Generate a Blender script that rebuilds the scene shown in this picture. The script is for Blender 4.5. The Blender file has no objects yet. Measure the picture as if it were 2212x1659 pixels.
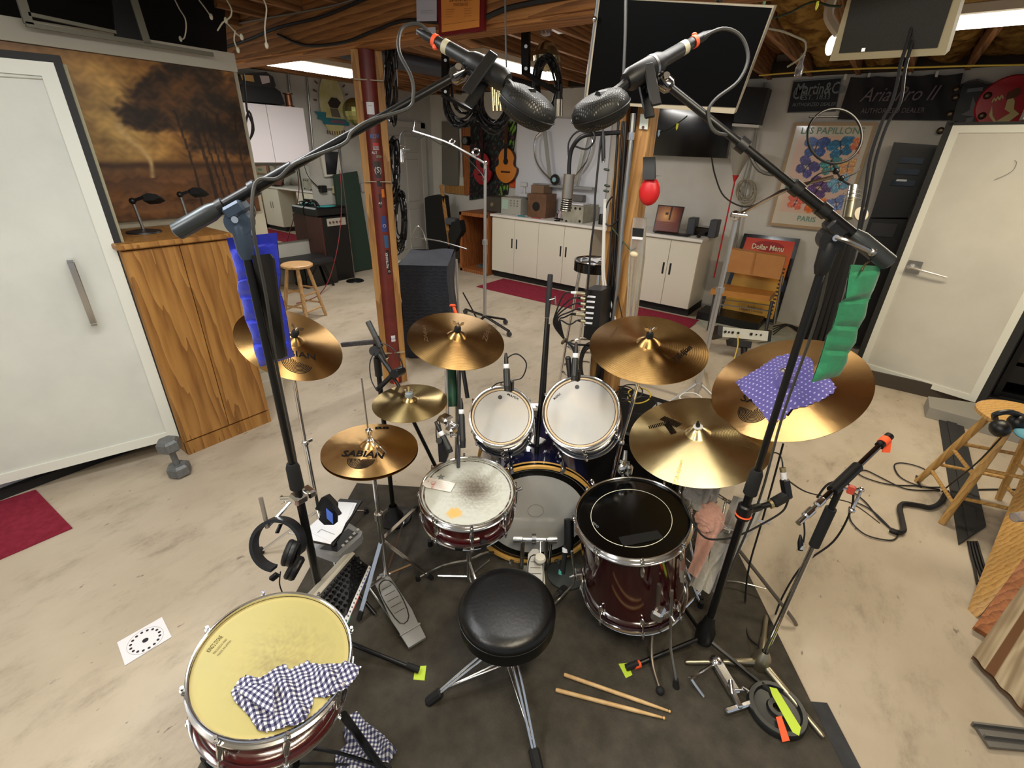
import bpy, bmesh, math, random
import numpy as np
from mathutils import Vector, Matrix
random.seed(7)
V = Vector; PI = math.pi
S = bpy.context.scene
C = S.collection
# ---------------------------------------------------------------- camera
H = 1.80; F = 1017.3; PITCH, ROLL, YAW = 0.46032, 0.032417, 0.62399
_fw = V((math.cos(YAW)*math.cos(PITCH), math.sin(YAW)*math.cos(PITCH), -math.sin(PITCH)))
_r0 = V((math.sin(YAW), -math.cos(YAW), 0)); _u0 = _r0.cross(_fw)
_c, _s = math.cos(ROLL), math.sin(ROLL)
RT = _c*_r0+_s*_u0; UP = -_s*_r0+_c*_u0; FW = _fw
O = V((0, 0, H))
cam = bpy.data.cameras.new('camera'); cam.sensor_width = 36; cam.lens = F/2212*36; cam.clip_start = .02; cam.clip_end = 100
co = bpy.data.objects.new('camera', cam); C.objects.link(co)
co.matrix_world = Matrix(((RT.x, UP.x, -FW.x, O.x), (RT.y, UP.y, -FW.y, O.y), (RT.z, UP.z, -FW.z, O.z), (0, 0, 0, 1)))
S.camera = co
# ---------------------------------------------------------------- world, lights, exposure
w = bpy.data.worlds.new('world'); S.world = w; w.use_nodes = True
bg = w.node_tree.nodes['Background']; bg.inputs[0].default_value = (.80, .88, 1.0, 1); bg.inputs[1].default_value = .50
S.view_settings.view_transform = 'Standard'; S.view_settings.look = 'None'; S.view_settings.gamma = 1
S.view_settings.use_curve_mapping = False
S.view_settings.exposure = -0.1
def area(loc, size, energy, col, rot=(0, 0, 0), name='fluorescent_glow'):
    l = bpy.data.lights.new(name, 'AREA'); l.shape = 'RECTANGLE'; l.size, l.size_y = size; l.energy = energy; l.color = col
    o = bpy.data.objects.new(name, l); C.objects.link(o); o.location = loc; o.rotation_euler = rot; return o
WARM = (1, .86, .62); COOL = (.93, .97, 1)
LIGHTS = [  # (x, y, along x?, length, energy)
    (3.10, 4.75, 1, 1.2, 30), (4.05, 2.95, 1, 1.2, 30), (3.72, -.62, 0, 1.35, 40),
    (.35, 1.75, 1, 1.2, 26), (.30, -.2, 1, 1.2, 34), (-1.2, 1.2, 1, 1.2, 26), (1.50, .75, 0, 1.2, 12)]  # last entry lights the added fixture over the cymbals
for x, y, ax, ln, en in LIGHTS:
    area((x, y, 2.40), (ln, .16) if ax else (.16, ln), en, WARM if y < .2 else (COOL if y > 1.5 and x < 1 else (1, .97, .93)))
# ---------------------------------------------------------------- pixel helpers (2212x1659 frame -> point of the room)
def ray(x, y): return RT*(x-1106)/F - UP*(y-829.5)/F + FW
def px(x, y, z=None, X=None, Y=None, D=None):
    r = ray(x, y)
    if z is not None: return O+r*((z-H)/r.z)
    if X is not None: return O+r*(X/r.x)
    if Y is not None: return O+r*(Y/r.y)
    return O+r*D
def vz(b, y):                       # height on the vertical over b seen at row y
    lo, hi = -1., 3.
    for _ in range(40):
        m = (lo+hi)/2; q = V((b[0], b[1], m))-O
        if 829.5-F*q.dot(UP)/q.dot(FW) > y: lo = m
        else: hi = m
    return m
def hit(x, y, p, n):                # pixel ray meets the plane (p, n)
    r = ray(x, y); p = V(p); n = V(n); return O+r*((p-O).dot(n)/r.dot(n))
def frame(o, z=(0, 0, 1), x=None):  # matrix with origin o and z axis; x axis near the given direction
    z = V(z).normalized(); x = V(x) if x is not None else V((1, 0, 0))
    if abs(x.normalized().dot(z)) > .99: x = V((0, 1, 0))
    x = (x-z*x.dot(z)).normalized(); y = z.cross(x); o = V(o)
    return Matrix(((x.x, y.x, z.x, o.x), (x.y, y.y, z.y, o.y), (x.z, y.z, z.z, o.z), (0, 0, 0, 1)))
# ---------------------------------------------------------------- materials
def lin(c):
    if isinstance(c, str): c = tuple(int(c[i:i+2], 16) for i in (0, 2, 4))
    return tuple((x/255/12.92 if x/255 <= .04045 else ((x/255+.055)/1.055)**2.4) for x in c)+(1,)
MATS = {}
def mat(name, col, rough=.5, metal=0, n=None, b=None, col2=None, coat=0, emit=0, trans=0, aniso=0, stretch=(1, 1, 1), detail=5, cut=(.35, .65), spec=.5, sheen=0):
    """n=(scale) mixes col with col2 by noise; b=(scale,strength) bump noise"""
    if name in MATS: return MATS[name]
    m = bpy.data.materials.new(name); m.use_nodes = True; nt = m.node_tree; N = nt.nodes; K = nt.links
    P = N['Principled BSDF']; P.inputs['Base Color'].default_value = lin(col); P.inputs['Roughness'].default_value = rough
    P.inputs['Metallic'].default_value = metal; P.inputs['Coat Weight'].default_value = coat; P.inputs['Specular IOR Level'].default_value = spec
    P.inputs['Coat Roughness'].default_value = .06; P.inputs['Transmission Weight'].default_value = trans; P.inputs['Sheen Weight'].default_value = sheen
    if aniso:
        P.inputs['Anisotropic'].default_value = aniso
        t = N.new('ShaderNodeTangent'); t.direction_type = 'RADIAL'; t.axis = 'Z'; K.new(t.outputs[0], P.inputs['Tangent']); P.inputs['Anisotropic Rotation'].default_value = .25
    if emit: P.inputs['Emission Color'].default_value = lin(col); P.inputs['Emission Strength'].default_value = emit
    if n or b:
        tc = N.new('ShaderNodeTexCoord'); mp = N.new('ShaderNodeMapping'); mp.inputs['Scale'].default_value = stretch
        K.new(tc.outputs['Object'], mp.inputs[0])
    if n:
        no = N.new('ShaderNodeTexNoise'); no.inputs['Scale'].default_value = n; no.inputs['Detail'].default_value = detail; no.inputs['Roughness'].default_value = .6
        K.new(mp.outputs[0], no.inputs['Vector'])
        cr = N.new('ShaderNodeValToRGB'); cr.color_ramp.elements[0].position = cut[0]; cr.color_ramp.elements[1].position = cut[1]
        cr.color_ramp.elements[0].color = lin(col); cr.color_ramp.elements[1].color = lin(col2 or col)
        K.new(no.outputs['Fac'], cr.inputs[0]); K.new(cr.outputs[0], P.inputs['Base Color'])
    if b:
        no = N.new('ShaderNodeTexNoise'); no.inputs['Scale'].default_value = b[0]; no.inputs['Detail'].default_value = 4
        bu = N.new('ShaderNodeBump'); bu.inputs['Strength'].default_value = b[1]; bu.inputs['Distance'].default_value = .01
        K.new(mp.outputs[0], no.inputs['Vector']); K.new(no.outputs['Fac'], bu.inputs['Height']); K.new(bu.outputs[0], P.inputs['Normal'])
    MATS[name] = m; return m
def node_mat(name, rough, build, **kw):
    m = mat(name, (128, 128, 128), rough, **kw); nt = m.node_tree
    build(nt, nt.nodes['Principled BSDF'], nt.nodes.new, nt.links.new); return m
def ramp(nt, src, stops, K):
    r = nt.nodes.new('ShaderNodeValToRGB'); e = r.color_ramp.elements
    while len(e) < len(stops): e.new(.5)
    for q, (p, c) in zip(e, stops): q.position = p; q.color = lin(c)
    K(src, r.inputs[0]); return r.outputs[0]
def paintmat(name, rough=.5, coat=0):        # printed colours stored on the mesh
    def bd(nt, P, N, K):
        a = N('ShaderNodeVertexColor'); a.layer_name = 'print'; K(a.outputs[0], P.inputs['Base Color'])
    return node_mat(name, rough, bd, coat=coat)
chrome = mat('chrome', (228, 228, 228), .16, 1)
steel = mat('brushed_steel', (175, 175, 172), .32, 1, b=(60, .03))
darkchrome = mat('dark_chrome', (120, 118, 118), .15, 1)
black = mat('black_plastic', (13, 13, 14), .42)
blackm = mat('black_metal', (14, 14, 15), .36, .2)
gblack = mat('gloss_black', (8, 8, 9), .12, coat=.3)
rubber = mat('black_rubber', (17, 17, 18), .75)
white = mat('white_paint', (222, 220, 212), .55)
offwhite = mat('off_white_laminate', (222, 217, 200), .4)
cable_m = mat('black_cable', (20, 19, 20), .5)
orange_t = mat('orange_tape', (255, 96, 48), .6)
green_t = mat('lime_tape', (196, 224, 66), .6)
red = mat('red_plastic', (196, 28, 30), .4)
def wood_build(c1, c2, c3, sc, st, dist=5):
    def bd(nt, P, N, K):
        tc = N('ShaderNodeTexCoord'); mp = N('ShaderNodeMapping'); mp.inputs['Scale'].default_value = st; K(tc.outputs['Object'], mp.inputs[0])
        wv = N('ShaderNodeTexWave'); wv.bands_direction = 'DIAGONAL'; wv.wave_profile = 'SAW'; wv.inputs['Scale'].default_value = sc; wv.inputs['Distortion'].default_value = dist; wv.inputs['Detail'].default_value = 3; wv.inputs['Detail Scale'].default_value = 1.1; K(mp.outputs[0], wv.inputs['Vector'])
        n2 = N('ShaderNodeTexNoise'); n2.inputs['Scale'].default_value = sc*5; n2.inputs['Detail'].default_value = 5; K(mp.outputs[0], n2.inputs['Vector'])
        ad = N('ShaderNodeMath'); ad.operation = 'MULTIPLY_ADD'; ad.inputs[1].default_value = .45; K(wv.outputs['Fac'], ad.inputs[0])
        m3 = N('ShaderNodeMath'); m3.operation = 'MULTIPLY'; m3.inputs[1].default_value = .7; K(n2.outputs['Fac'], m3.inputs[0]); K(m3.outputs[0], ad.inputs[2])
        K(ramp(nt, ad.outputs[0], [(.25, c1), (.55, c2), (.85, c3)], K), P.inputs['Base Color'])
    return bd
oak = node_mat('oak_veneer', .42, wood_build((180, 132, 70), (162, 114, 56), (128, 84, 38), 1.5, (5, 5, .5), 16))
pine = node_mat('pine_wood', .45, wood_build((206, 170, 124), (196, 156, 108), (172, 128, 80), 6, (4, 4, .3)))
honey = node_mat('honey_wood', .4, wood_build((204, 166, 102), (192, 150, 86), (162, 118, 62), 4, (5, 5, .4)))
stud = node_mat('stud_timber', .6, wood_build((190, 144, 84), (176, 128, 68), (142, 96, 48), 3, (6, 6, .3)))
beamw = node_mat('beam_timber', .65, wood_build((186, 130, 72), (160, 106, 54), (112, 70, 34), 3, (5, .3, 5)))
joistw = node_mat('joist_timber', .7, wood_build((172, 126, 80), (146, 100, 58), (98, 64, 36), 3, (.3, 5, 5)))
boxwood = node_mat('orange_wood', .5, wood_build((176, 112, 62), (156, 92, 46), (116, 64, 30), 3, (5, 5, .4)))
def floor_build(nt, P, N, K):
    tc = N('ShaderNodeTexCoord')
    def noise(s, d, r=.6, st=(1, 1, 1)):
        mp = N('ShaderNodeMapping'); mp.inputs['Scale'].default_value = st; K(tc.outputs['Object'], mp.inputs[0])
        n = N('ShaderNodeTexNoise'); n.inputs['Scale'].default_value = s; n.inputs['Detail'].default_value = d; n.inputs['Roughness'].default_value = r; K(mp.outputs[0], n.inputs['Vector']); return n.outputs['Fac']
    base = ramp(nt, noise(.9, 8, .62, (1, 1.6, 1)), [(.3, (168, 154, 133)), (.5, (184, 170, 149)), (.68, (196, 183, 163))], K)
    st = ramp(nt, noise(4, 8, .72, (1, 1.9, 1)), [(.28, (120, 108, 92)), (.40, (222, 220, 216)), (.5, (255, 255, 255))], K)
    mx = N('ShaderNodeMix'); mx.data_type = 'RGBA'; mx.blend_type = 'MULTIPLY'; mx.inputs[0].default_value = .42
    K(base, mx.inputs[6]); K(st, mx.inputs[7])
    sp = ramp(nt, noise(16, 3, .5, (1, 1.8, 1)), [(.24, (70, 52, 40)), (.285, (255, 255, 255))], K)
    m2 = N('ShaderNodeMix'); m2.data_type = 'RGBA'; m2.blend_type = 'MULTIPLY'; m2.inputs[0].default_value = .6
    K(mx.outputs[2], m2.inputs[6]); K(sp, m2.inputs[7]); K(m2.outputs[2], P.inputs['Base Color'])
concrete = node_mat('painted_concrete', .62, floor_build)
matm = mat('dark_carpet', (58, 55, 49), .95, n=11, col2=(80, 75, 67), b=(120, .4), detail=9, cut=(.3, .7), spec=.15)
maroon = mat('maroon_carpet', (124, 34, 50), .95, n=30, col2=(140, 44, 62), b=(150, .3), spec=.15)
bronze_kw = dict(metal=1, aniso=.75)
def cym_mat(name, c1, c2, rough, groove=260, gs=.25):
    m = mat(name, c1, rough, metal=1, aniso=.8, n=5, col2=c2, detail=6, cut=(.3, .7)); nt = m.node_tree; N = nt.nodes.new; K = nt.links.new
    tc = N('ShaderNodeTexCoord'); ln = N('ShaderNodeVectorMath'); ln.operation = 'LENGTH'; K(tc.outputs['Object'], ln.inputs[0])
    mu = N('ShaderNodeMath'); mu.operation = 'MULTIPLY'; mu.inputs[1].default_value = groove*6.28; K(ln.outputs['Value'], mu.inputs[0])
    si = N('ShaderNodeMath'); si.operation = 'SINE'; K(mu.outputs[0], si.inputs[0])
    no = N('ShaderNodeTexNoise'); no.inputs['Scale'].default_value = 22; K(tc.outputs['Object'], no.inputs['Vector'])
    ad = N('ShaderNodeMath'); ad.operation = 'MULTIPLY_ADD'; ad.inputs[1].default_value = .12; K(si.outputs[0], ad.inputs[0]); K(no.outputs['Fac'], ad.inputs[2])
    bu = N('ShaderNodeBump'); bu.inputs['Strength'].default_value = gs; bu.inputs['Distance'].default_value = .002; K(ad.outputs[0], bu.inputs['Height'])
    K(bu.outputs[0], nt.nodes['Principled BSDF'].inputs['Normal']); return m
# ---------------------------------------------------------------- mesh builder
class B:
    def __init__(s): s.bm = bmesh.new()
    def box(s, c, d, R=None, bev=0, seg=1):
        c = V(c); t = bmesh.new(); bmesh.ops.create_cube(t, size=1)
        for v in t.verts: v.co = V((v.co.x*d[0], v.co.y*d[1], v.co.z*d[2]))
        if bev: bmesh.ops.bevel(t, geom=t.edges[:], offset=bev, segments=seg, affect='EDGES', profile=.6)
        M = (R.to_3x3() if R else Matrix.Identity(3))
        for v in t.verts: v.co = M @ v.co + c
        return s._add(t)
    def _add(s, t):
        me = bpy.data.meshes.new('t'); t.to_mesh(me); t.free(); s.bm.from_mesh(me); bpy.data.meshes.remove(me); return s
    def corner(s, a, b, bev=0):      # box between two opposite corners
        a, b = V(a), V(b); return s.box((a+b)/2, (abs(b.x-a.x), abs(b.y-a.y), abs(b.z-a.z)), bev=bev)
    def bar(s, p, q, w, h, up=(0, 0, 1), bev=0):
        p, q = V(p), V(q); d = q-p; M = frame((p+q)/2, d, up); return s.box((p+q)/2, (h, w, d.length), M, bev)
    def cyl(s, p, q, r, r2=None, n=14, cap=True):
        return s.lathe([(r, 0), (r if r2 is None else r2, (V(q)-V(p)).length)], p, V(q)-V(p), n, cap)
    def lathe(s, prof, o=(0, 0, 0), ax=(0, 0, 1), n=32, cap=False, sx=1, sy=1, xd=None):
        M = frame(o, ax, xd); bm = s.bm; rows = []
        for r, h in prof:
            if r < 1e-6: rows.append([bm.verts.new(M @ V((0, 0, h)))])
            else: rows.append([bm.verts.new(M @ V((r*sx*math.cos(2*PI*i/n), r*sy*math.sin(2*PI*i/n), h))) for i in range(n)])
        for a, b in zip(rows, rows[1:]):
            for i in range(n):
                j = (i+1) % n
                q = [a[i % len(a)], a[j % len(a)], b[j % len(b)], b[i % len(b)]] if len(a) > 1 or len(b) > 1 else None
                if q is None: continue
                if len(a) == 1: q = [a[0], b[j], b[i]]
                elif len(b) == 1: q = [a[i], a[j], b[0]]
                bm.faces.new(q)
        if cap:
            if len(rows[0]) > 1: bm.faces.new(rows[0][::-1])
            if len(rows[-1]) > 1: bm.faces.new(rows[-1])
        return s
    def ring(s, o, ax, R, r, n=40, m=8, a0=0, a1=2*PI, sx=1, sy=1, xd=None):
        M = frame(o, ax, xd); full = abs(a1-a0-2*PI) < 1e-6; k = n if full else n+1
        pts = [M @ V((R*sx*math.cos(a0+(a1-a0)*i/n), R*sy*math.sin(a0+(a1-a0)*i/n), 0)) for i in range(k)]
        return s.tube(pts, r, m, smooth=0, closed=full)
    def tube(s, pts, r, n=8, smooth=4, closed=False, r2=None):
        P = [V(p) for p in pts]
        if smooth and len(P) > 2:
            Q = []; L = len(P); rng = L if closed else L-1
            for i in range(rng):
                g = lambda k: P[k % L] if closed else P[max(0, min(L-1, k))]
                a, b, c, d = g(i-1), g(i), g(i+1), g(i+2)
                for t in range(smooth):
                    t /= smooth; Q.append(.5*((2*b)+(c-a)*t+(2*a-5*b+4*c-d)*t*t+(3*b-a-3*c+d)*t**3))
            if not closed: Q.append(P[-1])
            P = Q
        bm = s.bm; rows = []; L = len(P); nx = None
        for i in range(L):
            d = (P[(i+1) % L]-P[i-1]) if closed else (P[min(i+1, L-1)]-P[max(i-1, 0)])
            if d.length < 1e-9: d = V((0, 0, 1))
            d.normalize()
            if nx is None: nx = d.orthogonal().normalized()
            nx = (nx-d*nx.dot(d)); nx = nx.normalized() if nx.length > 1e-6 else d.orthogonal().normalized()
            y = d.cross(nx); rr = r if r2 is None else r+(r2-r)*i/(L-1)
            rows.append([bm.verts.new(P[i]+(nx*math.cos(2*PI*k/n)+y*math.sin(2*PI*k/n))*rr) for k in range(n)])
        for i in range(L if closed else L-1):
            a, b = rows[i], rows[(i+1) % L]
            sh = 0
            if closed and i == L-1:
                sh = min(range(n), key=lambda k: (a[0].co-b[k].co).length)
            for k in range(n): bm.faces.new([a[k], a[(k+1) % n], b[(k+1+sh) % n], b[(k+sh) % n]])
        if not closed: bm.faces.new(rows[0][::-1]); bm.faces.new(rows[-1])
        return s
    def sph(s, o, r, sc=(1, 1, 1), M=None, n=16):
        t = bmesh.new(); bmesh.ops.create_uvsphere(t, u_segments=n, v_segments=max(6, n//2), radius=r)
        M = M.to_3x3() if M else Matrix.Identity(3)
        for v in t.verts: v.co = M @ V((v.co.x*sc[0], v.co.y*sc[1], v.co.z*sc[2])) + V(o)
        return s._add(t)
    def prism(s, pts, t, nrm=None):   # polygon (3-D points) thickened along its normal
        P = [V(p) for p in pts]
        if nrm is None:
            nrm = V((0, 0, 0))
            for i in range(len(P)): nrm += P[i].cross(P[(i+1) % len(P)])
        nrm = V(nrm).normalized(); bm = s.bm
        a = [bm.verts.new(p) for p in P]; b = [bm.verts.new(p+nrm*t) for p in P]
        bm.faces.new(a[::-1]); bm.faces.new(b)
        for i in range(len(P)): bm.faces.new([a[i], a[(i+1) % len(P)], b[(i+1) % len(P)], b[i]])
        return s
    def grid(s, f, nu, nv, thick=0):  # f(u,v)->point, 0..1
        bm = s.bm; g = [[bm.verts.new(f(i/nu, j/nv)) for j in range(nv+1)] for i in range(nu+1)]
        fs = [bm.faces.new([g[i][j], g[i+1][j], g[i+1][j+1], g[i][j+1]]) for i in range(nu) for j in range(nv)]
        if thick: bmesh.ops.recalc_face_normals(bm, faces=fs); bmesh.ops.solidify(bm, geom=fs, thickness=thick)
        return s
def finish(name, b, m, par=None, w=True, sub=0, flat=False, paint=None, at=None, mw=None):
    bm = b.bm
    base = Matrix.Identity(4)
    if par is not None and w: bm.transform(par_world(par).inverted())
    if par is None:
        if mw is None:
            zs = [v.co for v in bm.verts]; mn = V((min(v[i] for v in zs) for i in range(3))); mx = V((max(v[i] for v in zs) for i in range(3)))
            c = V(((mn.x+mx.x)/2, (mn.y+mx.y)/2, mn.z)); base = Matrix.Translation(c)
        else: base = mw
        if w or mw is None: bm.transform(base.inverted())
    bmesh.ops.recalc_face_normals(bm, faces=bm.faces)
    if not flat:
        for f in bm.faces: f.smooth = True
        for e in bm.edges:
            if len(e.link_faces) == 2 and e.calc_face_angle(0) > .6: e.smooth = False
    if paint:
        ly = bm.loops.layers.float_color.new('print')
        for f in bm.faces:
            for l in f.loops: l[ly] = paint(l.vert.co)
    me = bpy.data.meshes.new(name); bm.to_mesh(me); bm.free(); me.materials.append(m)
    o = bpy.data.objects.new(name, me); C.objects.link(o)
    if par is not None: o.parent = par
    else: o.matrix_world = base
    o['_w'] = 1
    if sub: md = o.modifiers.new('sub', 'SUBSURF'); md.levels = md.render_levels = sub
    return o
PW = {}
def par_world(o):
    M = Matrix.Identity(4)
    while o is not None:
        M = (PW[o.name] if o.name in PW else o.matrix_basis) @ M; o = o.parent
    return M
def tag(o, label=None, cat=None, group=None, kind=None):
    if label: o['label'] = label
    if cat: o['category'] = cat
    if group: o['group'] = group
    if kind: o['kind'] = kind
    return o
def T(name, label, cat, loc=(0, 0, 0), M=None, group=None):
    o = bpy.data.objects.new(name, None); C.objects.link(o); o.empty_display_size = .05
    M = M if M is not None else Matrix.Translation(V(loc)); o.matrix_world = M; PW[o.name] = M.copy()
    return tag(o, label, cat, group)
def part(par, name, b, m, label=None, **k):
    o = finish(name, b, m, par, **k)
    if label: o['label'] = label
    return o
def lp(par, name, b, m, label=None, **k): return part(par, name, b, m, label, w=False, **k)   # built in the thing's own frame
def one(name, b, m, label, cat, group=None, kind=None, **k):
    return tag(finish(name, b, m, None, **k), label, cat, group, kind)
def struct(name, b, m, par=None):
    o = finish(name, b, m, par)
    if par is None: o['kind'] = 'structure'
    return o
def text(par, s, m, o, x, up, size, name='lettering', ext=.0006, off=0, center=True, fit=None, conf=None, shear=0, w=True, label=None):
    """flat lettering: origin o, reading direction x, upward direction up"""
    c = bpy.data.curves.new('f', 'FONT'); c.body = s; c.size = 1; c.resolution_u = 2; c.offset = off; c.shear = shear
    c.align_x = 'CENTER' if center else 'LEFT'
    ob = bpy.data.objects.new('f', c); me = bpy.data.meshes.new_from_object(ob); bpy.data.objects.remove(ob); bpy.data.curves.remove(c)
    x = V(x).normalized(); up = V(up); up = (up-x*up.dot(x)).normalized(); z = x.cross(up); o = V(o)
    sx = size
    if fit:
        xs = [v.co.x for v in me.vertices]; sx = fit/(max(xs)-min(xs)) if xs else size
    inv = par_world(par).inverted() if w else Matrix.Identity(4)
    bm = bmesh.new(); bm.from_mesh(me); bpy.data.meshes.remove(me)
    for v in bm.verts:
        v.co = inv @ (o+x*v.co.x*sx+up*v.co.y*size+z*ext)
        if conf: v.co = conf(v.co)
    b = B(); b.bm.free(); b.bm = bm
    me = bpy.data.meshes.new(name); bm.to_mesh(me); bm.free(); me.materials.append(m)
    ob = bpy.data.objects.new(name, me); C.objects.link(ob); ob.parent = par
    if label: ob['label'] = label
    return ob
def dup(root, M=None, label=None, group=None):
    r = root.copy(); C.objects.link(r)
    if M is not None: r.matrix_world = M; PW[r.name] = M.copy()
    if label: r['label'] = label
    if group: r['group'] = group
    for ch in list(root.children):
        c = ch.copy(); C.objects.link(c); c.parent = r
        for g in ch.children: d = g.copy(); C.objects.link(d); d.parent = c
    return r
# ================================================================ THE SETTING
WX = 6.45; WY = 6.5
struct('floor', B().corner((-3.5, -4.5, -.1), (WX+.1, WY+.1, 0)), concrete)
wallp = mat('wall_paint', (214, 211, 203), .8, n=1.3, col2=(200, 196, 186), b=(30, .05))
struct('ceiling_bounce_panel', B().corner((-3.4, -4.4, 2.47), (1.2, 3.5, 2.50)), mat('bounce_white', (214, 210, 200), .8))  # unseen white panel added so chrome and hoops reflect something bright
struct('wall_back', B().corner((WX, -4.5, 0), (WX+.1, WY+.1, 2.78)), wallp)
wallg = mat('grey_wall_paint', (186, 184, 176), .8, n=1.5, col2=(172, 169, 160))
struct('wall_left', B().corner((1.87, WY, 0), (WX, WY+.1, 2.78)), wallg)
creamw = mat('cream_wall', (206, 200, 178), .7, n=2, col2=(192, 186, 162))
struct('wall_partition', B().corner((-3.5, 3.65, 0), (1.87, 3.75, 2.27)), creamw)
struct('wall_alcove', B().corner((1.77, 3.75, 0), (1.87, WY, 2.27)), creamw)
struct('wall_right', B().corner((5.25, -4.5, 0), (5.35, -1.7, 2.5)).corner((5.2, -1.75, 2.1), (5.35, -.62, 2.5)), wallp)
struct('baseboard_right', B().box((5.05, -.8, .06), (.02, 1.2, .12)), mat('dark_baseboard', (66, 56, 46), .7))
struct('baseboard_left', B().corner((-1.5, 3.42, 0), (.86, 3.46, .05)), mat('black_baseboard', (20, 20, 20), .7))
struct('trim_1', B().corner((-1.5, 3.46, 0), (.86, 3.65, .16)), mat('white_plinth', (214, 214, 220), .6))
struct('trim_2', B().corner((-3.5, 3.58, 2.20), (1.84, 3.66, 2.30)), mat('cream_trim', (200, 196, 180), .6))
ce = one('ceiling', B().corner((-3.5, -4.5, 2.78), (WX+.1, WY+.1, 2.86)), joistw, None, None, kind='structure')
JZ = 2.565
y = -4.3; k = 0
while y < WY:
    jit = random.uniform(-.012, .012)
    part(ce, 'joist', B().corner((-3.4 if y < 3.6 else 1.9, y-.02+jit, JZ+jit*.5), (WX, y+.02+jit, 2.78)), joistw); y += .405
batt = mat('insulation_batt', (150, 118, 62), .95, n=7, col2=(92, 62, 28), b=(9, 1), detail=7, cut=(.4, .6), spec=.1)
foil = mat('foil_facing', (190, 180, 170), .35, .7, n=6, col2=(150, 110, 80), b=(14, 1))
def lump(y0, y1, x0, x1, zb, m, seed, name='insulation_batt', amp=.05, foil_=0):
    rnd = random.Random(seed); ph = [rnd.uniform(0, 6) for _ in range(6)]; nx = int((x1-x0)/.06)
    def f(u, v):
        x = x0+(x1-x0)*u; yy = y0+(y1-y0)*v
        z = zb-.06*math.sin(PI*v)**.6 + amp*(math.sin(x*7+ph[0])*math.sin(v*5+ph[1])+.6*math.sin(x*17+ph[2]+v*4)+.5*math.sin(x*31+ph[3])*math.sin(v*11+ph[4]))*.5
        return V((x, yy, z))
    part(ce, name, B().grid(f, nx, 10), m)
yy = -3.9
while yy < 1.2:
    lump(yy-.38, yy+.0-.02, 2.5, WX-.03, 2.68, batt, int(yy*100)); yy += .405
for yy in (1.35, 1.755, 2.16, 2.565, 2.97): lump(yy+.02, yy+.36, 2.6, 5.6, 2.70, foil if yy < 2.9 else batt, int(yy*99), 'foil_insulation', .03)
for yy in (3.38, 3.78, 4.2): lump(yy+.02, yy+.36, -.5 if yy < 3.5 else 2.0, 2.2 if yy < 3.5 else 4.5, 2.72, batt, int(yy*77))
bm_ = one('ceiling_beam', B().corner((2.26, -4.5, 2.345), (2.42, WY, 2.72), bev=.006), beamw, None, None, kind='structure')
part(bm_, 'beam_ply', B().corner((2.235, -4.5, 2.36), (2.262, WY, 2.72), bev=.004), beamw)
struct('ceiling_sill', B().corner((WX-.13, -4.5, 2.575), (WX, WY, 2.70), bev=.005), mat('sill_timber', (58, 42, 28), .8, n=4, col2=(34, 26, 20)))
struct('ceiling_rim', B().corner((1.9, WY-.12, 2.58), (WX, WY, 2.72), bev=.005), joistw)
# loose wires stapled along the beam, each its own thing
def wire(name, pts, r, label, m=cable_m, cat='cable', group=None, sm=5, n=6):
    return one(name, B().tube(pts, r, n, sm), m, label, cat, group)
def beampts(l, X=2.225): return [px(a, b, X=X) for a, b in l]
wire('black_cable', beampts([(430, 118), (520, 92), (600, 60), (690, 38), (760, 10), (830, -20)]), .009, 'thick black cable rising left along the face of the main beam', group=None)
wire('black_cable', beampts([(600, 75), (660, 98), (740, 92), (800, 70), (870, 45), (940, 48), (1000, 55)]), .009, 'black cable sagging in a long swag under the certificate on the beam')
wire('black_cable', beampts([(1040, 42), (1090, 20), (1150, 6), (1230, -8), (1300, -20)]), .012, 'black cable bundle running up the beam right of the certificate')
wire('grey_cable', beampts([(470, 60), (560, 42), (640, 28), (720, 12), (800, -12)]), .006, 'thin grey cable high on the beam at its left end', mat('grey_cable', (120, 112, 98), .6))
wire('yellow_cable', [px(x, y, z=2.44) for x, y in [(1640, 163), (1700, 158), (1800, 151), (1900, 147), (2000, 145), (2100, 142), (2212, 140), (2330, 136)]], .006, 'yellow electrical cable strung along the ceiling above the dealer signs', mat('yellow_cable', (206, 176, 64), .5))
# ---- fluorescent fixtures
tube_m = mat('lit_tube', (255, 250, 240), .4, emit=9)
housing = mat('fixture_housing', (210, 200, 180), .5)
def fixture(c, ax, ln, label, wdt=.16):
    t = T('fluorescent_light', label, 'ceiling light', c, group=None)
    d = (ln, wdt, .05) if ax else (wdt, ln, .05)
    part(t, 'housing', B().box(V(c)+V((0, 0, .05)), d, bev=.006), housing)
    d2 = (ln-.02, wdt-.02, .045) if ax else (wdt-.02, ln-.02, .045)
    part(t, 'diffuser', B().box(V(c)+V((0, 0, .006)), d2, bev=.014, seg=2), tube_m, 'glowing white diffuser')
fixture((3.10, 4.75, 2.445), 1, 1.2, 'glowing fluorescent light left of the red steel post', .30)
fixture((4.05, 2.95, 2.445), 1, 1.2, 'glowing fluorescent light seen behind the hanging cable coils')
fixture((3.72, -.62, 2.44), 0, 1.35, 'long glowing fluorescent tube light at the upper right by the door', .14)
fixture((.35, 1.75, 2.445), 1, 1.2, 'fluorescent light over the left of the drum kit')
fixture((.30, -.2, 2.445), 1, 1.2, 'fluorescent light over the right of the drum kit')
fixture((-1.2, 1.2, 2.445), 1, 1.2, 'fluorescent light behind the drum throne')
fixture((1.50, .75, 2.445), 0, 1.2, 'added fluorescent light straight above the rack toms, out of view')  # unseen fixture, added to throw more light on the cymbals
one('ceiling_duct', B().cyl((2.9, 3.9, 2.50), (5.6, 3.9, 2.50), .07, n=20), mat('duct_slate', (62, 64, 72), .5, .3), 'dark slate duct under the joists right of the red post', 'duct')
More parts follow.
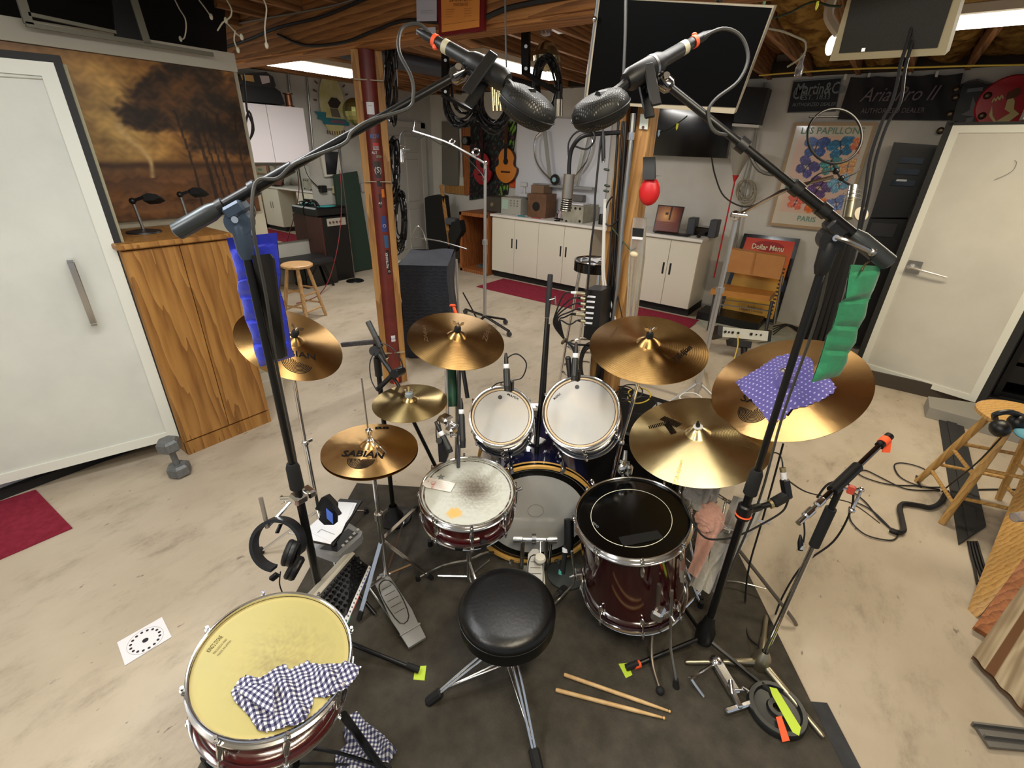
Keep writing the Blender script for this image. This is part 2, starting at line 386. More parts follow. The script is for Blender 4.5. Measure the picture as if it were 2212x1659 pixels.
# ---- left studio door (white slab standing ajar) 
A = px(400, 942, z=.12); A0 = px(0, 1047, z=.12); dd = (A0-A); dd.z = 0; dd.normalize()
hgt = vz(A, 137)-.12; nn = V((-dd.y, dd.x, 0)); nn = nn if nn.dot(O-A) > 0 else -nn
wd = 1.15; doorp = mat('door_paint', (216, 216, 206), .45, n=2.2, col2=(202, 203, 194), b=(7, .05), detail=6)
blk_edge = mat('black_door_seal', (34, 34, 33), .7)
d1 = T('door_1', None, None, A); d1['kind'] = 'structure'
def dp(u, v, w_=0, D=None): D = D or (A, dd, nn); return D[0]+D[1]*u+V((0, 0, v))+D[2]*w_
def slab(par, D, wd, hgt, bdr, th, m, name='door_leaf'):
    f = lambda u, v, w_: dp(u, v, w_, D)
    b = B()
    def bx(u0, u1, v0, v1, w0, w1):
        b.prism([f(u0, v0, w0), f(u1, v0, w0), f(u1, v1, w0), f(u0, v1, w0)], abs(w1-w0), D[2]*(1 if w1 > w0 else -1))
    bx(0, wd, 0, hgt, -th, -.012); part(par, name, b, m)
    b = B()
    for a in ((0, bdr, 0, hgt), (wd-bdr, wd, 0, hgt), (bdr, wd-bdr, 0, bdr), (bdr, wd-bdr, hgt-bdr, hgt)):
        b.prism([f(a[0], a[2], -.012), f(a[1], a[2], -.012), f(a[1], a[3], -.012), f(a[0], a[3], -.012)], .012, D[2])
    part(par, 'door_border', b, mat('door_border_paint', (224, 224, 212), .4))
slab(d1, (A+dd*.03, dd, nn), wd, hgt, .055, .05, doorp)
b = B(); D_ = (A, dd, nn)
b.prism([dp(0, 0, 0), dp(.03, 0, 0), dp(.03, hgt+.03, 0), dp(0, hgt+.03, 0)], .07, -nn); b.prism([dp(.03, hgt, 0), dp(wd, hgt, 0), dp(wd, hgt+.03, 0), dp(.03, hgt+.03, 0)], .07, -nn)
part(d1, 'door_seal', b, blk_edge)
part(d1, 'frame_strip', B().prism([dp(-.012, 0, -.03), dp(0, 0, -.03), dp(0, hgt, -.03), dp(-.012, hgt, -.03)], .03, -nn), mat('pale_strip', (176, 170, 140), .7))
h0 = hit(153, 562, A, nn)+nn*.05; h1 = hit(203, 694, A, nn)+nn*.05
part(d1, 'door_handle', B().bar(h0, h1, .03, .014, nn, .003).bar(h0-nn*.05, h0, .025, .02).bar(h1-nn*.05, h1, .025, .02), chrome, 'chrome bar handle')
# perforated tape near the top of the door
q0 = hit(0, 165, A, nn); q1 = hit(112, 172, A, nn)
b = B()
for i in range(30): b.sph(q0.lerp(q1, i/29)-nn*.0105, .005, (1, 1, .5), n=6)
part(d1, 'perforated_strip', b, mat('strip_dots', (188, 186, 168), .7))
# ---- right studio door
A2 = px(1855, 792, z=.08); B2 = px(2101, 868, z=.08); e2 = (B2-A2); e2.z = 0; W2 = e2.length+.015; e2.normalize()
n2 = V((e2.y, -e2.x, 0)); n2 = n2 if n2.dot(O-A2) > 0 else -n2
A2 = A2; h2 = vz(A2, 271)-.08
d2 = T('door_2', None, None, A2); d2['kind'] = 'structure'
slab(d2, (A2, e2, n2), W2, h2, .05, .05, mat('door_paint_right', (206, 203, 192), .45, n=2.2, col2=(196, 193, 182), b=(7, .04)))
f2 = lambda u, v, w_=0: dp(u, v, w_, (A2, e2, n2))
part(d2, 'door_seal', B().prism([f2(-.045, 0), f2(0, 0), f2(0, h2+.03), f2(-.045, h2+.03)], .09, -n2).prism([f2(W2, 0), f2(W2+.05, 0), f2(W2+.05, h2), f2(W2, h2)], .12, -n2).prism([f2(-.03, h2), f2(W2+.05, h2), f2(W2+.05, h2+.02), f2(-.03, h2+.02)], .09, -n2), blk_edge)
pc = hit(1974, 577, A2, n2); 
pl = part(d2, 'door_plate', B().box(pc+n2*.004, (.10, .006, .10), frame((0, 0, 0), (0, 0, 1), e2), bev=.002), steel, 'square steel plate')
lv = hit(1968, 575, A2, n2)+n2*.05; le = hit(2050, 598, A2, n2)+n2*.04
part(pl, 'door_handle', B().cyl(lv-n2*.05, lv+n2*.005, .016).tube([lv, lv.lerp(le, .5)+n2*.004, le], .010, 8, 4, r2=.006), chrome, 'chrome lever handle')
m0 = [hit(x, y, A2, n2)+n2*.0005 for x, y in [(2148, 388), (2168, 380), (2188, 368), (2196, 352), (2192, 346)]]
part(d2, 'scuff_mark', B().tube(m0, .0016, 5), mat('scuff', (120, 118, 108), .8))
# white skirting box and dark opening right of the door
struct('trim_3', B().prism([px(2005, 856, z=.09), px(2120, 872, z=.09), px(2212, 902, z=.09), px(2212, 935, z=.09), px(2008, 880, z=.09)], -.09, (0, 0, 1)), mat('pale_kick', (150, 146, 136), .7))
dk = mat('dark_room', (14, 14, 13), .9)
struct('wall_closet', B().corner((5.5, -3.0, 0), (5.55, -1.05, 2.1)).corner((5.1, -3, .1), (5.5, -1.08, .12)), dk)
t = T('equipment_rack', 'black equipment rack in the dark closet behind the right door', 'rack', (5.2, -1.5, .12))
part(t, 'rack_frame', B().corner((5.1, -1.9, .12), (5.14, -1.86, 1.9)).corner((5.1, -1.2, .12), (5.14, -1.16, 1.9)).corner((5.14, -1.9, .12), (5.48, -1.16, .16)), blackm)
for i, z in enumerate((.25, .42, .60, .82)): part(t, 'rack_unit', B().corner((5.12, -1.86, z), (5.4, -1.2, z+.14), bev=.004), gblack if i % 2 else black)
# ---- grey panelled door on the far left wall
d3 = T('door_3', None, None, (5.85, WY, 0)); d3['kind'] = 'structure'
dgm = mat('grey_door_paint', (168, 165, 157), .5)
part(d3, 'door_leaf', B().corner((5.35, WY-.04, 0), (6.16, WY-.005, 2.08)), dgm)
part(d3, 'door_casing', B().corner((6.16, WY-.06, 0), (6.25, WY, 2.16)).corner((5.26, WY-.06, 0), (5.35, WY, 2.16)).corner((5.26, WY-.06, 2.08), (6.25, WY, 2.16)), mat('grey_casing', (180, 177, 168), .5))
for x0, x1 in ((5.44, 5.71), (5.80, 6.07)):
    for z0, z1 in ((.2, .85), (.97, 1.62), (1.72, 1.96)):
        part(d3, 'door_panel', B().corner((x0, WY-.05, z0), (x1, WY-.038, z1), bev=.01), dgm)
# ---- left post: red steel pipe column with two timber strips
def post_at(x, y): return V((x, y, 0))
p1 = px(845, 828, z=0)+V((.05, .0, 0)); p1.z = 0
t = T('steel_post', 'red steel pipe post with timber strips, covered in stickers', 'post', p1)
redp = mat('red_oxide_paint', (118, 44, 34), .45, n=8, col2=(96, 36, 30))
part(t, 'pipe', B().cyl(p1, p1+V((0, 0, 2.345)), .054, n=28), redp)
yL = p1.y+.095; yR = p1.y-.085
sr_ = V((.78, -.62, 0))
for s in (-1, 1): part(t, 'timber_strip', B().bar(p1+sr_*s*.072, p1+sr_*s*.072+V((0, 0, 2.345)), .034, .05, sr_, .003), stud)
for yy in (172, 392, 762): 
    z = vz((p1.x-.06, p1.y, 0), yy); part(t, 'tape_band', B().bar(p1+sr_*.092-V((.62, .78, 0))*.045+V((0, 0, z)), p1-sr_*.092-V((.62, .78, 0))*.045+V((0, 0, z)), .016, .006), mat('band_tape', (170, 158, 132), .6))
# stickers wrapped round the pipe (flat print)
def patch(y0, y1, a0, a1, m, name='sticker', par=t, lab=None):
    z0, z1 = vz((p1.x-.055, p1.y, 0), y1), vz((p1.x-.055, p1.y, 0), y0); base = math.atan2(-p1.y, -p1.x)
    f = lambda u, v: p1+V((.0552*math.cos(base+a0+(a1-a0)*u), .0552*math.sin(base+a0+(a1-a0)*u), z0+(z1-z0)*v))
    return part(par, name, B().grid(f, 10, 2), m, lab)
def flat(c, r=.5): return mat('print_'+c, c, r)
def stext(s, y, a, m, size, fit=None, vert=False):
    base = math.atan2(-p1.y, -p1.x)+a; n = V((math.cos(base), math.sin(base), 0)); tx = V((-n.y, n.x, 0))
    z = vz((p1.x-.055, p1.y, 0), y); o = V((p1.x, p1.y, z))+n*.0557
    def conf(v):
        q = v+p1-p1; X = V((q.x, q.y, 0)); l = X.length or 1; return V((q.x/l*.0560, q.y/l*.0560, q.z))
    text(t, s, m, o, V((0, 0, 1)) if vert else tx, -tx if vert else V((0, 0, 1)), size, 'sticker_lettering', conf=conf, fit=fit)
patch(220, 247, -.55, .35, flat('dedede'), lab='white sticker with rounded corners')
stext('~~', 230, -.1, flat('303030'), .02)
stext('BOV', 298, .1, flat('2f8fd0'), .035)
patch(308, 322, -.2, .5, flat('b8322c')); patch(315, 323, -.2, .5, flat('e6e6e6'))
stext('ALT', 332, -.1, flat('e8e8e8'), .022); stext('SON', 340, .45, flat('9fd0b4'), .02)
patch(348, 384, -.25, .55, flat('2c2622')); stext('(S)', 372, .15, flat('d8d0c8'), .05)
patch(390, 402, -.1, .5, flat('1c1a18'))
patch(408, 426, .35, .75, flat('d87820')); patch(418, 448, -.05, .2, flat('1c1a18')); stext('AZ', 440, .07, flat('e8e8e8'), .02, vert=False)
patch(466, 500, .0, .7, flat('2c3e78')); stext('O', 491, .35, flat('c8a8a0'), .035)
patch(508, 535, .15, .75, flat('2e5c84'))
patch(540, 592, .25, .65, flat('121212'), lab='black sticker with white lettering'); stext('PIGTRONIX', 562, .45, flat('ededed'), .026, fit=.115, vert=True); stext('O', 588, .45, flat('ededed'), .022)
patch(724, 737, -.1, .5, flat('dcdce4')); stext('RAZMA', 733, .2, flat('20203c'), .02)
patch(812, 832, -.3, .45, orange_t, 'orange_tape')
# ================================================================ DRUM KIT
FIT = {
 'sabL': ((0.894, 1.732, 1.087), (0.166, -0.499, 0.850), .203), 'zL': ((1.362, 1.275, 1.083), (-0.110, -0.254, 0.961), .203),
 'splash': ((1.138, 1.335, 0.856), (-0.045, -0.019, 0.999), .1525), 'hat': ((0.901, 1.305, 0.765), (0.016, -0.039, 0.999), .178),
 'zR': ((1.731, 0.588, 1.116), (-0.244, -0.079, 0.967), .229), 'K': ((1.643, 0.309, 0.847), (-0.239, 0.125, 0.963), .254),
 'purple': ((1.914, 0.097, 1.029), (-0.438, 0.273, 0.857), .267), 'tomL': ((1.402, 1.061, 0.777), (-0.542, -0.338, 0.769), .138),
 'tomR': ((1.594, 0.785, 0.814), (-0.677, -0.173, 0.715), .165), 'snare': ((1.120, 1.008, 0.584), (-0.099, -0.083, 0.992), .19),
 'ftom': ((1.405, 0.431, 0.575), (-0.127, 0.108, 0.986), .215), 'snare2': ((0.280, 0.936, 0.600), (0.091, -0.198, 0.976), .192),
 'throne': ((0.893, 0.634, 0.422), (-0.036, 0.011, 0.999), .165)}
# carpet under the kit
c0, c1 = V((1.28, 2.03, 0)), V((.64, 1.61, 0)); ed = (c1-c0).normalized(); ac = V((-ed.y, ed.x, 0))
ac = ac if ac.x > 0 else -ac
q = [c0, c0+ed*2.9, c0+ed*2.9+ac*2.09, c0+ac*2.09]
rnd = random.Random(3)
one('drum_carpet', B().prism([V((p.x, p.y, .001)) for p in q], .008, (0, 0, 1)), matm, 'large dark grey carpet under the drum kit', 'carpet')
e = q[3]+ed*1.08
one('carpet_runner', B().prism([V((p.x, p.y, .0005)) for p in (e+ac*.002, e+ac*.06, e+ac*.065+ed*2.1, e+ed*2.1+ac*.002)], .006, (0, 0, 1)), mat('dark_runner', (44, 45, 48), .9, n=20, col2=(56, 57, 60)), 'narrow dark grey runner poking out from the right edge of the drum carpet', 'carpet')
# ---- cymbals
def cprof(R, bell=.2, bow=.115, bh=.11):
    def f(r):
        r = abs(r); rb = bell*R
        z = bow*R*(1-(r/R)**1.25)
        if r < rb: z += bh*R*(1-(r/rb)**2.2)*.9
        elif r < rb*1.25: z -= .004*R*math.sin(PI*(r-rb)/(rb*.25))
        return z
    return f
def cymbal(key, name, label, m, group='cymbals of the drum kit', nut=True, wobble=0, bell=.2):
    P, n, R = FIT[key]; xd = (RT.x, RT.y, 0)
    M = frame(P, n, xd); t = T(name, label, 'cymbal', M=M, group=None)
    f = cprof(R, bell); rs = [.008]+[R*.2*i/9 for i in range(1, 10)]+[R*(.2+.8*i/22) for i in range(1, 23)]
    b = B(); prof = [(r, f(r)) for r in rs]+[(R, -.0012)]+[(r, f(r)-.0014) for r in rs[::-1]]
    b.lathe(prof, n=96)
    if wobble:
        for v in b.bm.verts:
            a = math.atan2(v.co.y, v.co.x); r = v.co.xy.length/R
            v.co.z += wobble*math.exp(-((a+1.3)/.9)**2)*math.exp(-((r-.45)/.14)**2)*math.sin(a*9)
    o = lp(t, 'bronze_disc', b, m)
    t['R'] = R
    return t, M, f
def wingnut(t, f, felt=.014, h=.03, fm=None):
    z = f(0)-.004
    lp(t, 'felt', B().lathe([(.0, z+h), (felt*.8, z+h), (felt, z+h*.75), (felt, z), (0, z)], n=20), fm or mat('black_felt', (16, 16, 16), .95))
    b = B().cyl((0, 0, z+h-.002), (0, 0, z+h+.012), .006, .005)
    for s in (-1, 1): b.prism([(s*.004, -.002, z+h+.002), (s*.022, -.002, z+h+.012), (s*.024, -.002, z+h+.024), (s*.013, -.002, z+h+.022), (s*.004, -.002, z+h+.011)], .004, (0, 1, 0))
    lp(t, 'wing_nut', b, chrome)
    lp(t, 'rod_tip', B().cyl((0, 0, z), (0, 0, z+h+.020), .0035), steel)
def local(t, x, y):
    M = par_world(t); w_ = hit(x, y, M.translation, M.to_3x3() @ V((0, 0, 1))); return M.inverted() @ w_
ink = mat('black_ink', (16, 11, 7), .8, spec=.1)
inkf = mat('faded_ink', (76, 52, 28), .6, spec=.2)
def ctext(t, f, s, a, bpt, m=ink, size=None, shear=0, name='lettering', off=.01, hk=.9):
    a, bpt = local(t, *a), local(t, *bpt); a.z = bpt.z = 0; d = bpt-a; L = d.length; mid = (a+bpt)/2
    up = V((-d.y, d.x, 0)); n = max(len(s), 1); sz = size or L/n*1.5*hk
    text(t, s, m, mid, d, up, sz, name, fit=L, conf=lambda v: V((v.x, v.y, f(v.xy.length)+.0012)), w=False, shear=shear, off=off)
def rings(t, f, c, k, r0, r1, a0, a1, m=ink, wd=.0015):
    c = local(t, *c); c.z = 0; b = B()
    for i in range(k):
        r = r0+(r1-r0)*i/(k-1); pts = []
        for j in range(41):
            a = a0+(a1-a0)*j/40; pts.append((c.x+math.cos(a)*r, c.y+math.sin(a)*r))
        for (xa, ya), (xb, yb) in zip(pts, pts[1:]):
            ra = V((xa-c.x, ya-c.y))*(wd/r); rb_ = V((xb-c.x, yb-c.y))*(wd/r)
            vs = [b.bm.verts.new((x, y, f(math.hypot(x, y))+.0011)) for x, y in ((xa-ra.x, ya-ra.y), (xa+ra.x, ya+ra.y), (xb+rb_.x, yb+rb_.y), (xb-rb_.x, yb-rb_.y))]
            b.bm.faces.new(vs)
    lp(t, 'ring_emblem', b, m, flat=True)
m_sab = cym_mat('brilliant_bronze', (214, 176, 118), (190, 150, 96), .30, 320, .35)
m_sab2 = cym_mat('warm_bronze', (194, 156, 100), (166, 128, 76), .31, 220, .35)
m_old = cym_mat('aged_bronze', (184, 150, 94), (132, 98, 56), .32, 120, .25)
m_k = cym_mat('hammered_bronze', (228, 210, 160), (204, 182, 130), .30, 200, .3)
m_spl = cym_mat('dull_bronze', (198, 176, 124), (160, 138, 90), .33, 140, .25)
# crash, rear left
t, M, f = cymbal('sabL', 'crash_cymbal', 'bronze crash cymbal tilted behind the blue weight bag, at the far left', m_sab2)
CS = {'sabL': (t, M, f)}
wingnut(t, f); ctext(t, f, 'SABIAN', (588, 770), (681, 782), size=.042); rings(t, f, (640, 786), 9, .008, .055, PI*.95, PI*2.05)
t, M, f = cymbal('zL', 'crash_cymbal', 'dark aged crash cymbal left of centre, in front of the quilted amp cover', m_old); CS['zL'] = (t, M, f)
wingnut(t, f, h=.026); ctext(t, f, 'Zildjian', (1050, 745), (1062, 702), inkf, .03, .4, hk=1); ctext(t, f, 'Zildjian', (925, 745), (918, 706), inkf, .02, .3)
t, M, f = cymbal('zR', 'crash_cymbal', 'large aged crash cymbal right of centre over the rack toms', m_old, wobble=.0022); CS['zR'] = (t, M, f)
wingnut(t, f, h=.026); ctext(t, f, 'Zildjian', (1458, 790), (1496, 755), ink, .034, .4, hk=1); ctext(t, f, 'Zildjian', (1320, 735), (1335, 712), inkf, .014, .3)
t, M, f = cymbal('splash', 'splash_cymbal', 'smallest cymbal, dull bronze, just above the hi-hats', m_spl); CS['splash'] = (t, M, f)
lp(t, 'felt', B().lathe([(0, f(0)+.014), (.016, f(0)+.012), (.019, f(0)), (.016, f(0)-.008), (0, f(0)-.008)], n=20), mat('grey_felt', (130, 138, 140), .95))
b = B()
for s in (-1, 1): b.prism([(s*.004, -.002, .03), (s*.012, -.002, .06), (s*.018, -.002, .058), (s*.010, -.002, .03)], .004, (0, 1, 0))
b.cyl((0, 0, f(0)), (0, 0, f(0)+.045), .004); lp(t, 'wing_nut', b, chrome)
ctext(t, f, 'Sabian', (860, 855), (900, 850), inkf, .02)
# K ride
t, M, f = cymbal('K', 'ride_cymbal', 'hammered ride cymbal with a large striped K, behind the floor tom', m_k, bell=.17); CS['K'] = (t, M, f)
lp(t, 'washer', B().lathe([(0, f(0)+.004), (.017, f(0)+.003), (.017, f(0)-.002), (0, f(0)-.002)], n=24), mat('frosted_plastic', (190, 190, 186), .3))
lp(t, 'rod_tip', B().lathe([(.008, f(0)), (.008, f(0)+.014), (.003, f(0)+.026), (0, f(0)+.027)], n=12), gblack)
def stripes(t, f, A_, B_, C_, k, m):      # a bar of short parallel stripes between two edges
    pass
def kbar(a, b_, wd, n, p):
    a = local(t, *a); b_ = local(t, *b_); a.z = b_.z = 0; d = (b_-a); L = d.length; d.normalize(); s = V((-d.y, d.x, 0)); bb = B()
    for i in range(n):
        c = a+d*(L*(i+.25)/n); c2 = a+d*(L*(i+.85)/n)
        vs = [bb.bm.verts.new((q.x, q.y, f(math.hypot(q.x, q.y))+.0012)) for q in (c-s*wd, c+s*wd, c2+s*wd, c2-s*wd)]; bb.bm.faces.new(vs)
    lp(t, 'letter_bar', bb, p, flat=True)
kbar((1430, 907), (1468, 929), .015, 12, ink); kbar((1401, 928), (1446, 920), .011, 12, ink); kbar((1440, 921), (1456, 946), .012, 9, ink)
ctext(t, f, 'K Zildjian', (1608, 958), (1632, 964), inkf, .012, hk=.8); ctext(t, f, 'custom', (1602, 970), (1622, 975), inkf, .011, hk=.8)
ctext(t, f, 'Zildjian', (1462, 1048), (1476, 1000), mat('pale_gold_ink', (220, 190, 110), .5), .02)
# purple-cloth ride
t, M, f = cymbal('purple', 'ride_cymbal', 'biggest cymbal, tilted, half covered by a dotted purple cloth', m_sab, bell=.16); CS['purple'] = (t, M, f)
ctext(t, f, 'SABIAN', (1600, 870), (1705, 905), size=.045); rings(t, f, (1628, 893), 10, .006, .052, PI*.7, PI*2.1)
lp(t, 'rod_tip', B().cyl((0, 0, f(0)), (0, 0, f(0)+.035), .005).lathe([(.007, .0), (.011, .006), (.011, .016), (.005, .022)], (0, 0, f(0)+.015), n=12, cap=True), chrome)
# hi-hats
t, M, f = cymbal('hat', 'hi_hat_cymbals', 'pair of bright hi-hat cymbals on the pedal stand at left', m_sab); CS['hat'] = (t, M, f)
R = .178; lp(t, 'bottom_cymbal', B().lathe([(r, -.010-.85*f(r)) for r in [R*i/14+.001 for i in range(15)]]+[(R*i/14+.001, -.012-.85*f(R*i/14)) for i in range(14, -1, -1)], n=72), cym_mat('bottom_bronze', (150, 106, 58), (120, 80, 44), .35), 'lower hat')
ctext(t, f, 'SABIAN', (738, 990), (828, 996), size=.046, off=.03); rings(t, f, (781, 998), 10, .006, .048, PI*.98, PI*2.02); ctext(t, f, 'B8', (810, 931), (840, 929), size=.03, off=.03)
lp(t, 'clutch', B().lathe([(.006, .02), (.014, .03), (.014, .042), (.009, .046), (.009, .07), (.013, .072), (.013, .085), (.006, .088)], n=16, cap=True), chrome)
for a in (-.5, -.9):
    lp(t, 'percussion_clip', B().tube([(.006, 0, .06), (.012+.01*math.cos(a), -.02, .05), (.045*math.cos(a)+.01, .065*math.sin(a), .03), (.085*math.cos(a), .10*math.sin(a)-.01, .026)], .0018, 5, 5), chrome)
# ---- drum builder
def lug_mesh(h, s=1):
    b = B(); b.lathe([(0, -h/2), (.005, -h/2+.002), (.009*s, -h/2+.012), (.009*s, h/2-.012), (.006, h/2-.002), (0, h/2)], sx=.8, n=12); return b
def drum(key, name, label, depth, shell, head, nl, hoop=None, two=True, a0=.3, rodl=None, lug='teardrop', hw=.02, headpaint=None, cat='drum', hoopm=None, inset=.012):
    P, n, R = FIT[key]; M = frame(P, n, (RT.x, RT.y, 0)); t = T(name, label, cat, M=M); hm = hoopm or chrome
    Rs = R-.014
    lp(t, 'shell', B().lathe([(Rs, -hw*.6), (Rs, -depth+hw*.6), (Rs-.006, -depth+hw*.6), (Rs-.006, -hw*.6), (Rs, -hw*.6)], n=72), shell)
    hb = B()
    hr = R-.0075
    if headpaint:
        nr, na = 26, 96
        rows = [[hb.bm.verts.new((0, 0, -inset))]]+[[hb.bm.verts.new((hr*i/nr*math.cos(2*PI*j/na), hr*i/nr*math.sin(2*PI*j/na), -inset)) for j in range(na)] for i in range(1, nr+1)]
        for a, b2 in zip(rows, rows[1:]):
            for j in range(na):
                k = (j+1) % na
                hb.bm.faces.new([a[0], b2[j], b2[k]] if len(a) == 1 else [a[j], b2[j], b2[k], a[k]])
        lp(t, 'drum_head', hb, paintmat('head_print_'+key, .5), paint=lambda c: headpaint(c.x, c.y, hr))
    else:
        lp(t, 'drum_head', hb.lathe([(0, -inset), (hr*.93, -inset), (hr*.97, -inset+.001), (hr, -inset-.004)], n=72), head)
    prof = [(R-.004, .001), (R-.001, .002), (R+.001, 0), (R-.002, -.004), (R-.003, -hw), (R+.004, -hw-.002), (R+.005, -hw-.005), (R-.004, -hw-.005), (R-.010, -hw-.002), (R-.0065, -hw+.002), (R-.0065, -.001), (R-.004, .001)]
    lp(t, 'hoop', B().lathe(prof, n=80), hm, 'top hoop')
    lp(t, 'hoop', B().lathe([(r, -depth-z) for r, z in prof], n=80), hm, 'bottom hoop')
    lp(t, 'bottom_head', B().lathe([(0, -depth+.008), (hr, -depth+.008)], n=48), mat('clear_head', (190, 190, 186), .3))
    zc = (-depth/2,) if not two else (-hw-.045, -depth+hw+.045)
    for i in range(nl):
        a = a0+2*PI*i/nl; er = V((math.cos(a), math.sin(a), 0)); xd = er
        for z in zc:
            lh = .05 if two else max(depth*.45, .05)
            b = B(); M2 = frame(er*(Rs+.008), (0, 0, 1), xd)
            b.lathe([(0, -lh/2), (.0055, -lh/2+.001), (.0105, -lh/2+.013), (.0105, lh/2-.013), (.0055, lh/2-.001), (0, lh/2)], er*(Rs+.008)+V((0, 0, z)), (0, 0, 1), n=12, sx=1, sy=.85, xd=xd)
            lp(t, 'lug', b, hm)
        for s in ((1,) if False else (1, -1)):
            zt = 0 if s > 0 else -depth; z1 = (zc[0] if s > 0 else zc[-1])
            p0 = er*(R+.005)+V((0, 0, zt+s*.002)); p1_ = er*(R-.001)+V((0, 0, z1))
            b = B().cyl(p0, p1_, .0028, n=8).cyl(p0-V((0, 0, s*.0)), p0+V((0, 0, s*.009)), .0042, n=8).cyl(p0-V((0, 0, s*.008)), p0-V((0, 0, s*.004)), .006, n=10)
            b.box(er*(R+.003)+V((0, 0, zt-s*(hw*.55))), (.012, .014, .008), frame((0, 0, 0), (0, 0, 1), er), bev=.002)
            lp(t, 'tension_rod', b, hm)
    return t, M, R
wine = mat('wine_lacquer', (84, 10, 14), .16, coat=1, n=3, col2=(70, 8, 12))
darkwine = mat('dark_wine_lacquer', (56, 6, 12), .1, coat=1, n=3, col2=(40, 4, 8))
navy = mat('navy_lacquer', (20, 24, 60), .12, coat=1)
def nz(x, y, s): return (math.sin(x*s+1.3*math.sin(y*s*.7))*math.sin(y*s*1.1+1.7*math.sin(x*s*.9+1)))
def lerp3(a, b, t_): t_ = max(0, min(1, t_)); return tuple(a[i]+(b[i]-a[i])*t_ for i in range(3))
def sn_paint(x, y, R):
    r = math.hypot(x-.03, y-.012)/R; c = (190, 192, 182)
    w_ = math.exp(-(r/.36)**2)+.2*nz(x, y, 260)*math.exp(-(r/.7)**2)+.08*nz(x*.6, y*2, 300)
    c = lerp3(c, (86, 76, 64), w_*.95)
    d = math.hypot((x+.042)/1.15, y+.115)
    if d < .026: c = lerp3(c, (214, 168, 84), .9-.3*(d/.026)**3)
    if math.hypot(x, y) > R*.95: c = lerp3(c, (170, 172, 160), .6)
    return lin(c)
t, M, R = drum('snare', 'snare_drum', 'shallow red snare drum with a worn grey head and a paper tag', .135, wine, None, 8, two=False, a0=.16, headpaint=sn_paint)
SN = t
lp(t, 'strainer', B().box((R+.004, .03, -.065), (.014, .022, .08), bev=.004).cyl((R+.012, .03, -.03), (R+.03, .03, -.02), .007), chrome)
lp(t, 'butt_plate', B().box((-.02, -(R-.002), -.125), (.03, .012, .02), bev=.002), black)
# star emblem near the tag
sp = local(t, 952, 1026); b = B(); b.prism([(sp.x+.019*(1 if i % 2 == 0 else .45)*math.cos(i*PI/5+.4), sp.y+.019*(1 if i % 2 == 0 else .45)*math.sin(i*PI/5+.4), -.0117) for i in range(10)], .0003, (0, 0, 1))
lp(t, 'star_emblem', b, mat('grey_ink', (112, 112, 108), .6), flat=True)
# tag
Mi = M
def on_snare(x, y, z=-.008):
    p_ = M @ V((0, 0, z)); return hit(x, y, p_, M.to_3x3() @ V((0, 0, 1)))
tg = [on_snare(x, y) for x, y in ((912, 1046), (925, 1031), (984, 1044), (973, 1063), (920, 1053))]
tt = one('paper_tag', B().prism(tg, .0007, (0, 0, 1)), mat('tag_card', (226, 218, 210), .7), 'white paper price tag with a red stamp lying on the snare head', 'tag')
a = on_snare(934, 1038, -.0065); part(tt, 'red_stamp', B().ring(on_snare(936, 1043, -.0068), (0, 0, 1), .009, .0009, 4, 4, sx=1.3), mat('red_ink', (206, 40, 44), .6), flat=True)
part(tt, 'reinforcement_dot', B().cyl(on_snare(925, 1040, -.0072), on_snare(925, 1040, -.0066), .0022), mat('red_ink', (206, 40, 44), .6))
text(tt, 'OTIS', mat('red_ink', (206, 40, 44), .6), on_snare(937, 1051, -.0066), on_snare(938, 1034, -.0066)-on_snare(932, 1050, -.0066), on_snare(925, 1040, -.0066)-on_snare(945, 1046, -.0066), .013)
for i in range(4): part(tt, 'printed_line', B().bar(on_snare(948, 1040+i*4, -.0067), on_snare(972-i*3, 1045+i*4, -.0067), .0006, .0002), mat('line_ink', (180, 176, 176), .7), flat=True)
# second snare, bottom left
def s2_paint(x, y, R):
    r = math.hypot(x-.03, y+.0)/R; c = (170, 160, 98)
    w_ = .55*math.exp(-(r/.5)**2)*(.6+.5*nz(x, y, 240)+.3*nz(x, y, 90))
    c = lerp3(c, (122, 108, 66), w_); c = lerp3(c, (178, 164, 96), .25*nz(x, y, 22)+.1)
    if math.hypot(x, y) > R*.94: c = lerp3(c, (184, 168, 104), .6)
    return lin(c)
t, M, R = drum('snare2', 'snare_drum', 'red snare drum with a yellowed head at the bottom left', .165, mat('cherry_lacquer', (112, 20, 20), .14, coat=1), None, 8, two=False, a0=-1.02, headpaint=s2_paint, hw=.022)
S2 = t; S2M = M
a_, b_ = local(t, 452, 1404), local(t, 482, 1370); d = b_-a_; d.z = 0
text(t, "KING'S STONE", ink, (a_+b_)/2+V((0, 0, 0)), d, V((-d.y, d.x, 0)), .016, fit=d.length, conf=lambda v: V((v.x, v.y, -.0115)), w=False)
for i, s in enumerate(('PERCUSSION HEAD', 'MADE IN JAPAN')):
    o_ = (a_+b_)/2-V((-d.y, d.x, 0)).normalized()*(.014+.012*i); text(t, s, mat('brown_ink', (90, 76, 50), .6), o_, d, V((-d.y, d.x, 0)), .009, fit=d.length*.95, conf=lambda v: V((v.x, v.y, -.0115)), w=False)
for a in (-1.7, 2.9): lp(t, 'shell_badge', B().sph(((R-.013)*math.cos(a), (R-.013)*math.sin(a), -.07), .022, (.25, 1, 1), Matrix.Rotation(a, 4, 'Z')), mat('badge_oval', (60, 6, 14), .2))
lp(t, 'strainer', B().box(((R+.002)*math.cos(.2), (R+.002)*math.sin(.2), -.08), (.02, .03, .09), Matrix.Rotation(.2, 4, 'Z'), bev=.004), chrome)
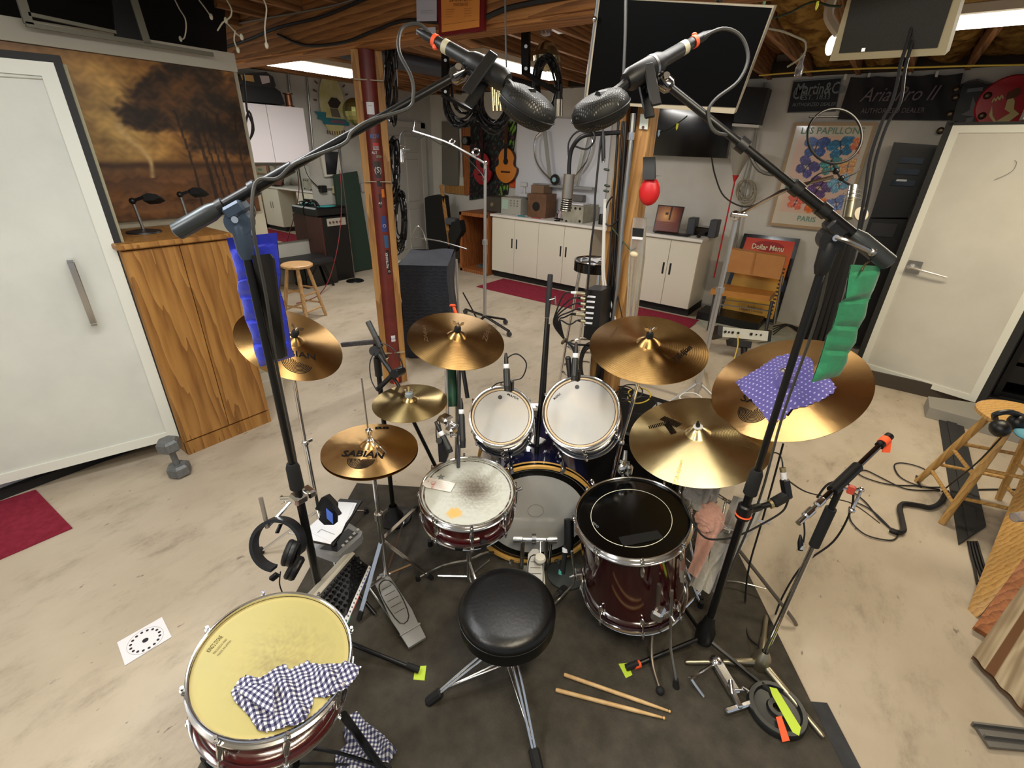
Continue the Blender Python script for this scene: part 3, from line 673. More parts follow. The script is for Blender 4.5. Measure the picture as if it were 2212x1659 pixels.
# floor tom
t, M, R = drum('ftom', 'floor_tom', 'tall dark red floor tom with a glossy black head', .42, darkwine, mat('black_head', (5, 5, 5), .12), 8, a0=-1.62, hw=.024)
FT = t; FTM = M
lp(t, 'head_ring', B().ring((-.004, 0, -.0115), (0, 0, 1), .150, .0012, 72, 6), mat('white_ink', (226, 222, 200), .5), 'white ring print')
text(t, 'REMO', mat('silver_ink', (120, 130, 134), .5), local(t, 1284, 1130), V((.5, -.85, 0)), V((.85, .5, 0)), .013, conf=lambda v: V((v.x, v.y, -.0113)), w=False)
g = [local(t, x, y) for x, y in ((1336, 1156), (1420, 1141), (1434, 1158), (1346, 1176))]
lp(t, 'gel_strip', B().prism([(p.x, p.y, -.0118) for p in g], .002, (0, 0, 1)), mat('dark_gel', (24, 25, 25), .25))
for sx in (-1, 1): pass
LEG = [(-.45, 1), (1.9, 1), (3.35, 1)]
for a, _ in ((math.radians(-68), 0), (math.radians(182), 0), (math.radians(40), 0)):
    er = V((math.cos(a), math.sin(a), 0))
    lg = lp(t, 'leg_bracket', B().box(er*(R+.006)+V((0, 0, -.30)), (.03, .034, .04), Matrix.Rotation(a, 4, 'Z'), bev=.004).cyl(er*(R+.02)+V((0, 0, -.30)), er*(R+.045)+V((0, 0, -.31)), .006), chrome)
    p0 = M @ (er*(R+.026)+V((0, 0, -.16))); p1_ = M @ (er*(R+.026)+V((0, 0, -.33))); gr = M.to_3x3() @ er; gr.z = 0
    p2 = V((p1_.x+gr.x*.03, p1_.y+gr.y*.03, .14)); p3 = V((p1_.x+gr.x*.10, p1_.y+gr.y*.10, .022))
    part(t, 'leg', B().tube([p0, p1_, p2, p3], .0055, 8, 3), steel)
    part(t, 'rubber_foot', B().cyl(p3-V((0, 0, .02)), p3+V((-gr.x*.01, -gr.y*.01, .02)), .014, .009), rubber)
# rack toms
clear = mat('coated_clear_head', (206, 200, 190), .3, n=5, col2=(190, 190, 188), coat=.4)
for key, lab, dep, lp_a, dot, brand, nl in (('tomL', 'smaller rack tom, chrome hooped, mounted left on the bass drum', .19, .25, (1080, 856), ((1095, 851), (1119, 862)), 6), ('tomR', 'larger rack tom, chrome hooped, mounted right on the bass drum', .21, .1, (1246, 834), ((1197, 862), (1211, 850)), 6)):
    t, M, R = drum(key, 'rack_tom', lab, dep, navy, clear, nl, a0=-PI/2+lp_a*.1, two=True, hw=.018)
    c = local(t, *dot); lp(t, 'damper_dot', B().cyl((c.x, c.y, -.0118), (c.x, c.y, -.0098), .0095, n=24), mat('grey_rubber', (66, 66, 64), .7))
    lp(t, 'head_collar', B().ring((0, 0, -.0125), (0, 0, 1), R-.0135, .0052, 72, 6), mat('cream_collar', (222, 196, 156), .5))
    a_, b_ = local(t, *brand[0]), local(t, *brand[1]); d = b_-a_; d.z = 0
    text(t, 'MAPEX', ink, (a_+b_)/2, d, V((-d.y, d.x, 0)), .014, fit=d.length*1.05, conf=lambda v: V((v.x, v.y, -.0114)), w=False, off=.02)
    CS[key] = (t, M, R)
# ---- bass drum
az = math.radians(37); ax = V((math.cos(az), math.sin(az), 0)); bc = px(1152, 1107, D=2.16); gb = px(1150, 1217, z=.0); bc = V((gb.x, gb.y, .292)); Rb = .292
MB = frame(bc, -ax, (0, 0, 1)); 
t = T('bass_drum', 'dark blue bass drum lying on its side with natural wood hoops', 'drum', M=MB); BD = t
lp(t, 'shell', B().lathe([(Rb-.012, -.02), (Rb-.012, -.44), (Rb-.02, -.44), (Rb-.02, -.02), (Rb-.012, -.02)], n=72), navy)
hw_ = mat('natural_hoop', (222, 176, 96), .35, n=20, col2=(206, 158, 80), coat=.4)
for z0 in (0, -.445):
    lp(t, 'hoop', B().lathe([(Rb-.012, z0+.008), (Rb, z0+.008), (Rb, z0-.030), (Rb-.012, z0-.030), (Rb-.012, z0+.008)], n=80), hw_, 'wooden hoop')
lp(t, 'hoop_inlay', B().lathe([(Rb+.0006, -.004), (Rb+.0006, -.018)], n=80), gblack, 'black stripe')
lp(t, 'drum_head', B().lathe([(0, -.010), (Rb-.05, -.010), (Rb-.03, -.008), (Rb-.013, -.012)], n=72), mat('bass_head', (204, 204, 200), .22, n=3, col2=(184, 186, 186)))
lp(t, 'damping_ring', B().lathe([(Rb-.062, -.0095), (Rb-.035, -.0075), (Rb-.013, -.010)], n=72), mat('head_black_ring', (12, 12, 12), .25))
lp(t, 'front_head', B().lathe([(0, -.442), (Rb-.013, -.442)], n=48), black)
lp(t, 'impact_patch', B().ring((.03, .0, -.0092), (0, 0, 1), .036, .0008, 40, 5), mat('patch_line', (112, 112, 108), .5))
for i in range(8):
    a = .42+2*PI*i/8; er = V((math.cos(a), math.sin(a), 0))
    lg = lp(t, 'tension_claw', B().box(er*(Rb+.006)+V((0, 0, -.012)), (.018, .024, .05), Matrix.Rotation(a, 4, 'Z'), bev=.005).box(er*(Rb-.006)+V((0, 0, .011)), (.022, .02, .006), Matrix.Rotation(a, 4, 'Z'), bev=.002).cyl(er*(Rb+.014)+V((0, 0, .018)), er*(Rb+.014)+V((0, 0, -.09)), .0032, n=8).cyl(er*(Rb+.014)+V((0, 0, .012)), er*(Rb+.014)+V((0, 0, .024)), .007, n=6), chrome)
    lp(t, 'lug', B().sph(er*(Rb)+V((0, 0, -.11)), .014, (1, 1, 1.8)), chrome)
# tom holder post on the bass drum
top = MB @ V((Rb-.012, 0, -.20)); 
t = T('tom_holder', 'chrome double tom holder on top of the bass drum', 'stand', top); mid = top+V((0, 0, .17))
part(t, 'base_plate', B().box(top+V((0, 0, .006)), (.07, .07, .012), bev=.003), chrome)
part(t, 'pole', B().cyl(top-V((0, 0, .0)), mid+V((0, 0, .03)), .013), chrome)
part(t, 'clamp', B().box(mid, (.06, .08, .05), Matrix.Rotation(az, 4, 'Z'), bev=.008).cyl(mid+V((0, .06, 0)), mid-V((0, .06, 0)), .012), chrome)
for key, s in (('tomL', 1), ('tomR', -1)):
    M2 = CS[key][1]; R_ = CS[key][2]; q = mid+V((-math.sin(az), math.cos(az), 0))*s*.05
    cc = M2 @ V((0, 0, -.10)); dv = (q-cc); dl = M2.to_3x3().inverted() @ dv; dl.z = 0; dl.normalize(); e_ = M2 @ (dl*(R_-.012)+V((0, 0, -.10)))
    part(t, 'arm', B().tube([q, q.lerp(e_, .5)+V((0, 0, .02)), e_], .009, 8, 4), chrome)
    part(t, 'arm_bracket', B().box(e_, (.03, .03, .05), bev=.006), darkchrome)
# ================================================================ STANDS AND MICROPHONES
def hub_xy(x, y, z=.07): p = px(x, y, z=z); return V((p.x, p.y, 0))
def vline(b, y): return V((b[0], b[1], vz(b, y)))
def near(base, x, y, off=0):     # point on the ray (x,y) closest to the vertical over base (pushed off m further)
    r = ray(x, y); k = V((base[0], base[1])).dot(V((r.x, r.y)))/V((r.x, r.y)).length_squared
    return O+r*(k+off)
FZ = .009
def foot_leg(par, a, b, r=.009, m=blackm, cap=.013, name='leg', capm=rubber):
    part(par, name, B().cyl(a, b, r, n=10), m); d = (V(a)-V(b)).normalized(); q = V(b); q.z = max(q.z, cap+FZ)
    part(par, 'rubber_foot', B().cyl(q+d*.05, q, cap*.85, cap, n=10), capm)
def xlr(par, p, d, name='connector', r=.0095, band=None, L=.05):
    p = V(p); d = V(d).normalized(); part(par, name, B().lathe([(0, 0), (r, 0), (r, L*.7), (r*.6, L), (r*.45, L*1.5), (0, L*1.5)], p, d, 12), black)
    if band: part(par, 'connector_band', B().cyl(p+d*.004, p+d*.014, r*1.06, n=12), band)
# ---- the two overhead boom stands
def boom_stand(hub, ytop, legs, label, rp=.0105):
    t = T('boom_stand', label, 'microphone stand', hub)
    top = vline(hub, ytop); mid = V((hub.x, hub.y, top.z*.52))
    part(t, 'hub', B().lathe([(.015, .05), (.034, .06), (.036, .12), (.026, .15), (.017, .20)], hub, n=20, cap=True), black)
    part(t, 'lower_tube', B().cyl(hub+V((0, 0, .05)), mid, .0135), blackm)
    part(t, 'upper_tube', B().cyl(mid, top, rp), blackm)
    part(t, 'height_clutch', B().lathe([(.017, -.05), (.022, -.045), (.021, .035), (.016, .05)], mid, n=16, cap=True), rubber)
    for l in legs:
        foot_leg(t, hub+V((0, 0, .08)), l, .0085)
    return t, top, mid
hL = hub_xy(712, 1375); legL = [px(905, 1450, z=.014), hL+V((-.22, .26, .014)), hL+V((-.28, -.18, .014))]
tL, topL, midL = boom_stand(hL, 470, legL, 'tall black boom stand at left carrying the left overhead microphone')
hR = hub_xy(1520, 1378); legR = [px(1352, 1445, z=.014), px(1672, 1500, z=.022), hR+V((.22, .22, .014))]
tR, topR, midR = boom_stand(hR, 508, legR, 'tall black boom stand at right carrying the right overhead microphone')
part(tR, 'orange_tape', B().cyl(px(1370, 1438, z=.02), px(1382, 1434, z=.02), .014), orange_t)
for par_, pts in ((tL, ((897, 1440), (921, 1438), (917, 1470), (893, 1468))), (tR, ((1336, 1434), (1356, 1432), (1366, 1458), (1352, 1465)))):
    one('floor_tape', B().prism([px(x, y, z=FZ+.0008) for x, y in pts], .0006, (0, 0, 1)), green_t, 'lime green tape mark under the foot of the %s boom stand' % ('left' if par_ is tL else 'right'), 'tape')
def boom(par, top, tail, tip, clx, side, rT=.0115):
    d = (tip-tail).normalized(); n_ = (O-top); n_ = (n_-d*n_.dot(d)).normalized()
    c = clx
    part(par, 'boom_arm', B().cyl(tail+d*.10, tip, rT*.82, n=12), blackm)
    part(par, 'boom_sleeve', B().cyl(tail+d*.10, tail.lerp(tip, .42), rT*1.15, n=12), blackm)
    part(par, 'counterweight', B().lathe([(.012, 0), (.021, .006), (.021, .10), (.015, .125)], tail, d, 16, True), mat('weight_grey', (70, 74, 76), .35, .6))
    up_ = V((0, 0, 1))
    part(par, 'swivel_clutch', B().cyl(top-n_*.03+V((0, 0, -.01)), top+n_*.02+V((0, 0, -.01)), .030, n=24).lathe([(.014, -.10), (.020, -.08), (.022, -.02), (.014, .0)], top, n=14, cap=True).box(top+(c-top)*.5, (.05, .03, .06), frame((0, 0, 0), n_, d), bev=.006), mat('clutch_blue_grey', (60, 74, 92), .4, .3) if side > 0 else black)
    cross = d.cross(n_).normalized()
    part(par, 'clutch_screw', B().cyl(top+n_*.02, top+n_*.035, .008, n=10), chrome)
    return d, n_, c
# left boom: passes the clutch, ends at the shock mount
tipL = px(985, 163, D=1.13); cL = topL+V((0, 0, .042)); dL = (tipL-cL).normalized(); tailL = near(hL, 375, 492, 0); tailL = cL-dL*.165
dL, nL, _ = boom(tL, topL, tailL, tipL, cL, 1)
tipR = px(1440, 182, D=1.16); cR = topR+V((0, 0, .034)); dR = (tipR-cR).normalized(); tailR = cR-dR*.175
dR, nR, _ = boom(tR, topR, tailR, tipR, cR, -1)
part(tR, 'clutch_lever', B().tube([topR+nR*.03+V((0, 0, .0)), topR+nR*.05+RT*.03-V((0, 0, .005)), topR+nR*.05+RT*.095-V((0, 0, .03))], .006, 8, 4).sph(topR+nR*.05+RT*.097-V((0, 0, .031)), .010), steel, 'steel locking lever')
for p_, q_ in ((px(1600, 318, D=1.17), dR), (px(1760, 470, D=1.2), dR), (px(1700, 425, D=1.2), dR)):
    c = cR+dR*((p_-cR).dot(dR)); part(tR, 'cable_clip', B().cyl(c-dR*.012, c+dR*.012, .018, n=12), black)
for x_ in (560, 470): 
    p_ = px(x_, 420, D=1.15); c = cL+dL*((p_-cL).dot(dL)); part(tL, 'cable_clip', B().cyl(c-dL*.008, c+dL*.008, .018, n=12), black)
meshm = mat('microphone_mesh', (15, 15, 15), .6, .2)
def ohmic(par_tip, p0, p1, cp, cdir, cn, label, side, R=.0):
    """p0 connector end, p1 body/capsule end, cp capsule centre"""
    d = (p1-p0).normalized(); L = (p1-p0).length
    t = T('overhead_microphone', label, 'microphone', p1)
    body = mat('microphone_black', (24, 24, 24), .45, .2)
    part(t, 'body', B().lathe([(.0, 0), (.0125, .002), (.013, L*.10), (.0155, L*.12), (.0165, L*.45), (.023, L*.52), (.025, L*.60), (.025, L*.93), (.018, L*.99), (0, L)], p0, d, 24), body)
    part(t, 'connector', B().lathe([(0, -.055), (.005, -.055), (.0105, -.03), (.0115, .004)], p0, d, 14), black)
    part(t, 'orange_tie', B().cyl(p0-d*.004, p0+d*.006, .0142, n=18).box(p0+UP*.014*side*-1, (.012, .012, .014), bev=.003), orange_t)
    part(t, 'name_plate', B().lathe([(.0160, L*.13), (.0160, L*.20)], p0, d, 16), mat('pale_label', (196, 190, 160), .5))
    if side < 0: part(t, 'silver_band', B().cyl(p0+d*L*.60, p0+d*L*.63, .0256, n=24), steel)
    # perforated capsule head: flattened rounded puck
    M = frame(cp, cn, cdir); R_ = .071
    b = B(); NU = 44
    sx, sy, h = 1.0, .80, .033
    prof = [(0, h), (R_*.55, h*.98), (R_*.80, h*.80), (R_*.95, h*.42), (R_, 0), (R_*.95, -h*.42), (R_*.80, -h*.80), (R_*.55, -h*.98), (0, -h)]
    cap = part(t, 'capsule_head', B().lathe(prof, cp, cn, 44, sx=sx, sy=sy, xd=cdir), meshm)
    part(cap, 'seam_ring', B().ring(cp, cn, R_*1.005, .0018, 44, 6, sx=sx, sy=sy, xd=cdir), body)
    # mesh studs: rows of small perforation rims
    b = B(); 
    import itertools
    def surf(x, y, s):
        rr = math.hypot(x/sx, y/sy)/R_
        if rr >= .97: return None
        pts = [(q[0]/R_, q[1]) for q in prof[:5]]
        for (r0, z0), (r1, z1) in zip(pts, pts[1:]):
            if r0 <= rr <= r1: return s*(z0+(z1-z0)*(rr-r0)/(r1-r0))
        return None
    st = .0058; 
    for s in (1, -1):
        for i in range(-12, 13):
            for j in range(-10, 11):
                x = (i+.5*(j % 2))*st; y = j*st*.86; z = surf(x, y, s)
                if z is None: continue
                c = M @ V((x, y, z)); b.bm.faces.new([b.bm.verts.new(M @ V((x+math.cos(a)*st*.30, y+math.sin(a)*st*.30, (surf(x+math.cos(a)*st*.3, y+math.sin(a)*st*.3, s) or z)+s*.0006))) for a in (0, 1.05, 2.1, 3.14, 4.19, 5.24)])
    o = part(cap, 'perforation', b, mat('mesh_glint', (66, 66, 62), .35, .6), flat=True); o['kind'] = 'stuff'
    # bracket between body and head
    part(t, 'head_bracket', B().tube([p1-d*.02, p1+d*.008+(cp-p1)*.3, cp+cn*h*.9], .012, 10, 5), body)
    return t, d, L
cLc = px(1140, 232, D=1.10); cRc = px(1297, 238, D=1.12)
# left: body from (945,85) to (1090,190)
micL, dml, Lml = ohmic(tipL, px(940, 88, D=1.14), px(1098, 178, D=1.10), cLc, RT*.9-UP*.38-FW*.1, UP*.62+RT*.42-FW*.66, 'black overhead microphone hanging from the left boom, orange tie at its connector', 1)
micR, dmr, Lmr = ohmic(tipR, px(1500, 90, D=1.16), px(1350, 178, D=1.12), cRc, RT*.92+UP*.36-FW*.1, UP*.66-RT*.34-FW*.66, 'black overhead microphone hanging from the right boom, with silver band and orange tie', -1)
# shock mounts: swivel and fork
for nm, tip, p_, q_, lab in (('L', tipL, px(1068, 128, D=1.10), px(1008, 212, D=1.10), 'black shock mount fork holding the left overhead microphone'), ('R', tipR, px(1394, 150, D=1.13), px(1412, 240, D=1.13), 'black shock mount fork holding the right overhead microphone')):
    t = T('shock_mount', lab, 'microphone mount', tip)
    d_ = dL if nm == 'L' else dR
    part(t, 'swivel', B().lathe([(.010, -.012), (.019, -.004), (.020, .018), (.013, .034), (0, .036)], tip-d_*.004, d_, 16).box(tip+d_*.03, (.02, .03, .03), bev=.006), darkchrome)
    part(t, 'swivel_bolt', B().cyl(tip+d_*.01-FW*.026, tip+d_*.01+FW*.02, .008), chrome)
    part(t, 'fork_arm', B().bar(p_-FW*.022, q_-FW*.022, .026, .007, FW, .003), black)
    part(t, 'fork_arm', B().bar(p_+FW*.03, q_+FW*.03, .026, .007, FW, .003), black)
    part(t, 'fork_bridge', B().bar(tip+d_*.035-FW*.022, tip+d_*.035+FW*.03, .02, .01, d_).bar(tip+d_*.03, p_.lerp(q_, .5), .016, .012), black)
# cables of the overheads
greyc = mat('grey_mic_cable', (56, 56, 54), .55)
wire('microphone_cable', [px(945-12, 78, D=1.14), px(905, 52, D=1.13), px(868, 62, D=1.12), px(862, 110, D=1.1), px(888, 165, D=1.1), px(893, 205, D=1.11), px(880, 235, D=1.12), px(800, 260, D=1.12), px(760, 285, D=1.12), px(740, 312, D=1.12), px(640, 352, D=1.12), px(600, 385, D=1.12), px(560, 388, D=1.11), px(546, 420, D=1.10), px(548, 500, D=1.12), px(575, 640, D=1.22), px(600, 800, D=1.36), px(640, 1000, D=1.55), px(668, 1180, D=1.72)], .0042, 'grey microphone cable wound along the left boom and down its stand', greyc)
wire('microphone_cable', [px(1510, 84, D=1.16), px(1560, 62, D=1.15), px(1600, 78, D=1.15), px(1616, 125, D=1.15), px(1595, 175, D=1.15), px(1545, 215, D=1.15), px(1530, 245, D=1.15), px(1545, 285, D=1.16), px(1600, 300, D=1.17), px(1640, 368, D=1.18), px(1705, 385, D=1.18), px(1760, 440, D=1.19), px(1790, 470, D=1.2), px(1795, 540, D=1.2), px(1760, 700, D=1.34), px(1690, 900, D=1.52), px(1640, 1080, D=1.66), px(1570, 1250, D=1.82), px(1535, 1350, D=1.92)], .0042, 'grey microphone cable wound along the right boom and down its stand', greyc)
# hanging drop cords in front of the beam
wire('drop_cord', [px(1091, -30, X=1.9), px(1092, 60, X=1.9), px(1094, 150, X=1.9), px(1095, 200, X=1.9)], .004, 'thin grey cord hanging from the ceiling beside the left overhead microphone', greyc)
wire('drop_cord', [px(1352, -30, X=1.7), px(1350, 90, X=1.7), px(1344, 190, X=1.7), px(1330, 225, X=1.7)], .005, 'grey cord hanging in front of the wall screen to the right overhead microphone', greyc)
# ---- blue weight bag on the left stand
def sandbag(name, label, edge_l, edge_r, D0, D1, m, n=5, puff=.022, cat='weight bag', off=0):
    """pocketed bag between two edge polylines given in pixels with depth D0 (top) to D1 (bottom)"""
    def at_(pl, v):
        k = v*(len(pl)-1); i = min(int(k), len(pl)-2); f_ = k-i
        return pl[i][0]+(pl[i+1][0]-pl[i][0])*f_, pl[i][1]+(pl[i+1][1]-pl[i][1])*f_
    def P_(u, v, s):
        a, b_ = at_(edge_l, v), at_(edge_r, v); x, y = a[0]+(b_[0]-a[0])*u, a[1]+(b_[1]-a[1])*u
        p = px(x, y, D=D0+(D1-D0)*v)
        if v < .07: th = .002
        else:
            w_ = abs(math.sin(PI*(v-.07)/.93*n)); th = .002+puff*min(1, w_*1.6)**.7*min(1, (1-abs(2*u-1))*2.2)**.6
        return p-FW*(th*s)
    b = B(); b.grid(lambda u, v: P_(u, v, 1), 16, 60); b.grid(lambda u, v: P_(u, v, -1), 16, 60)
    bmesh.ops.remove_doubles(b.bm, verts=b.bm.verts, dist=.0005)
    t = T(name, label, cat, px(edge_l[-1][0], edge_l[-1][1], D=D1)); part(t, 'bag', b, m)
    b = B()
    for k in range(n+1):
        v = .07+.93*k/n
        if k < n: b.tube([P_(u/8, v, 1.3) for u in range(9)], .0016, 4, 1)
    part(t, 'seam', b, m); return t
blue = mat('blue_canvas', (38, 58, 214), .7, n=18, col2=(30, 44, 190), b=(60, .25), sheen=.3)
bl_D0, bl_D1 = 1.21, 1.50
t = sandbag('weight_bag', 'bright blue pocketed weight bag hanging on the left boom stand', [(490, 515), (503, 560), (516, 605), (513, 625), (524, 655), (530, 690), (545, 725), (550, 760), (562, 792)], [(597, 503), (601, 540), (606, 590), (604, 625), (612, 650), (620, 690), (625, 720), (629, 750), (636, 770)], bl_D0, bl_D1, blue)
gp = px(543, 520, D=bl_D0-.012); part(t, 'grommet', B().ring(gp, -FW, .010, .003, 20, 6), mat('brass', (200, 168, 84), .25, 1))
part(t, 'hook', B().tube([gp-FW*.004, px(536, 500, D=1.19), px(545, 478, D=1.17), px(552, 460, D=1.16), px(548, 445, D=1.15)], .0022, 6, 4), steel)
text(t, 'C', mat('white_ink2', (220, 220, 235), .5), px(616, 722, D=1.43)-FW*.0, RT, UP, .022)
t = T('cable_pouch', 'flat black foam pad strapped in front of the blue weight bag', 'pad', px(600, 775, D=1.40))
f_ = lambda x, y, D: px(x, y, D=D)
part(t, 'pad', B().prism([f_(544, 552, 1.19), f_(583, 548, 1.19), f_(588, 556, 1.19), f_(617, 768, 1.38), f_(610, 774, 1.38), f_(582, 780, 1.38)], .012, FW), black)
green = mat('green_canvas', (42, 136, 94), .75, n=18, col2=(36, 122, 82), b=(60, .25), sheen=.3)
t = sandbag('weight_bag', 'green pocketed weight bag hanging from the end of the right boom', [(1838, 572), (1832, 600), (1826, 645), (1812, 655), (1806, 680), (1797, 710), (1786, 725), (1776, 760), (1768, 785), (1753, 826)], [(1898, 575), (1900, 590), (1888, 620), (1874, 655), (1868, 685), (1852, 712), (1848, 740), (1832, 762), (1828, 785), (1812, 812)], 1.20, 1.40, green, 4, .016)
part(t, 'hook', B().tube([px(1862, 585, D=1.18), px(1868, 572, D=1.19), px(1880, 562, D=1.2), px(1890, 548, D=1.2), px(1894, 538, D=1.2), px(1886, 533, D=1.21)], .0025, 6, 4), mat('bronze_hook', (130, 118, 86), .4, .8))
# ---- cymbal stands
def cym_stand(key, base, label, tiltlen=.10, r=.011, m=chrome, legr=.3, la=.5, legs=3):
    P, n, R = FIT[key]; P = V(P); n = V(n); f = cprof(R); top = P+n*(f(0)-.01); b = V((base[0], base[1], FZ))
    t = T('cymbal_stand', label, 'cymbal stand', b)
    j = top-n*.07
    kz = j.z*.55
    q = V((j.x, j.y, 0)); 
    part(t, 'tilter', B().cyl(top+n*.0, j, .004).cyl(j-V((.018, 0, 0)), j+V((.018, 0, 0)), .012).sph(j, .013), m)
    hub = V((b.x, b.y, .26))
    part(t, 'upper_tube', B().cyl(j, hub.lerp(j, .45), r*.75), m)
    part(t, 'lower_tube', B().cyl(hub.lerp(j, .47), V((b.x, b.y, .07)), r), m)
    part(t, 'wing_bolt', B().sph(hub.lerp(j, .46), r*1.5).box(hub.lerp(j, .46)+V((.02, 0, 0)), (.03, .006, .016), bev=.002), m)
    for i in range(legs):
        a = la+2*PI*i/3; e_ = V((b.x+math.cos(a)*legr, b.y+math.sin(a)*legr, .02))
        lg = part(t, 'leg', B().cyl(hub, e_, .0065).cyl(V((b.x, b.y, .10)), hub.lerp(e_, .55), .004), m)
        part(lg, 'rubber_foot', B().cyl(e_+V((0, 0, .02)), V((e_.x, e_.y, FZ)), .011, .013), rubber)
    return t
b_ = px(720, 1170, z=0); cym_stand('sabL', (.86, 1.72), 'chrome stand under the left crash cymbal by the oak cabinet', la=.2)
cym_stand('zL', (1.42, 1.35), 'chrome stand under the crash cymbal in front of the amp cover', la=1.1, legr=.22)
cym_stand('zR', (1.74, .68), 'chrome stand under the right aged crash cymbal', la=.4, legr=.22)
cym_stand('K', (1.78, .36), 'chrome stand under the hammered ride cymbal', la=.1, legr=.24)
cym_stand('purple', (1.84, .30), 'chrome stand under the biggest cymbal at right', la=-.2, legr=.2)
# ---- hi-hat stand
P, n, R = FIT['hat']; hb = V((.93, 1.31, FZ)); hb = V((P[0]+.03, P[1]+.01, FZ))
g = px(822, 1235, z=.02); hb = V((g.x, g.y, FZ)); Pt = V(P)
t = T('hi_hat_stand', 'chrome hi-hat stand with a silver footboard pedal', 'hi-hat stand', hb)
hb0 = V((Pt.x, Pt.y, FZ))
part(t, 'pull_rod', B().cyl(Pt+V((0, 0, -.05)), Pt+V((0, 0, .30)), .003), steel)
part(t, 'upper_tube', B().cyl(Pt-V((0, 0, .02)), V((Pt.x, Pt.y, .42)), .009), chrome)
part(t, 'seat_cup', B().lathe([(.0, -.03), (.022, -.028), (.018, -.04), (.009, -.05)], Pt, n=20), chrome)
part(t, 'lower_tube', B().cyl(V((Pt.x, Pt.y, .44)), V((Pt.x, Pt.y, .05)), .0125), chrome)
part(t, 'wing_bolt', B().lathe([(.014, -.02), (.018, -.016), (.018, .016), (.013, .02)], (Pt.x, Pt.y, .43), n=16, cap=True).box((Pt.x+.03, Pt.y, .43), (.036, .006, .018), bev=.002), chrome)
for i, (lx, ly) in enumerate(((935, 1250), (775, 1340), (900, 1095))):
    e_ = px(lx, ly, z=.02); up_ = V((Pt.x, Pt.y, .30)); d_ = (e_-up_)
    lg = part(t, 'leg', B().bar(up_+V((0, 0, 0)), e_, .018, .006).bar(V((Pt.x, Pt.y, .09)), up_.lerp(e_, .6), .01, .004), chrome)
    part(lg, 'rubber_foot', B().bar(e_-d_.normalized()*.04, e_, .02, .016, bev=.003), rubber)
ph, pt = px(822, 1255, z=.055), px(900, 1388, z=.025)
def footboard(t, heel, toe, wd=.085, m=None, nm='footboard'):
    m = m or mat('cast_aluminium', (150, 149, 146), .5, .5); d = (toe-heel).normalized(); s = V((d.y, -d.x, 0)).normalized(); u = s.cross(d)*-1; u = u if u.z > 0 else -u
    L = (toe-heel).length; f = lambda a, w_, h=0: heel+d*L*a+s*w_*wd+u*h
    pl = part(t, nm, B().prism([f(0, -.12), f(0, .12), f(.08, .34), f(.62, .46), f(.95, .36), f(1, .3), f(1, -.3), f(.95, -.36), f(.62, -.46), f(.08, -.34)], .006, u), m)
    part(pl, 'pedal_groove', B().tube([f(.12, -.22, .0065), f(.35, -.36, .0065), f(.68, -.22, .0065), f(.70, .22, .0065), f(.35, .36, .0065), f(.12, .22, .0065)], .0024, 5, 3, closed=True), black)
    for k in range(5): part(pl, 'tread_bar', B().bar(f(.2+k*.09, -.26+abs(k-2)*.02, .007), f(.2+k*.09, .26-abs(k-2)*.02, .007), .0018, .0015), mat('tread_dark', (72, 70, 68), .4, .6))
    return f
f = footboard(t, V((ph.x, ph.y, .085)), pt, .1)
part(t, 'heel_plate', B().prism([f(.82, -.42, -.001), f(.82, .42, -.001), f(1.02, .38, -.001), f(1.02, -.38, -.001)], .011, (0, 0, 1)).cyl(f(.84, -.45, .012), f(.84, .45, .012), .004), mat('cast_aluminium', (150, 149, 146), .5, .5))
part(t, 'pull_chain', B().cyl(V((Pt.x, Pt.y, .1)), V((ph.x, ph.y, .09)), .006, n=8), steel)
part(t, 'side_rail', B().tube([px(792, 1262, z=.02), px(872, 1375, z=.02)], .0045, 6, 1).tube([px(792, 1262, z=.02), V((Pt.x, Pt.y, .06))], .005, 6, 1), steel)
# ---- kick pedal
kh = MB @ V((-(Rb-.02), 0, .05)); toe = kh-ax*.02; toe = V((toe.x, toe.y, .16)); heel_ = V((kh.x-ax.x*.27, kh.y-ax.y*.27, .03))
t = T('kick_pedal', 'silver chain kick pedal clamped to the bass drum hoop', 'drum pedal', (kh.x, kh.y, FZ)); si = V((-ax.y, ax.x, 0))
kz = V((kh.x, kh.y, 0))
part(t, 'base_plate', B().bar(V((kh.x+.02*ax.x, kh.y+.02*ax.y, .016)), V((heel_.x, heel_.y, .016)), .10, .006), steel)
for s in (-1, 1): part(t, 'side_post', B().bar(kz+si*s*.055+V((0, 0, .01)), kz+si*s*.055+V((0, 0, .215)), .022, .012, bev=.003), steel)
part(t, 'axle', B().cyl(kz+si*.085+V((0, 0, .205)), kz-si*.085+V((0, 0, .205)), .011).cyl(kz+si*.10+V((0, 0, .205)), kz+si*.06+V((0, 0, .205)), .017).cyl(kz-si*.10+V((0, 0, .205)), kz-si*.06+V((0, 0, .205)), .017), chrome)
part(t, 'sprocket', B().cyl(kz+si*.014+V((0, 0, .205)), kz-si*.004+V((0, 0, .205)), .026, n=24), darkchrome)
be = kz-si*.025+V((0, 0, .205))-ax*.07+V((0, 0, .02)); bt = kz-si*.02+V((0, 0, .205))-ax*.085-V((0, 0, .03))
part(t, 'beater_rod', B().cyl(kz-si*.025+V((0, 0, .205)), bt, .0035), chrome)
part(t, 'beater', B().lathe([(0, -.014), (.022, -.012), (.026, 0), (.022, .012), (0, .014)], bt, UP*.8-FW*.4, 20), mat('white_felt', (216, 212, 198), .8))
part(t, 'spring', B().cyl(kz-si*.075+V((0, 0, .05)), kz-si*.075+V((0, 0, .18)), .007), darkchrome)
f = footboard(t, kz+V((0, 0, .175))-ax*.03, heel_, .095)
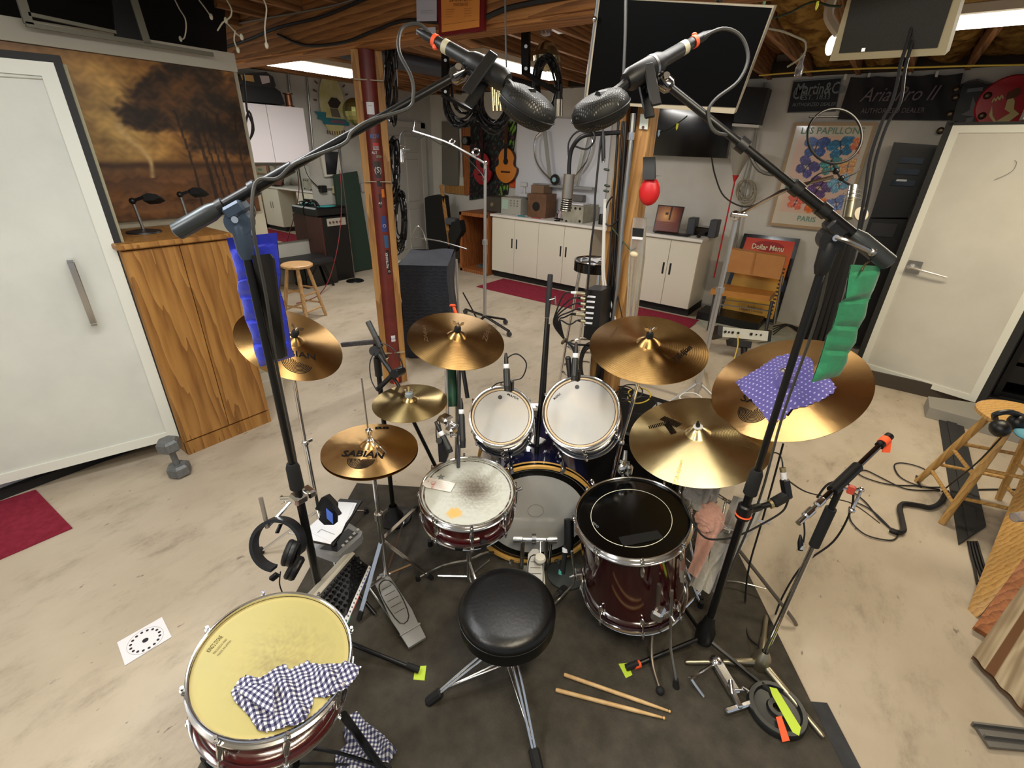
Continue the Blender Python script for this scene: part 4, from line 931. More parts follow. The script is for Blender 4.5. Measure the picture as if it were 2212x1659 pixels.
# ---- throne
P, n, R = FIT['throne']; P = V(P); b = V((P.x+.02, P.y, FZ))
t = T('drum_throne', 'round black padded drum throne on a chrome tripod', 'stool', b)
leather = mat('black_vinyl', (8, 8, 8), .34, b=(90, .06), spec=.5)
part(t, 'seat', B().lathe([(0, .012), (R*.7, .012), (R*.88, .008), (R*.965, -.004), (R, -.018), (R+.0, -.022), (R-.003, -.028), (R-.001, -.034), (R-.001, -.075), (R-.012, -.085), (0, -.085)], P, n, 72), leather)
part(t, 'piping', B().ring(P-V((0, 0, .024)), n, R-.001, .0028, 72, 6), leather)
zb = P.z-.085; part(t, 'seat_clamp', B().cyl((P.x, P.y, zb-.02), (P.x, P.y, zb), .045).box((P.x, P.y-.02, zb-.03), (.04, .06, .03), bev=.004), darkchrome)
part(t, 'pole', B().cyl((b.x, b.y, .09), (P.x, P.y, zb), .0125), chrome)
part(t, 'collar', B().cyl((b.x, b.y, .20), (b.x, b.y, .235), .024).cyl((b.x, b.y, .085), (b.x, b.y, .115), .024), chrome)
hubT = V((b.x, b.y, .22))
for x_, y_ in ((938, 1505), (1158, 1640), (1215, 1275)):
    e_ = px(x_, y_, z=.03); lo = V((b.x, b.y, .10)); d_ = (e_-hubT).normalized(); s_ = d_.cross(V((0, 0, 1))).normalized()*.008
    lg = part(t, 'leg', B().tube([hubT+s_, hubT.lerp(e_, .35)+s_+V((0, 0, .02)), e_+s_*.5], .004, 6, 4).tube([hubT-s_, hubT.lerp(e_, .35)-s_+V((0, 0, .02)), e_-s_*.5], .004, 6, 4), chrome)
    part(lg, 'strut', B().cyl(lo+s_, e_.lerp(hubT, .15), .0035).cyl(lo-s_, e_.lerp(hubT, .15), .0035), chrome)
    part(lg, 'rubber_foot', B().bar(e_-d_*.035+V((0, 0, -.004)), e_+d_*.035-V((0, 0, .004)), .034, .03, bev=.008), rubber)
# ---- snare stand
P, n, R = FIT['snare']; P = V(P); c = P-V(n)*.15; g = V((c.x, c.y, FZ))
def snare_stand(c, label, la=.3, lr=.24, R=.17, m=chrome):
    t = T('snare_stand', label, 'drum stand', V((c.x, c.y, FZ)))
    part(t, 'pole', B().cyl((c.x, c.y, .06), (c.x, c.y, c.z-.08), .011), m)
    part(t, 'basket_hub', B().cyl((c.x, c.y, c.z-.10), (c.x, c.y, c.z-.06), .02), m)
    for i in range(3):
        a = la+2*PI*i/3; er = V((math.cos(a), math.sin(a), 0)); e_ = V((c.x, c.y, .02))+er*lr
        ar = part(t, 'basket_arm', B().tube([V((c.x, c.y, c.z-.08)), V((c.x, c.y, c.z-.07))+er*.06, V((c.x, c.y, c.z-.02))+er*(R-.01), V((c.x, c.y, c.z+.012))+er*(R+.012)], .0055, 6, 4), m)
        part(ar, 'rubber_grip', B().box(V((c.x, c.y, c.z+.006))+er*(R+.016), (.018, .024, .045), Matrix.Rotation(a, 4, 'Z'), bev=.004), rubber)
        lg = part(t, 'leg', B().tube([V((c.x, c.y, .17)), V((c.x, c.y, .12))+er*lr*.5, e_], .0055, 6, 3).tube([V((c.x, c.y, .07)), e_.lerp(V((c.x, c.y, .10)), .4)], .004, 6, 1), m)
        part(lg, 'rubber_foot', B().cyl(e_+V((0, 0, .015)), V((e_.x, e_.y, FZ)), .010, .012), rubber)
    return t
snare_stand(c, 'chrome stand carrying the snare drum with the paper tag', la=-2.1)
P, n, R2 = FIT['snare2']; c2 = V(P)-V(n)*.18
snare_stand(c2, 'stand carrying the yellow-headed snare drum at the bottom left', la=-.9, lr=.28, m=blackm)
# ================================================================ SMALL THINGS AROUND THE KIT
def cloth(name, label, cat, out, inner, fz, m, th=.002):
    """folded cloth from a pixel outline: fan of a smooth fill with height bumps fz(x,y)->pixel to world"""
    pass
def poly_cloth(name, label, pts, surf, m, group=None, n=34, bump=.006, seed=1, th=.0012, paint=None):
    """cloth lying on a surface: pixel outline -> grid clipped to outline, lifted by folds"""
    rnd = random.Random(seed); ph = [rnd.uniform(0, 6) for _ in range(8)]
    xs = [p[0] for p in pts]; ys = [p[1] for p in pts]; x0, x1, y0, y1 = min(xs), max(xs), min(ys), max(ys)
    def inside(x, y):
        c = False; j = len(pts)-1
        for i in range(len(pts)):
            xi, yi = pts[i]; xj, yj = pts[j]
            if (yi > y) != (yj > y) and x < (xj-xi)*(y-yi)/(yj-yi)+xi: c = not c
            j = i
        return c
    def snap(x, y):
        best = None
        for i in range(len(pts)):
            a = V(pts[i-1]); b_ = V(pts[i]); d = b_-a; k = max(0, min(1, (V((x, y))-a).dot(d)/d.length_squared)); q = a+d*k; l = (q-V((x, y))).length
            if best is None or l < best[0]: best = (l, q)
        return best
    b = B(); cell = {}; st = (x1-x0)/n; ny = int((y1-y0)/st)+1
    def vert(i, j):
        if (i, j) in cell: return cell[(i, j)]
        x, y = x0+i*st, y0+j*st
        l, q = snap(x, y); ins = inside(x, y)
        if not ins: x, y = q
        ed_ = min(1, (l if ins else 0)/(st*2.5))
        hgt_ = bump*(.35+.65*math.sin(x*.05+y*.03+ph[0])*math.sin(y*.06-x*.02+ph[1])+.4*math.sin(x*.11-y*.08+ph[2]))*ed_+.003
        p, nn_ = surf(x, y); cell[(i, j)] = b.bm.verts.new(p+nn_*max(hgt_, .002)); return cell[(i, j)]
    fs = []
    for i in range(n+1):
        for j in range(ny+1):
            if inside(x0+(i+.5)*st, y0+(j+.5)*st) :
                vs = [vert(i, j), vert(i+1, j), vert(i+1, j+1), vert(i, j+1)]
                if len(set(v.co.to_tuple(6) for v in vs)) == 4: fs.append(b.bm.faces.new(vs))
    bmesh.ops.recalc_face_normals(b.bm, faces=fs); bmesh.ops.solidify(b.bm, geom=fs, thickness=th)
    return one(name, b, m, label, 'cloth', group)
def check_mat(name, c1, c2, c3, scale, ang, dist=0):
    def bd(nt, P, N, K):
        tc = N('ShaderNodeTexCoord'); mp = N('ShaderNodeMapping'); mp.inputs['Rotation'].default_value = (0, 0, ang); K(tc.outputs['Object'], mp.inputs[0])
        no = N('ShaderNodeTexNoise'); no.inputs['Scale'].default_value = 9; K(mp.outputs[0], no.inputs['Vector'])
        vm = N('ShaderNodeVectorMath'); vm.operation = 'MULTIPLY_ADD'; vm.inputs[1].default_value = (dist, dist, dist); K(no.outputs['Color'], vm.inputs[0]); K(mp.outputs[0], vm.inputs[2])
        sp = N('ShaderNodeSeparateXYZ'); K(vm.outputs[0], sp.inputs[0]); o_ = []
        for k in 'XY':
            mu = N('ShaderNodeMath'); mu.operation = 'MULTIPLY'; mu.inputs[1].default_value = scale; K(sp.outputs[k], mu.inputs[0])
            fr = N('ShaderNodeMath'); fr.operation = 'FRACT'; K(mu.outputs[0], fr.inputs[0])
            gt = N('ShaderNodeMath'); gt.operation = 'GREATER_THAN'; gt.inputs[1].default_value = .5; K(fr.outputs[0], gt.inputs[0]); o_.append(gt.outputs[0])
        ad = N('ShaderNodeMath'); ad.operation = 'ADD'; K(o_[0], ad.inputs[0]); K(o_[1], ad.inputs[1])
        dv = N('ShaderNodeMath'); dv.operation = 'MULTIPLY'; dv.inputs[1].default_value = .5; K(ad.outputs[0], dv.inputs[0])
        r = N('ShaderNodeValToRGB'); r.color_ramp.interpolation = 'CONSTANT'; e = r.color_ramp.elements; e.new(.5)
        for q, (p, c) in zip(e, ((0, c1), (.4, c2), (.9, c3))): q.position = p; q.color = lin(c)
        K(dv.outputs[0], r.inputs[0]); K(r.outputs[0], P.inputs['Base Color'])
    return node_mat(name, .85, bd)
ging = check_mat('navy_gingham', (226, 226, 226), (112, 112, 140), (34, 34, 72), 84, .3, .02)
ging2 = check_mat('navy_gingham_small', (220, 220, 222), (112, 114, 140), (44, 46, 84), 78, .9, .02)
def on_disc(M, z):
    p_ = M.translation+M.to_3x3() @ V((0, 0, z)); n_ = M.to_3x3() @ V((0, 0, 1))
    return lambda x, y: (hit(x, y, p_, n_), n_)
base_s2 = on_disc(S2M, .003)
def surf_s2(x, y):
    p, n_ = base_s2(x, y); r = (S2M.inverted() @ p).xy.length
    if r < .175: p = p-n_*.014
    return p, n_
gingham = poly_cloth('checked_cloth', 'navy and white checked cloth crumpled on the yellow snare head', [(498, 1490), (515, 1462), (530, 1452), (562, 1458), (600, 1433), (617, 1428), (624, 1440), (664, 1421), (690, 1430), (708, 1428), (745, 1428), (781, 1441), (772, 1462), (750, 1488), (712, 1505), (678, 1502), (672, 1535), (660, 1558), (640, 1568), (575, 1578), (556, 1572), (535, 1540), (505, 1508)], surf_s2, ging, n=46, bump=.017, seed=4)
part(gingham, 'fold', B().grid(lambda u, v: (lambda q: q[0]+q[1]*(.022+.006*math.sin(PI*v)))(surf_s2(508+(592-508)*u+8*v*(1-u), 1490+(1448-1490)*u*.3+(1560-1488)*v*(.15+.85*u))), 10, 10, .0015), check_mat('gingham_turned', (226, 226, 226), (112, 112, 140), (34, 34, 72), 84, 1.25, .01))
one_s = poly_cloth('checked_cloth', 'navy and white checked cloth lying on the carpet right of the yellow-headed snare', [(755, 1545), (772, 1537), (790, 1560), (830, 1590), (858, 1622), (840, 1650), (818, 1644), (800, 1690), (726, 1690), (724, 1630), (748, 1610), (742, 1580)], lambda x, y: (px(x, y, z=.02), V((0, 0, 1))), ging2, n=40, bump=.03, seed=8)
one('support_rod', B().tube([px(742, 1545, z=.30), px(775, 1590, z=.12), px(838, 1680, z=.02)], .012, 8, 4), blackm, 'black stand leg crossing over the checked cloth on the carpet', 'stand rod')
t_, M_, f_ = CS['purple']; CM = M_
def surf_pc(x, y):
    p = hit(x, y, CM.translation, CM.to_3x3() @ V((0, 0, 1))); l = CM.inverted() @ p
    # meet the cymbal surface itself
    for _ in range(3):
        pl_ = CM.translation+CM.to_3x3() @ V((0, 0, f_(min(l.xy.length, .266)))); p = hit(x, y, pl_, CM.to_3x3() @ V((0, 0, 1))); l = CM.inverted() @ p
    return p, CM.to_3x3() @ V((0, 0, 1))
def purple_build(nt, P, N, K):
    tc = N('ShaderNodeTexCoord'); mp = N('ShaderNodeMapping'); mp.inputs['Rotation'].default_value = (0, 0, .5); mp.inputs['Scale'].default_value = (62, 62, 0); K(tc.outputs['Object'], mp.inputs[0])
    vo = N('ShaderNodeTexVoronoi'); vo.inputs['Scale'].default_value = 1; vo.inputs['Randomness'].default_value = 0; K(mp.outputs[0], vo.inputs['Vector'])
    K(ramp(nt, vo.outputs['Distance'], [(.13, (176, 172, 214)), (.22, (94, 86, 150))], K), P.inputs['Base Color'])
purp = node_mat('purple_dotted_cloth', .9, purple_build)
poly_cloth('dotted_cloth', 'purple cloth with white dots draped over the big tilted cymbal', [(1587, 826), (1640, 795), (1680, 768), (1715, 764), (1755, 775), (1762, 815), (1785, 808), (1808, 838), (1800, 852), (1770, 868), (1740, 880), (1710, 885), (1695, 905), (1664, 919), (1655, 905), (1625, 868), (1605, 850)], surf_pc, purp, n=40, bump=.008, seed=2)
# ---- drumsticks
def stick(a, b_, label):
    a, b_ = px(*a, z=.018), px(*b_, z=.018); L = (b_-a).length
    t = T('drumstick', label, 'drumstick', a, group='drumsticks')
    part(t, 'shaft', B().lathe([(0, 0), (.006, .001), (.0073, .006), (.0073, L*.72), (.0042, L*.965), (.003, L*.972)], a, b_-a, 14), mat('hickory', (214, 182, 132), .45, n=30, col2=(198, 160, 106), stretch=(1, 1, 1)))
    part(t, 'bead', B().sph(b_-(b_-a).normalized()*.006, .0052, n=12), mat('hickory_tip', (222, 178, 116), .4))
stick((1200, 1490), (1438, 1552), 'wooden drumstick on the carpet, the nearer of the crossed-looking pair')
stick((1218, 1457), (1450, 1538), 'wooden drumstick on the carpet, the farther of the pair')
# ---- printed card on the floor, left
cp = [px(x, y, z=.002) for x, y in ((253, 1388), (350, 1333), (371, 1376), (270, 1438))]
t = one('printed_card', B().prism(cp, .0012, (0, 0, 1)), mat('card_white', (226, 224, 226), .6), 'white card printed with a ring of black dots, on the floor at left', 'card')
cc = px(314, 1383, z=.0036); inkk = mat('violet_black', (34, 24, 36), .6); ca = (cp[1]-cp[0]).normalized(); cb = V((-ca.y, ca.x, 0))
b = B().cyl(cc, cc+V((0, 0, .0004)), .0105, n=16)
part(t, 'centre_dot', b, inkk, flat=True)
for i in range(16):
    a = 2*PI*i/16; e_ = cc+ca*math.cos(a)*.048+cb*math.sin(a)*.048; part(t, 'dot', B().cyl(e_, e_+V((0, 0, .0004)), .0052, n=10), inkk, flat=True)
part(t, 'outline', B().ring(cc, (0, 0, 1), .060, .0006, 40, 4), mat('grey_line', (150, 148, 150), .6), flat=True)
# ---- dumbbell standing on end
db = px(392, 1025, z=0); 
t = T('dumbbell', 'grey hexagonal dumbbell standing on end beside the left door', 'dumbbell', db)
iron = mat('cast_iron_grey', (120, 122, 122), .5, .3, n=40, col2=(100, 102, 103))
def hexh(z0, z1, tilt): return B().lathe([(.030, z0), (.044, z0+.012), (.046, z0+.018), (.046, z1-.018), (.044, z1-.012), (.030, z1)], db, tilt, 6, True)
tl = V((-.045, .02, 1)).normalized(); sc_ = 1.32
for z0 in (0, .175): part(t, 'hex_head', B().lathe([(.036*sc_, z0), (.047*sc_, z0+.014), (.047*sc_, z0+.062), (.036*sc_, z0+.076)], db+V((0, 0, .002)), tl, 6, True), iron, flat=True)
part(t, 'handle', B().cyl(db+tl*.07, db+tl*.18, .017), iron)
# ---- maroon rugs
rg = [px(-60, 1105, z=0), px(78, 1060, z=0), px(157, 1142, z=0), px(-60, 1236, z=0)]
one('maroon_rug', B().prism([p+V((0, 0, .001)) for p in rg], .008, (0, 0, 1)), maroon, 'maroon carpet piece at the left edge below the white door', 'rug')
rg = [px(1028, 622, z=0), px(1085, 596, z=0), px(1480, 672, z=0), px(1560, 700, z=0), px(1500, 725, z=0), px(1245, 668, z=0)]
one('maroon_rug', B().corner((5.17, 1.4, .001), (5.82, 4.42, .009)), maroon, 'long maroon runner carpet in front of the white cabinets', 'rug')
# ---- weight plate with tapes
wc = V((1.40, -.212, FZ)); t = T('weight_plate', 'round black weight plate with lime and orange tape', 'weight plate', wc)
part(t, 'disc', B().lathe([(.016, .002), (.016, .026), (.032, .028), (.036, .018), (.075, .016), (.080, .028), (.094, .028), (.098, .022), (.098, .004), (.094, 0), (.016, 0)], wc+V((0, 0, .004)), (0, 0, 1), 56), mat('plate_black', (24, 25, 25), .4, n=30, col2=(34, 36, 36)))
text(t, '1.25 KG', mat('plate_raised', (34, 35, 35), .4), wc+V((-.03, .045, .0205)), V((.6, -.8, 0)), V((.8, .6, 0)), .014)
part(t, 'lime_tape', B().prism([px(x, y, z=.040) for x, y in ((1662, 1484), (1678, 1488), (1730, 1572), (1726, 1590), (1712, 1582), (1668, 1502))], .0012, (0, 0, 1)), green_t)
part(t, 'orange_tape', B().prism([px(x, y, z=.040) for x, y in ((1676, 1549), (1688, 1547), (1706, 1600), (1690, 1603))], .0012, (0, 0, 1)), orange_t)
# ---- champagne base stand with chrome boom (right)
gb_ = px(1643, 1432, z=.03); gb_.z = FZ; gold = mat('champagne_metal', (168, 160, 138), .35, .9)
t = T('boom_stand', 'short boom stand with champagne coloured tripod base, at the right of the carpet', 'microphone stand', gb_)
part(t, 'base_hub', B().lathe([(.0, .0), (.030, .004), (.036, .03), (.030, .06), (.016, .085), (.012, .09)], gb_, n=24), gold)
for x_, y_ in ((1480, 1430), (1780, 1593), (1655, 1330)):
    e_ = px(x_, y_, z=.022); part(t, 'leg', B().lathe([(.014, 0), (.015, .01), (.0135, .12), (.010, .13), (.0095, (e_-gb_).length-.01), (.006, (e_-gb_).length)], gb_+V((0, 0, .03)), e_-gb_-V((0, 0, .03)), 14, True), gold)
tp = px(1778, 1130, D=1.93); sb = gb_+V((0, 0, .08))
sq = near(gb_, 1815, 1060, 0); sq = V((gb_.x, gb_.y, vz(gb_, 1062))); j_ = px(1815, 1055, D=(sq-O).dot(FW))
part(t, 'lower_tube', B().cyl(sb, sb.lerp(j_, .74), .010), chrome); part(t, 'grip', B().cyl(sb.lerp(j_, .70), sb.lerp(j_, .90), .0165), rubber); part(t, 'upper_tube', B().cyl(sb.lerp(j_, .90), j_, .010), black)
bm0, bm1 = px(1735, 1120, D=(j_-O).dot(FW)-.12), px(1918, 945, D=(j_-O).dot(FW)+.02)
dd_ = (bm1-bm0).normalized()
part(t, 'boom_arm', B().cyl(bm0.lerp(bm1, .2), bm1, .0085), darkchrome); part(t, 'boom_sleeve', B().cyl(bm0.lerp(bm1, .32), bm0.lerp(bm1, .62), .016), black)
part(t, 'mount_end', B().lathe([(.009, 0), (.011, .004), (.011, .03), (.006, .035), (.006, .05), (.012, .054), (.012, .085), (.008, .09), (.008, .12)], bm0.lerp(bm1, .22), -dd_, 14, True), chrome)
part(t, 'tip_cap', B().cyl(bm1-dd_*.05, bm1+dd_*.01, .0125), black); part(t, 'orange_tape', B().cyl(bm1-dd_*.035, bm1-dd_*.01, .0145), orange_t); part(t, 'tape_flag', B().prism([px(x, y, D=(bm1-O).dot(FW)-.01) for x, y in ((1909, 958), (1927, 950), (1923, 978), (1906, 977))], .003, FW), orange_t)
part(t, 'lever', B().tube([j_, j_+RT*.035-FW*.02, j_+RT*.05-FW*.02-UP*.002, j_+RT*.022-UP*.062-FW*.02], .0045, 8, 2).sph(j_+RT*.05-FW*.02, .009).sph(j_+RT*.022-UP*.064-FW*.02, .009), chrome, 'chrome crank lever'); part(t, 'red_clip', B().box(j_+RT*.02-FW*.02, (.012, .02, .03), bev=.003), mat('red_clip', (200, 76, 60), .5))
wire('microphone_cable', [px(1735, 1115, D=1.75), px(1738, 1150, D=1.75), px(1735, 1172, D=1.75)], .003, 'short cable end hanging from the chrome boom mount at right')
cn_ = one('cable_connector', B().lathe([(0, 0), (.009, .002), (.010, .03), (.006, .05), (.003, .06)], px(1729, 1190, D=1.75), UP, 12), black, 'black cable plug with white collar hanging at right', 'connector')
part(cn_, 'white_collar', B().cyl(px(1730, 1186, D=1.75), px(1731, 1178, D=1.75), .0106), mat('collar_white', (226, 228, 230), .5))
wire('microphone_cable', [px(1765, 1075, D=1.78), px(1790, 1045, D=1.76), px(1825, 1042, D=1.78), px(1843, 1065, D=1.82), px(1835, 1110, D=1.86), px(1800, 1170, D=1.93), px(1735, 1220, D=1.98), px(1690, 1290, D=2.05), px(1665, 1360, D=2.1), px(1655, 1405, D=2.1)], .0042, 'dark cable looping down the chrome stand at right')
# ---- chrome multi-clamp and bent rod on the carpet
cq = px(1575, 1480, z=.03)
t = T('chrome_clamp', 'chrome drum hardware clamp lying on the carpet beside the weight plate', 'clamp', cq)
k1, k2, k3 = px(1548, 1430, z=.04), px(1590, 1500, z=.035), px(1592, 1528, z=.03)
part(t, 'clamp_body', B().bar(k1, k2, .045, .03, bev=.008).sph(k1, .028, (1, 1, .8)).bar(px(1575, 1478, z=.05), px(1600, 1530, z=.04), .02, .02, bev=.004), chrome)
part(t, 'clamp_jaw', B().bar(k3-V((.04, -.03, 0)), k3+V((.05, -.04, 0)), .02, .02, bev=.005).cyl(px(1578, 1470, z=.06), px(1582, 1500, z=.05), .008), chrome)
part(t, 'wing_bolt', B().bar(px(1602, 1486, z=.06), px(1618, 1496, z=.06), .006, .02, bev=.002).cyl(px(1580, 1490, z=.05), px(1612, 1490, z=.06), .004), chrome)
part(t, 'bent_rod', B().tube([k1, px(1500, 1462, z=.06), px(1492, 1466, z=.05), px(1520, 1505, z=.012)], .006, 8, 3), chrome)
# ---- the towels on the tom rack behind the floor tom
towel_w = mat('white_towel', (206, 202, 192), .95, n=14, col2=(190, 186, 176), b=(70, .5), sheen=.4); towel_p = mat('pink_towel', (206, 158, 140), .95, n=14, col2=(192, 144, 128), b=(70, .5), sheen=.4)
def sag_towel(name, label, m, path, D0, D1, w0, w1, amp=.014, k=9):
    """hanging folded towel following a pixel path; w0..w1 half widths in pixels"""
    def f(u, v):
        i = min(int(v*(len(path)-1)), len(path)-2); q = v*(len(path)-1)-i
        x = path[i][0]+(path[i+1][0]-path[i][0])*q; y = path[i][1]+(path[i+1][1]-path[i][1])*q
        wd_ = w0+(w1-w0)*v; p = px(x+(2*u-1)*wd_, y+(2*u-1)*wd_*.12, D=D0+(D1-D0)*v)
        return p-FW*(amp*math.sin(u*k+v*3)*(.4+.6*v)+.03*math.sin(PI*u))
    return one(name, B().grid(f, 26, 26, .004), m, label, 'towel')
sag_towel('white_towel', 'white towel hanging in folds on the chrome rack behind the floor tom', towel_w, [(1622, 1075), (1592, 1140), (1556, 1190), (1530, 1225), (1514, 1268)], 1.86, 1.92, 36, 26, .026, 19)
def bunch(par, name, m, x, y, D, rx, ry, s):
    c = px(x, y, D=D); b = B().sph((0, 0, 0), 1, n=44)
    for v in b.bm.verts:
        p = v.co.copy(); k = 1+.10*math.sin(p.x*7+p.y*5+s)*math.sin(p.z*4+s)+.07*math.sin((p.x+p.z)*13+s*2)+.04*math.sin(p.y*21+p.x*9); v.co = c+(RT*p.x*rx+UP*p.y*ry+FW*p.z*rx*.7)*k
    return part(par, name, b, m)
tw_ = sag_towel('pink_towel', 'dusty pink towel bunched over the chrome rack by the floor tom', towel_p, [(1540, 1120), (1524, 1165), (1510, 1200), (1494, 1236)], 1.80, 1.86, 26, 10, .02, 11); bunch(tw_, 'bunched_end', towel_p, 1533, 1122, 1.80, .052, .062, 1)
tg0 = sag_towel('grey_towel', 'greyish white bundled towel under the hammered ride cymbal', mat('grey_towel', (176, 172, 164), .95, n=12, col2=(150, 146, 140), b=(50, .6)), [(1522, 1048), (1518, 1075), (1508, 1100)], 1.86, 1.84, 30, 24, .02, 14); bunch(tg0, 'bunched_middle', MATS['grey_towel'], 1512, 1072, 1.86, .062, .058, 4)
sag_towel('white_towel', 'small white towel end hanging to the carpet below the pink towel', towel_w, [(1572, 1170), (1556, 1200), (1543, 1235), (1537, 1272)], 1.85, 1.93, 30, 13, .024, 9)
t = T('towel_rack', 'chrome percussion rack holding the towels behind the floor tom', 'rack', px(1600, 1250, z=FZ)); rk = lambda l: [px(x, y, D=d) for x, y, d in l]
part(t, 'rail', B().tube(rk([(1545, 1065, 1.9), (1590, 1095, 1.9), (1620, 1120, 1.9), (1660, 1130, 1.95)]), .007, 8, 3), chrome)
part(t, 'frame_loop', B().tube(rk([(1560, 1130, 1.86), (1566, 1090, 1.88), (1572, 1082, 1.88), (1590, 1085, 1.88), (1612, 1105, 1.88)]), .005, 8, 4), chrome)
part(t, 'leg', B().tube([px(1590, 1180, z=.25), px(1700, 1320, z=.06), px(1720, 1350, z=.012)], .008, 8, 4), mat('dull_steel', (130, 122, 108), .4, .8)); part(t, 'leg', B().tube([px(1560, 1215, z=.2), px(1500, 1290, z=.03), px(1470, 1320, z=.015)], .008, 8, 2), chrome)
part(t, 'strut', B().tube([px(1570, 1255, z=.04), px(1600, 1258, z=.04), px(1655, 1272, z=.05)], .004, 6, 3), steel)
part(t, 'clamp', B().box(px(1570, 1142, D=1.83), (.03, .03, .02), bev=.004).cyl(px(1560, 1135, D=1.82), px(1600, 1152, D=1.83), .005), chrome)
# ---- side microphone on the right boom stand
mh = vline(hR, 1105)
t = T('side_microphone', 'black angled microphone clamped low on the right boom stand', 'microphone', mh)
s1, s2, s3, s4 = mh, px(1640, 1095, D=1.66), px(1668, 1088, D=1.64), px(1700, 1070, D=1.64)
part(t, 'clamp', B().lathe([(.018, -.03), (.024, -.025), (.024, .025), (.018, .03)], mh, n=16, cap=True), black); part(t, 'orange_tie', B().ring(mh-V((0, 0, .012)), (0, 0, 1), .0245, .003, 24, 6), orange_t)
part(t, 'arm', B().tube([s1, s2], .014, 10, 1).tube([s2, s3], .010, 10, 1), black); part(t, 'brass_ring', B().cyl(px(1662, 1090, D=1.64), px(1668, 1088, D=1.64), .0155), mat('brass2', (206, 190, 140), .3, .9))
part(t, 'head', B().bar(s3, s4, .032, .03, bev=.006).bar(px(1702, 1078, D=1.64), px(1694, 1034, D=1.64), .028, .028, bev=.006), black)
part(t, 'connector', B().cyl(px(1694, 1036, D=1.64), px(1692, 1020, D=1.64), .0105), mat('label_white', (226, 226, 230), .5)); part(t, 'plug', B().cyl(px(1692, 1020, D=1.64), px(1690, 1010, D=1.64), .010), mat('brass3', (196, 176, 130), .3, .9))
wire('microphone_cable', [px(1691, 1012, D=1.64), px(1688, 990, D=1.64), px(1675, 978, D=1.7), px(1640, 985, D=1.75)], .0025, 'thin cable arching from the side microphone under the hammered ride')
wire('microphone_cable', [px(1705, 1040, D=1.66), px(1740, 1062, D=1.75), px(1790, 1075, D=1.82), px(1845, 1090, D=2.1), px(1900, 1130, D=2.5)], .0028, 'thin cable from the side microphone towards the right wooden stool')
wire('microphone_cable', [px(1702, 1082, D=1.65), px(1690, 1105, D=1.66), px(1650, 1130, D=1.66), px(1600, 1155, D=1.66), px(1555, 1165, D=1.66), px(1515, 1155, D=1.66), px(1475, 1085, D=1.68), px(1475, 1050, D=1.7)], .0035, 'black cable sagging from the side microphone across the pink towel')
wire('microphone_cable', [px(1692, 958, D=1.9), px(1670, 1040, D=1.95), px(1645, 1130, D=2.0), px(1618, 1225, D=2.05), px(1610, 1300, z=.012), px(1615, 1370, z=.012), px(1638, 1395, z=.05)], .004, 'black cable dropping from the big cymbal down to the champagne base')
# ---- headphones on a chrome holder, left boom stand
hpz = vline(hL, 1085); hx = px(600, 1085, D=1.62)
t = T('accessory_arm', 'chrome accessory clamp and arm on the left boom stand', 'clamp', hpz); ce_ = px(645, 1075, D=(hpz-O).dot(FW))
part(t, 'clamp', B().box(ce_, (.045, .05, .035), bev=.008).box(px(668, 1062, D=1.62), (.03, .05, .03), bev=.006).cyl(px(610, 1078, D=1.6), ce_, .009), chrome)
part(t, 'wing_bolt', B().box(px(612, 1078, D=1.6), (.012, .03, .016), bev=.003), chrome)
part(t, 'arm', B().tube([px(630, 1082, D=1.6), px(600, 1115, D=1.58), px(575, 1140, D=1.56)], .006, 8, 2), chrome); part(t, 'rod', B().cyl(px(563, 1075, D=1.54), px(578, 1140, D=1.56), .007), mat('matte_nickel', (170, 160, 146), .4, .8)); part(t, 'lever', B().bar(px(607, 1132, D=1.57), px(598, 1152, D=1.57), .006, .014, bev=.002), darkchrome)
hc = px(594, 1180, D=1.56)
t = T('headphones', 'black over-ear headphones hanging on the left boom stand arm', 'headphones', hc)
b = B(); b.grid(lambda u, v: px(601+56*math.cos(.35-u*4.9), 1175+57*math.sin(.35-u*4.9), D=1.56)+FW*((v-.5)*.042), 48, 2, .011); part(t, 'headband', b, mat('band_vinyl', (22, 23, 27), .45))
for (x, y, dx) in ((632, 1196, 0), (640, 1228, 1)):
    c_ = px(x, y, D=1.52+.05*dx); a_ = (RT*.93+FW*.2-UP*.3*(1-dx)-UP*.5*dx).normalized()
    part(t, 'ear_cup', B().lathe([(0, -.018), (.030, -.016), (.036, -.006), (.036, .004), (.030, .012)], c_, a_, 28, sx=1.15, xd=UP), black); part(t, 'ear_cushion', B().ring(c_-a_*.014, a_, .027, .011, 28, 10, sx=1.2, xd=UP), mat('cushion', (16, 16, 16), .5))
part(t, 'hanging_plug', B().bar(px(585, 1252, D=1.56), px(600, 1240, D=1.56), .014, .02, bev=.003), black)
wire('headphone_cable', [px(606, 1235, D=1.58), px(604, 1262, D=1.6), px(612, 1285, D=1.62)], .0022, 'thin headphone cable hanging behind the yellow-headed snare')
